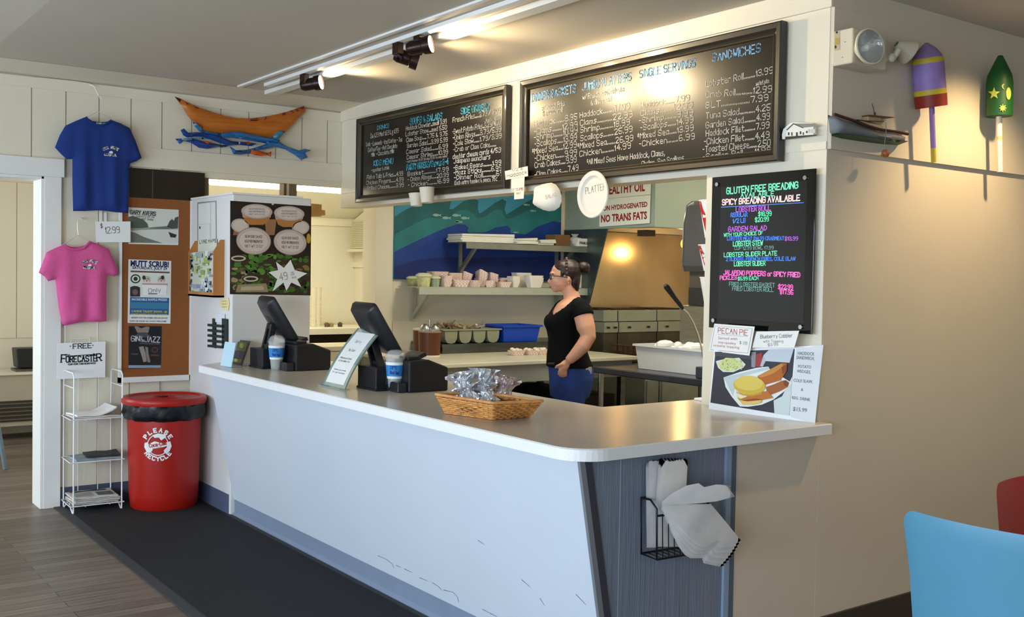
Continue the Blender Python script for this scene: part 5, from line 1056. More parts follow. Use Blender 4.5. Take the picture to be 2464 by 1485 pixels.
t1, sb = buoy('purple lobster buoy with yellow rings and red base on the right wall', 0, 0, [(0, .98), (.16, 1), (.72, .97), (.8, .86), (.9, .58), (1, .10)], [(2229,103),(2241,258)], [(0, .19, '8c1f16'), (.19, .27, 'c2a92d'), (.27, .68, '8f76b5'), (.68, .76, 'c2a92d'), (.76, 1, '86709c')], ((2242,258), (2247,391), [(0, .74, '8e72b0'), (.74, 1, 'c2a92d')], .0115), .066)
t2, sb = buoy('dark green lobster buoy with yellow stars at the far right', 0, 0, [(0, 1), (.55, 1), (.68, .9), (.9, .42), (1, .18)], [(2407,134),(2404,280)], [(0, 1, '14501f')], ((2404,280), (2406,414), [(0, .1, 'e9e2cb'), (.1, .36, 'efe9d6'), (.36, .42, 'd8c979'), (.42, 1, 'efe9d6')], .0125), .058)
cb_ = RWS(.07).p(2405, 240); cg = CylPx(V((cb_.x, cb_.y, 0)), .0585, .0585, 2, 3); g = MB().use(mat('b9c454', .55))
def starpts(cx, cy, r, n=5, k=.42, a0=-90): return [(cx+(r if i % 2 == 0 else r*k)*math.cos(math.radians(a0+i*180/n)), cy+(r if i % 2 == 0 else r*k)*math.sin(math.radians(a0+i*180/n))) for i in range(2*n)]
for pts in (starpts(2392, 225, 15), starpts(2413, 260, 10, 8, .5), ellipse(2427, 225, 6, 15, 20), [(2418,201),(2412,203),(2410,208),(2413,214),(2419,216),(2415,212),(2414,207)]): g.poly([cg.hit(x, y, .002) for x, y in pts])
g.build('painted_stars', None, t2)

# =============== ceiling track with spots ===============
trk = thing('light_track', 'white lighting track and boards along the ceiling over the counter', 'light track', (2.7, 3.5, CEIL))
g = MB(); g.box((2.755, .2, CEIL-.028), (2.83, 6.55, CEIL-.001)); g.build('cover_board', mat('efece2', .5), trk, bevel=.002)
g = MB(); g.box((2.645, .2, CEIL-.022), (2.685, 6.30, CEIL-.001)); g.build('track_rail', WHITE, trk, bevel=.002)
g = MB(); g.box((2.69, .2, CEIL-.01), (2.70, 6.30, CEIL-.001)); g.build('track_slot', mat('6f5f45', .5), trk)
g = MB(); g.box((2.55, .2, CEIL-.012), (2.575, 6.50, CEIL-.001)); g.build('edge_strip', WHITE, trk)
BRZ = mat('2a1813', .3, .4)
def spot(px_mount, px_head, aim, label, energy, on=True, Yv=None):
    m = A(*px_mount, 0, 2.665); h0 = A(*px_head, 2, 2.605); t = thing('track_spotlight', label, 'spotlight', m, 'bronze track spots'); aim = V(aim).normalized()
    g = MB(); g.box((2.648, m.y-.028, m.z-.055), (2.684, m.y+.028, CEIL-.021)); g.build('adapter', BRZ, t, bevel=.004)
    g = MB(); g.tube([(2.666, m.y, m.z-.05), (2.672, m.y-.01, m.z-.075), h0-aim*.01], .013, 12); g.ell(h0-aim*.005, .022, .022, .022); g.build('swivel_arm', BRZ, t, smooth=60)
    g = MB(); g.lathe(h0, [(0, -.055), (.028, -.05), (.036, -.03), (.036, .03), (.043, .036), (.045, .075), (.041, .075), (.038, .04), (0, .038)], 28, aim); can_ = g.build('lamp_can', BRZ, t, smooth=40)
    g = MB(); g.lathe(h0, [(.0405, .066), (0, .069)], 24, aim, cap=False); g.build('lens', mat('ffe9c0', .3, emit=24 if on else .2), can_)
    light('SPOT', 'track_spot_light', h0+aim*.085, h0+aim*2, energy, WARM, .03, angle=122, blend=.9)
spot((732, 182), (745, 203), (.62, -.72, .12), 'bronze track spotlight nearest the boat wall art', 34)
spot((957, 105), (972, 138), (.80, -.40, -.25), 'bronze track spotlight angled down beside the lit one', 22)
spot((1008, 90), (1004, 113), (.58, -.80, .14), 'bronze track spotlight showing its bright lens', 56)
spot((1500, -85), (1506, -58), (.4, -.9, .1), 'bronze track spotlight just above the frame over the large menu', 14)
# =============== kitchen behind the counter ===============
KW = Sheet((0, YB-.012, 0), (1, 0, 0), (0, 0, 1)); X6 = lambda pts: [(930+x/4.1245, 400+y/4.1245) for x, y in pts]
zb = A(949, 672, 1, YB)[2]; mx0, mx1 = A(947, 560, 1, YB)[0], 5.56
mu = thing('wave_mural', 'painted blue and teal wave mural above the kitchen shelves', 'mural', ((mx0+mx1)/2, YB-.006, 1.8))
g = MB(); g.box((mx0, YB-.012, zb), (mx1, YB-.0005, 2.45)); mup = g.build('panel', mat('3a8fae', .6, var=.12, scale=4), mu)
g = MB().use(mat('17555a', .6, var=.25, scale=5)); ex = lambda p: (max(mx0, min(mx1, p[0])), p[1])
def mural(pts, h, lay): 
    g.use(mat(h, .6, var=.2, scale=5)); P_ = [KW.uv(*q) for q in X6(pts)]; g.poly([KW.w(max(mx0, min(mx1, u)), max(zb, v), LAY*lay) for u, v in P_])
mural([(60,500),(160,450),(250,400),(400,330),(560,290),(620,300),(640,350),(625,425),(660,425),(760,350),(860,320),(910,340),(905,420),(920,470),(960,450),(1080,360),(1150,325),(1190,350),(1170,430),(1190,480),(1240,450),(1380,360),(1480,310),(1600,280),(1850,260),(1850,1200),(60,1200)], '1d5f63', 1)
mural([(60,680),(300,560),(430,510),(520,520),(640,500),(700,440),(800,430),(860,470),(900,520),(980,500),(1080,430),(1140,430),(1180,520),(1260,510),(1420,430),(1560,400),(1850,380),(1850,1200),(60,1200)], '267476', 2)
mural([(60,850),(250,765),(420,685),(560,622),(700,576),(780,580),(815,612),(800,640),(820,662),(980,655),(1080,610),(1200,590),(1230,620),(1230,662),(1380,678),(1500,600),(1650,545),(1740,560),(1800,700),(1850,720),(1850,1200),(60,1200)], '163a86', 3)
mural([(60,1000),(300,930),(600,900),(900,910),(1300,900),(1850,900),(1850,1200),(60,1200)], '10296a', 4)
def mfish(cx, cy, k=1, h='8fb3a8'):
    g.use(mat(h, .6)); q = [(cx-42*k, cy), (cx-20*k, cy-14*k), (cx+12*k, cy-12*k), (cx+28*k, cy-2*k), (cx+46*k, cy-12*k), (cx+42*k, cy+4*k), (cx+50*k, cy+18*k), (cx+26*k, cy+6*k), (cx+8*k, cy+14*k), (cx-20*k, cy+12*k)]
    g.poly(KW.P(X6(q), LAY*5))
for q in ((495, 485), (590, 513), (690, 487), (775, 515), (710, 552, .9), (1205, 308, .8, '5f97a8'), (1405, 290, .8, '5f97a8'), (1385, 383, .7), (1450, 443, .7), (1280, 658, .6), (700, 552, .5)): mfish(*q)
g.build('waves', None, mup)
# backsplash strip and splash marks
g = MB().box((mx0, YB-.008, .80), (mx1, YB-.0005, A(1000, 772, 1, YB)[2])); T(g.build('backsplash', mat('d3ccb8', .5, var=.04)), 'pale backsplash strip on the kitchen wall behind the tubs', 'backsplash')

GALV = mat('9a9c92', .38, .75, var=.15, scale=5); SHELFW = mat('b8bcae', .45, .3, var=.06)
def wall_shelf(label, left_back, left_front, right_x, ylip, lip, m):
    X0 = A(*left_back, 1, YB-.015)[0]; Yf = A(*left_front, 0, X0)[1]; top = A(left_front[0], ylip, 1, Yf)[2]; bot = A(left_front[0], ylip+lip, 1, Yf)[2]; X1 = A(right_x, ylip, 1, Yf)[0]
    t = thing('wall_shelf', label, 'shelf', ((X0+X1)/2, (Yf+YB)/2, top), 'kitchen wall shelves')
    g = MB(); g.box((X0, Yf, top-.006), (X1, YB-.014, top)); g.box((X0, Yf, bot), (X1, Yf+.012, top-.001)); g.build('shelf_board', m, t, bevel=.002)
    for fx in (.13, .86):
        x = X0+(X1-X0)*fx if False else X0+.12+(X1-X0-.24)*(fx > .5)
        g = MB(); g.box((x, YB-.03, bot-.20), (x+.03, YB-.012, top-.006)); g.prism([(x, YB-.03, bot-.15), (x, Yf+.06, top-.012), (x, Yf+.03, top-.012), (x, YB-.03, bot-.19)], (.025, 0, 0)); g.build('bracket', m, t)
    return X0, X1, Yf, top
ux0, ux1, uyf, uz = wall_shelf('upper steel wall shelf of papers and boxes across the mural', (1072, 572), (1123, 585), 1417, 582, 16, GALV)
lx0, lx1, lyf, lz = wall_shelf('lower wall shelf of paper food trays under the mural', (958, 684), (1010, 690), 1415, 690, 19, SHELFW)
def sx(x, Y, z): return A(x, 700, 1, Y)[0]
def onshelf(px, Y, z): p = A(px, 640, 1, Y); return V((p.x, Y, z))
# --- upper shelf contents
PAP2 = mat('dedccf', .7, var=.05)
def pile(label, x0, x1, Y, z, d, n, h, name='paper_stack', cat='papers', m=PAP2, jit=.012, group='flat papers on the upper shelf'):
    a, b = onshelf(x0, Y, z), onshelf(x1, Y, z); t = thing(name, label, cat, (a+b)/2, group); g = MB(); random.seed(int(x0))
    for k in range(n):
        dx, dy = random.uniform(-jit, jit), random.uniform(-jit, jit); zz = z+.001+k*h; lift = random.uniform(.002, .012)
        g.loft([[(a.x+dx, Y+dy, zz), (b.x+dx, Y+dy, zz+lift*.3), (b.x+dx, Y+d+dy, zz), (a.x+dx, Y+d+dy, zz)], [(a.x+dx, Y+dy, zz+h*.85), (b.x+dx, Y+dy, zz+h*.85+lift), (b.x+dx, Y+d+dy, zz+h*.85), (a.x+dx, Y+d+dy, zz+h*.85)]])
    g.build('sheets', m, t); return t
pile('wide loose pile of white deli papers at the left of the upper shelf', 1112, 1238, uyf+.03, uz, .2, 4, .016)
pile('flat pack of pale papers near the middle of the upper shelf', 1243, 1292, uyf-.01, uz, .18, 3, .014)
pile('second flat pack of pale papers beside the brown box', 1297, 1334, uyf+.01, uz, .18, 3, .014)
def carton(name, label, cat, x0, x1, Y, z, d, yt, m, group=None):
    a, b = onshelf(x0, Y, z), onshelf(x1, Y, z); zt = A((x0+x1)/2, yt, 1, Y)[2]; t = thing(name, label, cat, (a+b)/2, group); g = MB(); g.box((a.x, Y, z+.0005), (b.x, Y+d, zt)); g.build('carton', m, t, bevel=.003); return t, a, b, zt
carton('cardboard_box', 'small brown cardboard box on the upper shelf', 'box', 1336, 1371, uyf+.04, uz, .14, 565, mat('7a5a33', .7, var=.1))
t, a, b, zt = carton('label_box', 'white box with a black printed label at the right end of the upper shelf', 'box', 1391, 1417, uyf+.0, uz, .12, 574, mat('e6e4da', .6))
s = Sheet((0, uyf-.0006, 0), (1, 0, 0), (0, 0, 1)); g = MB().use(mat('3a3a3c', .7)); write(g, s, 'FRAGILE', 1395, 587, 1413, 588, 5, wf=.12); g.build('label', None, t)
c = onshelf(1382, uyf+.07, uz); g = MB(); g.lathe(c+V((0,0,.001)), [(.03, 0), (.05, .02), (.055, .05), (.04, .07), (.015, .08), (.03, .10)], 20, wob=lambda q, z: .2*math.sin(q*5+z*70)+.1*math.sin(q*9), cap=True); T(g.build('plastic_bag', mat('cfd3cd', .25, alpha=.7), smooth=40), 'crumpled clear bag between the brown box and the white box', 'bag')

# --- paper food boats
def checker():
    m = bpy.data.materials.new('red_check_paper'); m.use_nodes = True; nt = m.node_tree; b = nt.nodes['Principled BSDF']; tc = nt.nodes.new('ShaderNodeTexCoord'); ck = nt.nodes.new('ShaderNodeTexChecker'); ck.inputs['Scale'].default_value = 70
    ck.inputs['Color1'].default_value = lin('f0e8de'); ck.inputs['Color2'].default_value = lin('e3b3a9'); nt.links.new(tc.outputs['Object'], ck.inputs['Vector']); nt.links.new(ck.outputs['Color'], b.inputs['Base Color']); b.inputs['Roughness'].default_value = .7; return m
CHK = checker(); BOATW = mat('ece6da', .7)
def boat_mesh(name, m, w, d, h):
    def ring(k, z, e=0): a, b = w/2*(.72+.28*k)-e, d/2*(.66+.34*k)-e; c = min(a, b)*.25; return [(x, y, z) for x, y in ((a-c, -b), (a, -b+c), (a, b-c), (a-c, b), (-a+c, b), (-a, b-c), (-a, -b+c), (-a+c, -b))]
    r1 = ring(1, h); r1 = [(x, y, z+(.006 if abs(y) < d/2*.75 else 0)) for x, y, z in r1]
    g = MB(); g.loft([ring(0, 0), r1, [(x*.975, y*.97, z) for x, y, z in r1], ring(0, .002, .003)]); o = g.build(name, m, None); return o
proto = boat_mesh('paper_boat', CHK, .135, .095, .048); C.objects.unlink(proto); protow = boat_mesh('paper_boat', BOATW, .14, .10, .06); C.objects.unlink(protow)
def boats(px, Y, n, step, sc, z0, src, label, group, rot=0, tilt=0):
    base = onshelf(px, Y, z0)
    for k in range(n):
        o = src.copy(); C.objects.link(o); o.location = base+V((random.uniform(-.003, .003), random.uniform(-.003, .003), .001+k*step)); o.rotation_euler = (tilt*(k+1)*.3, tilt*.2*k, rot+random.uniform(-.06, .06)); o.scale = (sc, sc, sc)
        T(o, label, 'paper tray', group)
random.seed(4)
Yb_, Yf_ = YB-.10, lyf+.055
G1 = 'nested paper trays on the lower shelf'
boats(1053, Yb_, 7, .010, 1.12, lz, proto, 'red-checked paper tray in the tall back stack behind the green tubs', G1+' - back left stack')
boats(1091, Yb_, 7, .010, .95, lz, proto, 'red-checked paper tray in the second tall back stack from the left', G1+' - second back stack')
boats(1072, Yf_+.02, 5, .011, .80, lz, proto, 'red-checked paper tray in the narrow front stack right of the green tubs', G1+' - narrow front stack', 1.57)
boats(1107, Yf_, 1, .012, 1.08, lz, proto, 'single wide red-checked paper tray at the shelf front below the bracket', G1+' - single front tray')
boats(1120, Yb_+.0, 4, .014, .85, lz+.02, proto, 'red-checked paper tray in the crinkled stack under the shelf bracket', G1+' - crinkled stack', 1.2, .3)
boats(1143, Yf_, 2, .012, .82, lz, proto, 'red-checked paper tray in the low front pair at mid shelf', G1+' - low front pair', .5)
boats(1156, Yb_, 7, .013, .80, lz, proto, 'pale paper tray in the tallest leaning stack at mid shelf', G1+' - tallest stack', 1.4, .22)
boats(1179, Yf_, 2, .012, .80, lz, proto, 'red-checked paper tray in the front stack right of mid shelf', G1+' - front stack right of mid', 1.0)
boats(1182, Yb_, 6, .012, .84, lz, proto, 'pale red-checked paper tray in the back stack right of the tallest one', G1+' - back stack right', 1.5, .15)
boats(1212, Yf_, 1, .012, .88, lz, proto, 'single low red-checked tray before the pink-sided stack', G1+' - low single tray')
boats(1206, Yb_, 5, .010, .70, lz, proto, 'pink-sided paper tray half hidden behind the low single tray', G1+' - pink-sided stack', 1.57)
boats(1236, Yf_+.03, 6, .009, .72, lz, protow, 'plain white paper tray in the narrow white stack', G1+' - narrow white stack', 1.57)
boats(1256, Yb_, 7, .009, 1.05, lz, protow, 'plain white paper tray in the wide back stack near the worker', G1+' - wide white back stack')
boats(1285, Yf_, 5, .009, 1.0, lz, protow, 'plain white paper tray in the big front stack beside the worker', G1+' - big white front stack')
GRN = [mat('b9b77c', .5, var=.3, scale=30), mat('c9c690', .5, var=.25, scale=30), mat('9aa787', .5, var=.3, scale=30)]
for px_, Y_, w_, h_, m_, lb_ in ((995, Yb_+.02, .05, .075, 0, 'yellow-green lidded tub at the left end of the lower shelf'), (1020, Yf_+.02, .055, .10, 1, 'tallest yellow-green tub on the lower shelf'), (1047, Yf_+.03, .04, .08, 2, 'grey-green tub at the right of the three green tubs')):
    c = onshelf(px_, Y_, lz+.001); t = thing('food_tub', lb_, 'tub', c); g = MB(); g.lathe(c, [(w_*.8, 0), (w_, h_*.7), (w_*1.08, h_*.72), (w_*1.08, h_*.78)], 24); g.build('tub', GRN[m_], t, smooth=40)
    g = MB(); g.lathe(c, [(w_*1.1, h_*.78), (w_*1.1, h_*.86), (w_*.7, h_), (0, h_*1.02)], 24, wob=lambda q, z: .05*math.sin(q*6)); g.build('lid', mat('d6d8b0', .4), t, smooth=40)
c = onshelf(1386, lyf+.12, lz); g = MB(); g.box((c.x-.045, lyf+.08, lz+.0006), (c.x+.055, lyf+.2, lz+.11)); T(g.build('white_carton', mat('e2dccb', .6), bevel=.004), 'cream carton on the lower shelf behind the worker', 'carton')

# --- prep table with raised rear shelf
PT = .915; tx0, tx1, ty0, ty1 = 3.64, 5.38, 5.74, YB-.02
pt_ = thing('prep_table', 'long white-topped prep table against the kitchen wall', 'table', ((tx0+tx1)/2, (ty0+ty1)/2, 0))
g = MB(); g.box((tx0, ty0, PT-.03), (tx1, ty1, PT)); g.build('tabletop', mat('d6d1bb', .35, var=.03), pt_, bevel=.006)
g = MB(); g.box((tx0+.03, ty0+.03, PT-.15), (tx1-.03, ty1-.02, PT-.03)); g.build('apron', mat('a9aba4', .45, .3), pt_)
for x in (tx0+.06, tx1-.1):
    for y in (ty0+.07, ty1-.1): g = MB(); g.box((x, y, 0), (x+.045, y+.045, PT-.15)); g.build('leg', STEELD, pt_)
g = MB(); g.box((tx0+.08, ty0+.16, .12), (tx1-.08, ty1-.06, .62)); g.build('under_cabinet', mat('2a2927', .6, var=.1), pt_)
rs0 = A(1062, 830, 1, 6.47)[0]; RZ = .985
rs = thing('riser_shelf', 'low grey steel riser along the back of the prep table', 'riser', (rs0+.7, 6.67, PT)); g = MB(); g.box((rs0, 6.46, RZ-.02), (tx1+.1, ty1, RZ)); g.build('riser_top', STEELD, rs); g = MB(); g.box((rs0+.01, 6.47, PT+.0005), (tx1, 6.48, RZ-.02)); g.build('riser_front', STEELD, rs)
BRN = mat('5a3019', .35, var=.06)
def crock(label, px, Y, lid_):
    c = A(px, 800, 1, Y); c.z = PT+.0006; t = thing('soup_crock', label, 'crock', c, 'brown crocks on the prep table'); r = .080
    g = MB(); g.lathe(c+V((0,0,.012)), [(r*.93, 0), (r, .15), (r*1.01, .16), (r*.9, .162)], 36); g.build('pot', BRN, t, smooth=40); g = MB(); g.lathe(c, [(r*.95, 0), (r*.95, .013)], 36); g.build('base', mat('e0d9c4', .5), t, smooth=40)
    if lid_:
        g = MB(); g.lathe(c+V((0,0,.172)), [(r*1.02, 0), (r*1.02, .006), (r*.9, .012)], 36); g.build('rim', mat('8c7a63', .4), t, smooth=40)
        for dx in (-.38, .38): g = MB(); g.lathe(c+V((r*dx*1.05, -r*dx*.4, .18)), [(r*.5, 0), (r*.47, .022), (r*.3, .045), (0, .055)], 20); g.build('lid_dome', STEEL, t, smooth=50)
        g = MB(); g.cyl(c+V((0, 0, .2)), c+V((0, 0, .262)), .008); g.build('ladle_handle', STEEL, t, smooth=50)
    else:
        g = MB(); g.lathe(c+V((0,0,.172)), [(r*1.03, 0), (r*1.03, .012), (r*.8, .016), (0, .016)], 36); g.build('rim', mat('d9cfb6', .5), t, smooth=40)
crock('front brown crock with two steel lids on the prep table', 1034, 6.30, True); crock('rear brown crock with a cream rim behind the lidded one', 1020, 6.56, False)
g = MB(); c = A(1000, 838, 1, 6.3); g.lathe((c.x, 6.3, PT+.0006), [(.03, 0), (.036, .03), (.0, .032)], 20); T(g.build('small_dish', mat('c9b79a', .5), smooth=40), 'small tan dish left of the front crock', 'dish')
# cutlery tray
TG = mat('8f917b', .45, var=.05); ct = thing('cutlery_tray', 'grey-green compartment cutlery tray on the steel riser', 'tray', A(1135, 800, 1, 6.5))
a, b = A(1068, 822, 1, 6.50), A(1203, 822, 1, 6.50); zt = A(1135, 794, 1, 6.50)[2]
g = MB(); n = 4; w_ = (b.x-a.x)/n
for k in range(n):
    x0, x1 = a.x+w_*k, a.x+w_*(k+1)
    prof = [(x0+.006, zt), (x0+.012, RZ+.035), (x0+.03, RZ+.008), (x0+w_*.5, RZ+.0008), (x1-.03, RZ+.008), (x1-.012, RZ+.035), (x1-.006, zt)]
    g.prism([(x, 6.50, z) for x, z in prof], (0, .28, 0))
g.build('compartments', TG, ct, smooth=30); g = MB(); g.box((a.x-.012, 6.49, zt-.004), (b.x+.012, 6.79, zt+.006)); g.build('rim', TG, ct, bevel=.002)
for k, (f0, f1, col) in enumerate(((.08, .28, '8a6a56'), (.38, .52, 'c3b48c'), (.66, .84, 'b9b5ae'))):
    x = a.x+(b.x-a.x)*(f0+f1)/2; t = thing('cutlery_bundle', ['bundle of brown-handled cutlery at the left of the tray', 'bundle of pale cutlery in the tray middle', 'bundle of bagged silver cutlery at the right of the tray'][k], 'cutlery', (x, 6.62, zt)); random.seed(k)
    for q in range(7): g = MB(); c = V((x+random.uniform(-.05, .05), 6.6+random.uniform(-.05, .05), zt+.012+random.uniform(0, .015))); d = V((random.uniform(-.6, .6), random.uniform(-.7, .7), random.uniform(0, .35))).normalized()*.055; g.tube([c-d, c, c+d], [.004, .006, .012], 8); g.build('utensil', mat(col, .3, .5 if k else 0), t, smooth=50)
g = MB(); g.tube([A(1075, 790, 1, 6.55), A(1095, 772, 1, 6.6)], .005, 8); T(g.build('serving_spoon', STEEL, smooth=50), 'long serving spoon lying across the cutlery tray', 'spoon')
# blue tub
def tub(name, label, a, b, d, z, zt, m, rimw=.012, taper=.02, loc=None, along='x'):
    t = thing(name, label, 'tub', (a+b)/2); x0, x1, y0, y1 = a.x, b.x, a.y, a.y+d; r = lambda e, zz: [(x0-e, y0-e, zz), (x1+e, y0-e, zz), (x1+e, y1+e, zz), (x0-e, y1+e, zz)]
    g = MB(); g.loft([r(0, z+.0008), r(taper, zt), r(taper-.006, zt), r(-.008, z+.006)]); g.build('tub', m, t, bevel=.004); g = MB(); g.loft([r(taper+rimw, zt-.014), r(taper+rimw, zt), r(taper-.004, zt), r(taper-.004, zt-.014)], False); g.add(r(taper+rimw, zt-.014)+r(taper-.004, zt-.014), [(i, (i+1) % 4, 4+(i+1) % 4, 4+i) for i in range(4)]); g.build('rim', m, t); return t
tub('plastic_tub', 'bright blue plastic tub on the steel riser', A(1212, 820, 1, 6.52), A(1292, 820, 1, 6.52), .26, RZ, A(1250, 783, 1, 6.5)[2], mat('1446b8', .35))
# three boats of food waiting on the prep table
for k, (px_, lb_) in enumerate(((1243, 'leftmost of three filled paper boats on the prep table'), (1279, 'middle of three filled paper boats on the prep table'), (1303, 'rightmost filled paper boat, half behind the worker'))):
    c = A(px_, 845, 1, 6.15); c.z = PT+.001; t = thing('food_boat', lb_, 'paper tray', c, 'filled paper boats on the prep table'); o = proto.copy(); C.objects.link(o); o.parent = t; o.name = 'tray'; o.scale = (.9, .9, .75)
    g = MB(); random.seed(k)
    for q in range(9): g.ell(c+V((random.uniform(-.045, .045), random.uniform(-.03, .03), .03+random.uniform(0, .014))), .018, .016, .012, 10)
    g.build('filling', mat('e9dccb', .7, var=.1, bump=.3, scale=60), t, smooth=60)

# --- hood and fryers on the back wall
HX, HYF, HZ = 5.60, 5.82, 1.893; HOOD = mat('a3b0a0', .38, .25, var=.05, scale=3); KX1 = 7.25
hd = thing('exhaust_hood', 'pale green steel exhaust hood over the fryers', 'hood', ((HX+KX1)/2, 6.35, HZ))
g = MB(); g.box((HX, HYF, HZ), (HX+.012, YB-.014, 2.68)); g.build('side_face', HOOD, hd); g = MB(); g.box((HX+.012, HYF, HZ), (KX1, HYF+.012, 2.68)); g.build('front_face', HOOD, hd)
g = MB(); g.box((HX-.003, HYF-.003, HZ-.006), (KX1, HYF+.06, HZ+.0)).box((HX+.0, HYF+.06, HZ-.006), (HX+.06, YB-.02, HZ)); g.build('lower_rim', mat('8f9a8b', .35, .5), hd)
g = MB(); g.box((HX+.02, HYF+.05, HZ+.25), (KX1, YB-.02, HZ+.27)); g.build('filter_bank', mat('3a2f22', .5, .4), hd)
g = MB(); g.prism([(HX-.002, YB-.014, HZ-.004), (HX-.002, 6.36, HZ-.004), (HX-.002, 6.57, 1.28), (HX-.002, YB-.014, 1.28)], (.012, 0, 0)); g.build('end_panel', mat('5f6b68', .3, .8, var=.25, scale=4), hd)
g = MB(); c = A(1560, 566, 1, 6.3); g.box((c.x-.03, 6.28, HZ-.05), (c.x+.06, 6.4, HZ+.0)); g.build('switch_box', mat('5b4a36', .5), hd)
lampc = V((6.62, 6.5, HZ-.09)); g = MB(); g.ell(lampc, .035, .035, .045); g.build('hood_lamp', mat('ffb14a', .3, emit=4), hd, smooth=60)
light('POINT', 'hood_lamp_light', lampc+V((0, 0, -.07)), lampc, 6, (1, .62, .22), .04)
g = MB().box((HX+.0, YB-.012, .86), (KX1, YB-.001, HZ)); T(g.build('steel_splashback', mat('c4b08c', .24, .8, var=.14, scale=3)), 'brushed steel splashback under the hood', 'splashback')
sg_ = Sheet((HX-.012, 0, 0), (0, -1, 0), (0, 0, 1)); SIGN = mat('e0e2d2', .5); RT = mat('8e1f22', .6)
t = thing('oil_sign', 'white sign with red HEALTHY OIL lettering on the hood side', 'sign', sg_.p(1515, 450)); g = MB(); g.prism(sg_.P([(1452,436),(1567,428),(1565,468),(1450,479)]), sg_.n*-.003); pz = g.build('plate', SIGN, t); g = MB().use(RT); write(g, sg_, 'HEALTHY OIL', 1455, 468.5, 1552, 459, 20, print_=True, bold=.03, lay=2); g.build('lettering', None, pz)
t = thing('oil_sign', 'white sign with red NO TRANS FATS lettering on the hood side', 'sign', sg_.p(1500, 510)); s = Sheet(sg_.o+sg_.n*.002, sg_.x, sg_.y); g = MB(); g.prism(s.P([(1443,480),(1565,469),(1563,537),(1442,546)]), s.n*-.003); pz = g.build('plate', SIGN, t); g = MB().use(RT); write(g, s, 'NON HYDROGENATED', 1444, 508, 1558, 497, 11, print_=True, bold=.03, lay=2); write(g, s, 'NO TRANS FATS', 1446.5, 535, 1557, 526.5, 16.5, print_=True, bold=.035, lay=2); g.build('lettering', None, pz)
FY = 6.42; xs = [A(x, 760, 1, FY)[0] for x in (1404, 1487, 1581, 1662)]; FST = mat('a2a697', .33, .7, var=.12, scale=4); zfl, zmid, zlow = A(1500, 747, 1, FY)[2], A(1500, 775, 1, FY)[2], A(1500, 800, 1, FY)[2]
for k in range(3):
    a, b = max(xs[k]+.006, HX+.03), xs[k+1]-.006; t = thing('deep_fryer', ['left deep fryer, partly behind the worker', 'middle deep fryer under the hood', 'right deep fryer, behind the microphone'][k], 'fryer', ((a+b)/2, 6.2, 0), 'steel deep fryers')
    g = MB(); g.box((a, 5.92, 0), (b, 6.86, .80)); g.build('body', FST, t, bevel=.004); g = MB(); g.box((a, FY, zmid+.004), (b, 6.86, zfl)); g.build('flue_box', FST, t, bevel=.004); g = MB(); g.box((a, FY-.012, zlow), (b, 6.86, zmid)); cpn = g.build('control_panel', FST, t, bevel=.003)
    g = MB(); g.box((a+.02, 5.96, .801), (b-.02, 6.40, .83)); g.build('oil_tank', mat('241810', .4), t); g = MB(); g.box((a, FY, .80), (b, 6.86, zlow)); g.build('backplate', mat('55503f', .4, .6, var=.2), t)
    g = MB(); g.box((a+.03, 6.52, zfl), (b-.03, 6.8, zfl+.012)); g.build('flue_grate', mat('15140f', .6), t)
    for f in (.25, .75): 
        g = MB(); c = V((a+(b-a)*f, FY-.012, (zlow+zmid)/2)); g.cyl(c, c+V((0, -.02, 0)), .009); g.build('knob', BLK, cpn, smooth=50)
        g = MB(); x = a+(b-a)*(f*.84+.08); w2 = (b-a)*.19; DKB = mat('5a3a22', .4, .5)
        for z in (.84, .90, .955): g.tube([(x-w2, 6.02, z), (x+w2, 6.02, z), (x+w2, 6.32, z), (x-w2, 6.32, z)], .004, 5, True)
        for q in range(6): yy = 6.02+.06*q; g.tube([(x-w2, yy, .955), (x-w2, yy, .84), (x+w2, yy, .84), (x+w2, yy, .955)], .0025, 4)
        for q in range(4): xx = x-w2+2*w2*q/3; g.tube([(xx, 6.02, .955), (xx, 6.02, .84), (xx, 6.32, .84), (xx, 6.32, .955)], .0025, 4)
        g.tube([(x, 6.02, .955), (x-.02, 5.86, 1.0), (x-.02, 5.78, 1.01)], .007, 8); g.build('fry_basket', DKB, t)
    g = MB(); g.box((a+.015, 5.908, .12), (b-.015, 5.92, .70)); dr = g.build('door', mat('8b9084', .35, .6, var=.1), t); g = MB(); g.box((a+.05, 5.895, .2), (b-.2, 5.91, .24)); g.build('door_handle', BLK, dr)

# --- dark work table on the right and what stands on it
bt = thing('work_table', 'dark steel work table with round legs right of the worker', 'table', (5.2, 5.0, 0)); BZ = .86; bx0, bx1, by0, by1 = 4.89, 6.05, 4.15, 5.74
g = MB(); g.box((bx0, by0, BZ-.045), (bx1, by1, BZ)); g.build('tabletop', mat('4b4e55', .3, .5, var=.1), bt, bevel=.006)
for x, y in ((bx0+.06, by1-.08), (bx0+.06, 4.62), (bx1-.06, by1-.08), (bx1-.06, by0+.1)): g = MB(); g.cyl((x, y, 0), (x, y, BZ-.045), .021); g.build('leg', STEEL, bt, smooth=50)
g = MB(); g.box((bx0+.05, by0+.05, .16), (bx1-.03, by1-.05, .18)); g.build('lower_shelf', mat('1e1f20', .5, .3), bt)
t = tub('bus_tub', 'white plastic bus tub filled with paper on the dark work table', V((5.07, 4.78, BZ)), V((5.36, 4.78, BZ)), .62, BZ, 1.035, mat('dadcdc', .45))
g = MB(); random.seed(12)
for k in range(16): g.ell((5.22+random.uniform(-.1, .1), 5.08+random.uniform(-.26, .26), 1.02+random.uniform(-.01, .025)), random.uniform(.03, .07), random.uniform(.03, .07), .03, 10)
T(g.build('paper_lumps', mat('eeeeea', .7, bump=.3, scale=30), smooth=50), 'crumpled white paper heaped in the bus tub', 'paper', kind='stuff')
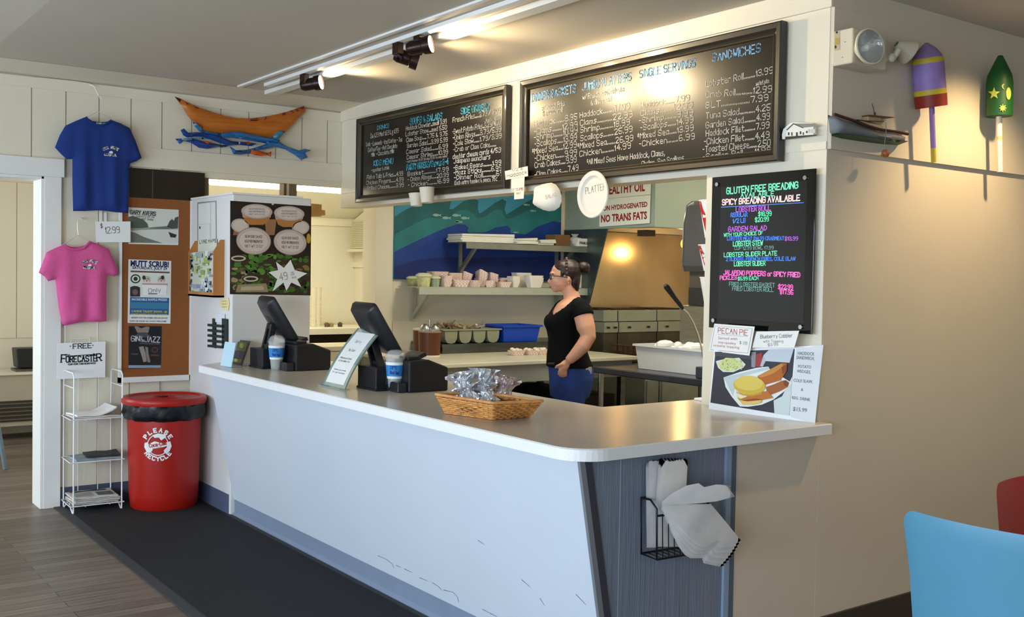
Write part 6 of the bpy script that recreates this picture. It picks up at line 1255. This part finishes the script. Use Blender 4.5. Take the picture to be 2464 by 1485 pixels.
g = MB(); s = Sheet((0, 4.55, 0), (1, 0, 0), (0, 0, 1)); a, b = s.p(1632, 905), s.p(1704, 905); g.box((4.93, 4.36, BZ+.0008), (5.12, 4.72, BZ+.075)); T(g.build('dark_tray', mat('3c4047', .45), bevel=.006), 'dark grey shallow tray in front of the white bus tub', 'tray')
c = A(1490, 965, 1, 5.5); g = MB(); g.lathe((c.x, 5.5, .181), [(.09, 0), (.11, .05), (.07, .12), (.02, .15)], 24, wob=lambda q, z: .2*math.sin(q*4+z*40)+.12*math.sin(q*7)); T(g.build('crumpled_sack', mat('aeb4bd', .6, var=.4, scale=25), smooth=40), 'crumpled pale sack on the lower shelf of the work table', 'sack')
# drink dispenser
dd = thing('drink_dispenser', 'grey drink dispenser with steel drip cabinet behind the marker board', 'dispenser', (5.75, 5.3, BZ)); DY = 5.33; D = lambda x, y: A(x, y, 1, DY)
x0, x1 = D(1644, 600).x, D(1644, 600).x+.5; zt, zb3 = D(1660, 486).z, D(1660, 650).z
pr = [(x0+.02, zb3-.01), (x0-.005, zb3+.03), (x0, zt-.16), (x0+.03, zt-.03), (x0+.08, zt), (x1, zt+.02), (x1, zb3-.01)]
g = MB(); g.prism([(x, DY, z) for x, z in pr], (0, -.42, 0)); g.build('head', mat('4a4a4c', .35, var=.05), dd, smooth=30); g = MB(); g.tube([(x-.004, DY-.004, z) for x, z in pr[:6]], .008, 6); g.build('head_edge', STEEL, dd, smooth=50)
z2, z3_ = D(1660, 735).z, D(1660, 868).z; g = MB(); g.box((x0+.05, DY-.32, z2), (x1, DY-.02, zb3)); g.build('back', mat('4f4a42', .45), dd); g = MB(); g.box((D(1650, 680).x, DY-.2, D(1660, 732).z), (D(1690, 680).x, DY-.03, D(1660, 692).z)); g.build('valve', mat('2d2d30', .35), dd)
g = MB(); g.box((D(1635, 800).x, DY-.40, BZ+.0008), (x1, DY, z2)); g.build('drip_cabinet', STEEL, dd, bevel=.004)
# sample drink cups on the end of the pillar
CUPR = mat('c01a1c', .4)
for k, (yt, yb, xc, lb_) in enumerate(((483, 573, 1716, 'largest soda cup, uppermost of three beside the marker board'), (590, 652, 1713, 'middle soda cup of three beside the marker board'), (668, 742, 1716, 'lowest soda cup of three beside the marker board'))):
    Yc = 3.375; a, b = A(xc, yt, 1, Yc), A(xc, yb, 1, Yc); h = a.z-b.z; R1, R0 = .0605+.004*(k == 0), .034; c = V((b.x, Yc+.005, b.z)); t = thing('soda_cup', lb_, 'cup', c, 'sample soda cups on the pillar end')
    g = MB(); g.lathe(c, [(0, .003), (R0, 0), (R1, h), (R1-.002, h), (R0-.002, .005)], 36); cu_ = g.build('cup', mat('efeeec', .45), t, smooth=40); g = MB(); g.tube([c+V((R1*math.cos(q), R1*math.sin(q), h)) for q in [i*math.pi/16 for i in range(32)]], .0026, 6, True); g.build('rim', WHITE, t, smooth=60)
    cc = CylPx(c, R0+.0015, R1+.0015, c.z, c.z+h); H = yb-yt; g = MB().use(CUPR); X_ = lambda f, s_: (xc-(20+14*(1-f))*(1 if True else 0)+s_, yt+H*f)
    L = [(0.02, -34), (.12, -33), (.3, -29.5), (.5, -25), (.75, -20), (.97, -15)]; Rr_ = [(.97, -8), (.75, -9.5), (.55, -12), (.42, -16), (.25, -24), (.02, -30)]
    kx = 1 if k == 0 else .93
    pts = [(xc+dx*kx, yt+H*f) for f, dx in L]+[(xc+dx*kx, yt+H*f) for f, dx in Rr_]
    if k < 2: g.poly([cc.hit(x, y) for x, y in pts])
    else: g.poly([cc.hit(xc+dx, yt+H*f) for f, dx in ((.02, -10), (.6, -8), (.6, -4), (.02, -3))])
    g.use(WHITE)
    if k < 2: write(g, cc, 'Coca-Cola', xc-24*kx, yt+H*.45, xc-13*kx, yt+H*.44, 7, wf=.1, lay=3)
    else: g.use(mat('77757a', .7)); write(g, cc, 'oz', xc-19, yt+H*.72, xc-12, yt+H*.68, 7, wf=.1, lay=3)
    g.build('printed_bottle', None, cu_)

# --- storeroom seen through the pass-through
for px_, lb_ in (((503, 677), 'left fluorescent tube fitting glowing above the pass-through'), ((704, 832), 'right fluorescent tube fitting glowing above the pass-through')):
    a, b = A(px_[0], 432, 1, 7.6), A(px_[1], 444, 1, 7.6); z = 2.165; t = thing('tube_light', lb_, 'light', ((a.x+b.x)/2, 7.6, z), 'storeroom tube lights'); g = MB(); g.box((a.x, 7.55, z+.035), (b.x, 7.68, z+.06)); g.build('housing', WHITE, t)
    g = MB(); g.cyl((a.x+.01, 7.6, z), (b.x-.01, 7.6, z), .036, n=16); g.build('tube', mat('fff4d6', .4, emit=9), t, smooth=50); g = MB(); g.cyl(((a.x+b.x)/2, 7.65, z+.06), ((a.x+b.x)/2, 7.65, 2.5), .01); g.build('hanger', WHITE, t)
acx = 4.65; Y1_, Y0_ = A(845, 570, 0, acx-.07)[1], A(887, 570, 0, acx-.07)[1]; zt, zb4 = A(866, 531, 0, acx-.07)[2], A(866, 598, 0, acx-.07)[2]
ac = thing('air_conditioner', 'beige through-wall air conditioner in the storeroom', 'air conditioner', (acx, (Y0_+Y1_)/2, (zt+zb4)/2)); ACM = mat('d8d3b4', .5)
g = MB(); g.box((acx-.07, Y0_, zb4), (acx+.005, Y1_, zt)); g.build('casing', ACM, ac, bevel=.004); g = MB()
for k in range(14): z = zb4+.02+(zt-zb4-.04)*k/13; g.box((acx-.074, Y0_+.06, z), (acx-.069, Y1_-.02, z+.006))
g.build('grille_slats', mat('b5af8e', .5), ac); g = MB()
for k in range(10): z = zb4+.08+(zt-zb4-.1)*k/9; g.box((acx-.06, Y0_-.004, z), (acx-.005, Y0_+.001, z+.011))
g.build('side_louvres', mat('3a3a33', .5), ac); g = MB(); g.box((acx-.1, Y0_-.05, zb4-.03), (acx+.005, Y1_+.02, zb4-.005)); g.build('sill', mat('e6dfbd', .5), ac)
g = MB(); p = A(884, 640, 0, 4.649); g.box((4.64, p.y-.03, p.z-.05), (4.649, p.y+.03, p.z+.05)); T(g.build('wall_switch', WHITE), 'white switch plate on the storeroom wall below the air conditioner', 'switch')
z = A(800, 790, 1, 8.3)[2]; bc = thing('storeroom_counter', 'cream counter with a dark open front in the storeroom', 'counter', (3.7, 8.5, 0)); g = MB(); g.box((2.4, 8.25, z-.05), (4.64, 8.88, z)); g.build('top', CREAM, bc); g = MB(); g.box((2.4, 8.45, .3), (4.64, 8.47, z-.05)); g.build('void_shade', mat('17120e', .8), bc); g = MB(); g.box((2.4, 8.25, 0), (4.64, 8.46, .62)); g.build('lower_front', CREAM, bc)  # dark sheet stands in for the shaded void under the counter top
for k, px_ in enumerate((754, 764)):
    c = A(px_, 780, 1, 8.6); hh = A(px_, 692, 1, 8.6)[2]-z; t = thing('cup_stack', ['left tall stack of white foam cups in the storeroom', 'right tall stack of white foam cups in the storeroom'][k], 'cups', (c.x, 8.6, z), 'foam cup stacks'); n = 12
    for q in range(n): g = MB(); g.lathe((c.x, 8.6, z+.001+q*hh/n), [(.028, 0), (.034, hh/n*.9), (.036, hh/n*.92), (.036, hh/n)], 16); g.build('cup', mat('ece5cd', .6), t, smooth=40)
for k, px_ in enumerate((786, 797, 818)):
    c = A(px_, 790, 1, 8.5); g = MB(); g.lathe((c.x, 8.5, z+.0008), [(.02, 0), (.022, .03), (.012, .04), (0, .042)], 12); T(g.build('condiment_jar', mat(['6b5a3a', '9a8a5a', '4f4630'][k], .4), smooth=40), ['small dark jar on the storeroom counter nearest the cups', 'middle small jar on the storeroom counter', 'small dark jar at the right of the storeroom counter'][k], 'jar')
z = A(850, 842, 1, YB+.05)[2]; g = MB(); g.box((2.95, YB+.02, .02), (3.79, 7.3, z)); g.box((2.9, YB+.01, z), (3.795, 7.35, z+.03)); T(g.build('pass_counter', mat('d8cfae', .5)), 'cream ledge counter in the pass-through behind the tills', 'counter')

# --- paper bags in a wire basket on the end panel
BY = CY+.066; EP = lambda d: Sheet((0, BY-d, 0), (1, 0, 0), (0, 0, 1)); WB = mat('101013', .4)
wb = thing('bag_basket', 'black wire basket of white paper bags on the grey end panel', 'basket', EP(.05).p(1585, 1265))
f, k_ = EP(.085), EP(.008); X8 = lambda pts: [(1500+x/4.369, 1060+y/4.369) for x, y in pts]
def fr_(x, y, near): return (f if near else k_).p(*X8([(x, y)])[0])
bl, br_, tl, tr = (1543, 1332), (1666, 1312), (1543, 1198), (1666, 1185)
g = MB(); B0, B1, T0, T1 = k_.p(*bl), k_.p(*br_), k_.p(*tl), k_.p(*tr); nf = V((0, -.078, -.004))
g.tube([T0, T0+nf*.6+V((0, 0, .004)), T0+nf+V((.0, 0, -.02)), B0+nf, B0], .004, 8); g.tube([T1, T1+nf*.6+V((0, 0, .004)), T1+nf+V((0, 0, -.02)), B1+nf, B1], .004, 8)
g.tube([T0, B0, B1, T1], .004, 8, True); g.tube([B0+nf, B1+nf], .004, 8); g.tube([T0+nf+V((0, 0, -.045)), T1+nf+V((0, 0, -.045))], .004, 8); g.build('frame', WB, wb, smooth=60)
g = MB()
for q in range(1, 9): a = (T0+nf+V((0, 0, -.045))).lerp(T1+nf+V((0, 0, -.045)), q/9); b = (B0+nf).lerp(B1+nf, q/9); g.tube([a, b, b-nf*.9], .0022, 6)
g.build('bars', WB, wb, smooth=60)
BAG = mat('dddbda', .75, var=.05, scale=14, bump=.12, bscale=30); BAG2 = mat('e6e4e2', .75, var=.05, scale=12, bump=.12, bscale=30)
G2 = 'white paper bags in the wire basket'
def zig(x0, x1, y0, y1, n=14, a=3):
    return [(x0+(x1-x0)*i/n, y0+(y1-y0)*i/n-(a if i % 2 else 0)) for i in range(n+1)]
def bag(label, poly, d, th, m, bend=None):
    s = EP(d); uv = [s.uv(*p) for p in poly]; cu = sum(p[0] for p in uv)/len(uv); cv = sum(p[1] for p in uv)/len(uv); t = thing('paper_bag', label, 'bag', s.w(cu, cv), G2)
    g = MB(); pillow(g, uv, .02, lambda u, v, dd: th*min(1, dd/.015)+(bend(u, v) if bend else 0), -.4, lambda a, b, c: s.w(a, b, c)); g.build('bag', m, t, smooth=30); return t
for q in range(4):
    dx = q*3; bag('flat white paper bag standing upright in the basket, back group' , [(1556+dx, 1318-q), (1554+dx*.7, 1114-q)]+zig(1555+dx*.7, 1588+dx*.7, 1114-q, 1113-q, 6, 2)+[(1592+dx, 1318-q)], .014+q*.0055, .002, BAG)
for q in range(4):
    dx = q*2; bag('flat white paper bag standing upright in the basket, taller crumpled front group', [(1575+dx, 1316), (1577+dx, 1220), (1586+dx, 1105+q*2)]+zig(1587+dx, 1652+dx*.5, 1105+q*2, 1106+q, 16, 3)+[(1648+dx*.5, 1180), (1644, 1316)], .040+q*.005, .002, BAG2)
random.seed(31); pv = V((1584, 1217))
NB = 9
for q in range(NB):
    a = math.radians(2.6*(NB-1-q)); d = .066+q*.0075; R_ = lambda p: tuple(pv+Matrix.Rotation(a, 2) @ (V(p)-pv)) if True else p
    body = [(1583,1216),(1640,1211),(1698,1210),(1735,1254),(1770,1297),(1762,1303),(1722,1309),(1716,1298),(1704,1303),(1688,1309),(1672,1306),(1650,1292),(1618,1258)]
    # leaves of the fan spread clockwise about the basket's rim
    ang = .045*(NB-1-q); ca, sa = math.cos(ang), math.sin(ang); sp_ = lambda p: (pv.x+(p[0]-pv.x)*ca-(p[1]-pv.y)*sa, pv.y+(p[0]-pv.x)*sa+(p[1]-pv.y)*ca) if p[0] > 1590 else p
    k0 = EP(d).uv(*pv); s = EP(d); poly = [s.uv(*sp_(p)) for p in body]
    fl = [(1584,1216),(1610,1197-q*1.2),(1640,1178-q*1.5),(1665,1172-q*1.6),(1676,1180-q*1.5),(1700,1170-q*1.2)]+[(1722+random.uniform(-3, 8), 1166+k*4-q*.6) for k in range(2)]+[(1728+random.uniform(-3, 9), 1178+q*1.4),(1700,1196+q*.6),(1660,1208)]
    poly2 = [s.uv(*p) for p in fl]; cu = sum(p[0] for p in poly)/len(poly); cv = sum(p[1] for p in poly)/len(poly)
    t = thing('paper_bag', 'white paper bag hanging bent over the basket rim in the fanned bunch', 'bag', s.w(cu, cv), G2+' - fanned bunch')
    bnd = lambda u, v: .05*max(0, min(1, ((u-k0[0])+(k0[1]-v))/.2))
    g = MB(); pillow(g, poly, .018, lambda u, v, dd: .0022*min(1, dd/.012)+bnd(u, v)*.5, -.4, lambda x_, y_, z_: s.w(x_, y_, z_)); g.build('bag', BAG2 if q % 2 else BAG, t, smooth=30)
    g = MB(); pillow(g, poly2, .014, lambda u, v, dd: .0015*min(1, dd/.01)+.03*max(0, u-k0[0])/.15-.004*(NB-q)*0, -.4, lambda x_, y_, z_: s.w(x_, y_, z_)); g.build('open_mouth', BAG, t, smooth=30)

# --- chairs in the foreground
def chair(name, label, pts, th, m, ctr, seat, legs):
    t = thing(name, label, 'chair', ctr)
    return t
CBL = mat('5a96b4', .38, var=.03, scale=4); LEGM = mat('b9bbbd', .25, .9)
def shell(name, label, o, xd, nd, m, w=.44, h=.40, zt=.822, lean=.09, wb=.86):
    """moulded shell chair: o = floor point under the middle of the back, xd along the back, nd out of the back's rear face"""
    o, xd, nd = V(o), V(xd).normalized(), V(nd).normalized(); t = thing(name, label, 'chair', o); Wt, Wb = w/2, w/2*wb
    def back(u, z): k = (zt-z)/h; return o+xd*u+nd*(lean*(1-k)+.035*(abs(u)/Wt)**2*-1)+V((0, 0, z))
    r = .045; out = []
    for (cx_, cz_, a0) in ((Wt-r, zt-r, 0), (-(Wt-r), zt-r, 90)):
        for k in range(7): a = math.radians(a0+15*k); out.append((cx_+r*math.cos(a), cz_+r*math.sin(a)))
    out += [(-Wt*.5-Wb*.5+.004, zt-.18), (-Wb, zt-h), (Wb, zt-h), (Wt*.5+Wb*.5-.004, zt-.18)]
    g = MB(); pillow(g, out, .03, lambda u, v, d: .006*min(1, d/.004), .9, lambda a, b, c: back(a, b)+nd*c); g.build('backrest', m, t, smooth=50)
    s0 = zt-h; rings = []
    for k in range(9): a = k/8; y = -.02-a*.42; z = s0-.0+(-.06*math.sin(min(1, a*2.2)*math.pi/2)+.03*max(0, a-.8)/.2*.3); ww = Wb*(1+.08*math.sin(a*math.pi)); rings.append([o+xd*-ww+nd*y+V((0, 0, z)), o+xd*ww+nd*y+V((0, 0, z)), o+xd*ww+nd*y+V((0, 0, z-.014)), o+xd*-ww+nd*y+V((0, 0, z-.014))])
    g = MB(); g.loft(rings); g.build('seat', m, t, smooth=50)
    for sx_, y0, y1 in ((-1, -.08, .04), (1, -.08, .04), (-1, -.36, -.46), (1, -.36, -.46)): g = MB(); g.tube([o+xd*(sx_*.15)+nd*y0+V((0, 0, s0-.07)), o+xd*(sx_*.2)+nd*y1+V((0, 0, .002))], .011, 10); g.build('leg', LEGM, t, smooth=50)
    return t
shell('blue_chair', 'sky blue moulded chair at the lower right edge', (2.80, 1.60, 0), (0, -1, 0), (-.35, -.0, 0), CBL, .44, .36, .823, .03)
shell('red_chair', 'red moulded chair behind the blue chair at the right edge', (3.46, 1.76, 0), (1, 0, 0), (0, 1, 0), mat('c2251d', .38, var=.04), .44, .40, .855, .05, 1.12)
# =============== the worker ===============
pb_ = A(1368, 700, 1, 5.22); PS = Sheet((pb_.x, pb_.y, 0), (math.cos(YAW), -math.sin(YAW), 0), (0, 0, 1)); q = lambda x, y, h=0: PS.p(x, y, 0)+PS.n*h
MP = (q(1468, 700)-q(1368, 700)).length/100; XD, UP, NN = PS.x, PS.y, PS.n
per = thing('person', 'worker with dark bun and glasses, black V-neck T-shirt and blue jeans, hand in pocket', 'person', V((pb_.x, pb_.y, 0)))
def remesh(name, prims, voxel, m, smooth_it=3, cut=None, parent=per):
    g = MB()
    for p in prims: p(g)
    o = g.build('tmp', m); d = o.modifiers.new('r', 'REMESH'); d.mode = 'VOXEL'; d.voxel_size = voxel; d.use_smooth_shade = True
    d = o.modifiers.new('s', 'SMOOTH'); d.factor = .5; d.iterations = smooth_it
    dg = bpy.context.evaluated_depsgraph_get(); me = bpy.data.meshes.new_from_object(o.evaluated_get(dg)); bpy.data.objects.remove(o)
    if cut:
        b = bmesh.new(); b.from_mesh(me); bmesh.ops.delete(b, geom=[f for f in b.faces if cut(f.calc_center_median())], context='FACES'); b.to_mesh(me); b.free()
    off = parent_loc(parent)
    for v in me.vertices: v.co -= off
    me.name = name; me.materials.clear(); me.materials.append(m); me.polygons.foreach_set('use_smooth', [True]*len(me.polygons))
    r = bpy.data.objects.new(name, me); C.objects.link(r); r.parent = parent; return r
def ringe(c, rx, rh, n=24, tiltx=0): return [c+XD*(rx*math.cos(a))+NN*(rh*math.sin(a))+UP*(tiltx*math.cos(a)) for a in [2*math.pi*k/n for k in range(n)]]
def tor(rows, inf=0): return lambda g: g.loft([ringe(q(x, y, h), rx*MP+inf, rh+inf) for (x, y, rx, rh, h) in rows])
def limb(pts, inf=0, n=14): return lambda g: g.tube([q(*p[:3]) for p in pts], [p[3]+inf for p in pts], n)
def ball(x, y, h, rx, rh, ry, n=16): return lambda g: g.ell(q(x, y, h), rx, rh, ry, n, XD, NN, UP)
TOR = [(1376,716,15,.05,0),(1374,722,24,.115,0),(1371,732,33,.165,0),(1367,748,40,.178,0),(1360,765,44,.170,0),(1356,778,45.5,.165,0),(1359,795,42,.155,0),(1362,815,41,.148,0),(1364,835,44,.152,0),(1366,855,49,.162,0),(1369,872,52,.172,0)]
HIP = [(1368,858,48,.160,0),(1371,874,52,.172,0),(1374,890,53,.178,0),(1375,910,52.5,.180,0),(1373,932,50,.176,0),(1371,955,46,.165,0)]
LEGN = [(1374,915,.088,.092),(1371,960,.088,.088),(1367,1020,.088,.072),(1368,1075,.088,.056),(1372,1120,.088,.055),(1376,1200,.088,.040)]
LEGF = [(1368,915,-.088,.092),(1366,960,-.088,.088),(1362,1020,-.088,.072),(1362,1075,-.088,.056),(1364,1120,-.088,.055),(1366,1200,-.088,.040)]
ARMN = [(1391,737,.155,.050),(1398,755,.178,.060),(1405,785,.195,.060),(1410,806,.205,.050),(1397,828,.215,.047),(1378,849,.205,.037),(1364,863,.195,.029)]
ARMF = [(1368,737,-.155,.050),(1372,755,-.178,.056),(1380,785,-.195,.054),(1386,808,-.20,.045),(1372,832,-.20,.042),(1352,855,-.19,.034),(1340,868,-.18,.028)]
SK = mat('c99478', .5, var=.03, scale=10)
head = [ball(1359, 661, 0, .092, .074, .098), ball(1350, 676, 0, .078, .064, .068), ball(1341, 690, 0, .040, .042, .034), ball(1336, 697, 0, .022, .026, .018),
    limb([(1368,690,0,.050),(1373,706,0,.050),(1377,722,0,.058)]), limb([(1330,668,0,.010),(1324,674,0,.012),(1319,679,0,.0105)]), ball(1321.5, 680.5, .012, .010, .008, .008), ball(1321.5, 680.5, -.012, .010, .008, .008),
    ball(1327, 688.5, 0, .013, .022, .006), ball(1328, 693, 0, .012, .020, .006), ball(1329, 659, 0, .018, .05, .014), ball(1366, 672, .071, .013, .010, .022), ball(1366, 672, -.071, .013, .010, .022)]
def hand(s):
    w = (1363, 864, .195*s); out = [lambda g: g.ell(q(1355, 874, .192*s), .031, .018, .043, 14, (XD*.85+UP*-.5).normalized(), NN, (UP*.85+XD*.5).normalized())]
    for k, (x1, y1, x2, y2, x3, y3) in enumerate(((1346,881,1342,888,1341,896), (1350,884,1346.5,892,1346,901), (1354.5,886,1352,894,1352,902), (1359,886,1358,893,1358.5,900))):
        out.append(limb([(x1, y1, (.198-.004*k)*s, .0095), (x2, y2, (.196-.004*k)*s, .0092), (x3, y3, (.182-.004*k)*s, .0078)], n=10))
    out.append(limb([(1356,869,.20*s,.011), (1345,871,.205*s,.0105), (1337,875,.20*s,.0092), (1333,880,.19*s,.008)], n=10)); return out
foot = lambda hh: [lambda g: g.tube([q(1384, 1208, hh), q(1366, 1207, hh), q(1345, 1212, hh), q(1334, 1214, hh)], [.032, .036, .034, .022], 12)]
body = remesh('body', [tor(TOR, -.004), tor(HIP, -.004), limb(LEGN, -.006), limb(LEGF, -.006), limb(ARMN), limb(ARMF)]+head+hand(1)+[p for p in [limb([(1340,868,-.18,.028),(1334,880,-.17,.024),(1332,892,-.16,.012)])]], .0058, SK, 4)
# clothing
VN = [(1396,703),(1390,709),(1380,720),(1362,737),(1331,758),(1329,750),(1333,738),(1339,724),(1344,712),(1350,700)]
def in_poly(x, y):
    r = False; j = len(VN)-1
    for i in range(len(VN)):
        (xi, yi), (xj, yj) = VN[i], VN[j]
        if (yi > y) != (yj > y) and x < (xj-xi)*(y-yi)/(yj-yi)+xi: r = not r
        j = i
    return r
def neck(c):
    x, y, h = upx(c); return (h > -.02 and in_poly(x, y)) or (y < 722 and abs(h) < .075)
def upx(c):
    v = c-EYE; z = v.dot(_f); return (1232+FPX*v.dot(_r)/z, 742.5-FPX*v.dot(_u)/z, (c-q(1368, 700)).dot(NN))
SHIRT = mat('060608', .9, bump=.1, scale=200, spec=.2)
sleeveN = [(1384,730,.125,.052),(1392,738,.160,.060),(1398,750,.176,.066),(1400,758,.182,.068)]; sleeveF = [(1366,730,-.125,.052),(1370,740,-.160,.060),(1374,752,-.176,.064),(1375,760,-.18,.066)]
bust = [ball(1328, 776, .065, .052, .060, .058), ball(1328, 776, -.065, .052, .060, .058)]
remesh('tshirt', [tor(TOR, .006), limb(sleeveN), limb(sleeveF)]+bust+[tor([(1367,862,50,.168,0),(1371,882,55,.184,0)], .006)], .0065, SHIRT, 5, neck)
JEAN = mat('1d3a80', .8, var=.22, scale=9, bump=.15, bscale=250)
jeans = remesh('jeans', [tor(HIP, .004), limb(LEGN, .006), limb(LEGF, .006)], .0075, JEAN, 5)
for hh in (.088, -.088): remesh('shoe', foot(hh)+[lambda g, hh=hh: g.obox(q(1359, 1215, hh)+UP*.004, XD*.12, NN*.04, UP*.012)], .007, mat('1b1b1d', .5), 3)
HAIR = mat('23130f', .45, var=.3, scale=60, stretch=(1, 1, .4), bump=.25, bscale=90)
hair = remesh('hair', [ball(1367, 654, 0, .089, .081, .084), ball(1354, 645, 0, .060, .074, .052), ball(1382, 672, 0, .040, .066, .075), ball(1385, 690, 0, .025, .045, .04), limb([(1352,655,.07,.012),(1350,663,.071,.008),(1351,668,.072,.005)]), limb([(1352,655,-.07,.012),(1350,663,-.071,.008),(1351,668,-.072,.005)])], .006, HAIR, 3)
remesh('hair_bun', [ball(1404, 643, 0, .044, .042, .036), ball(1392, 646, 0, .025, .03, .028), ball(1409, 651, .004, .028, .03, .022)], .006, HAIR, 2, parent=hair)
g = MB()
for k in range(15): a = math.pi*(k/14-.5)*1.25; g.ell(q(1362+.5*math.sin(k), 654, 0)+UP*(.087*math.cos(a))+NN*(.083*math.sin(a)), .008, .008, .008, 8, XD, NN, UP)
g.build('headband', mat('5a4636', .35, var=.6, scale=90), hair, smooth=60)
GLS = mat('16151a', .25)
gl = MB()
for s_ in (1, -1): gl.tube([q(1324.5, 666, .034*s_)+NN*(.024*math.cos(a))+UP*(.017*math.sin(a))+XD*(.004*math.cos(a)*s_) for a in [k*math.pi/9 for k in range(18)]], .0028, 6, True); gl.tube([q(1326, 664, .059*s_), q(1345, 665, .071*s_), q(1364, 668, .078*s_)], .003, 6)
gl.tube([q(1322.5, 665, .011), q(1321.5, 663.5, 0), q(1322.5, 665, -.011)], .0026, 6); gl.build('glasses', GLS, per, smooth=60)
g = MB()
for s_ in (1, -1): g.ell(q(1329, 666, .033*s_), .012, .013, .010, 12, XD, NN, UP)
g.use(WHITE); g.build('eyes', mat('e8e2da', .3), per, smooth=60)
g = MB()
for s_ in (1, -1): g.tube([q(1325.5, 659.5, .015*s_), q(1325.5, 658, .033*s_), q(1331, 659.5, .052*s_)], .0035, 6)
g.build('eyebrows', mat('2b1811', .7), per, smooth=60)
g = MB(); g.tube([q(1327, 690, .018), q(1323.2, 689.6, 0), q(1327, 690, -.018)], .0045, 8); g.tube([q(1327.5, 692.4, .016), q(1324.2, 692.4, 0), q(1327.5, 692.4, -.016)], .0045, 8); g.build('lips', mat('a8574d', .4), per, smooth=60)
g = MB(); g.ell(q(1366.5, 680.5, .083), .0035, .0035, .0035, 8); g.build('earring', CHROME, per, smooth=60)
g = MB(); c = q(1412, 888, .115); g.obox(c, XD*.020+NN*-.022, UP*.022, NN*.004+XD*.004); g.build('pocket_embroidery', mat('a9a8a6', .6, var=.4, scale=80), jeans)
g = MB(); g.tube([q(1321, 874, .05), q(1326, 873, .10), q(1335, 872, .135)], .013, 8); g.build('belt', BLK, jeans, smooth=60)
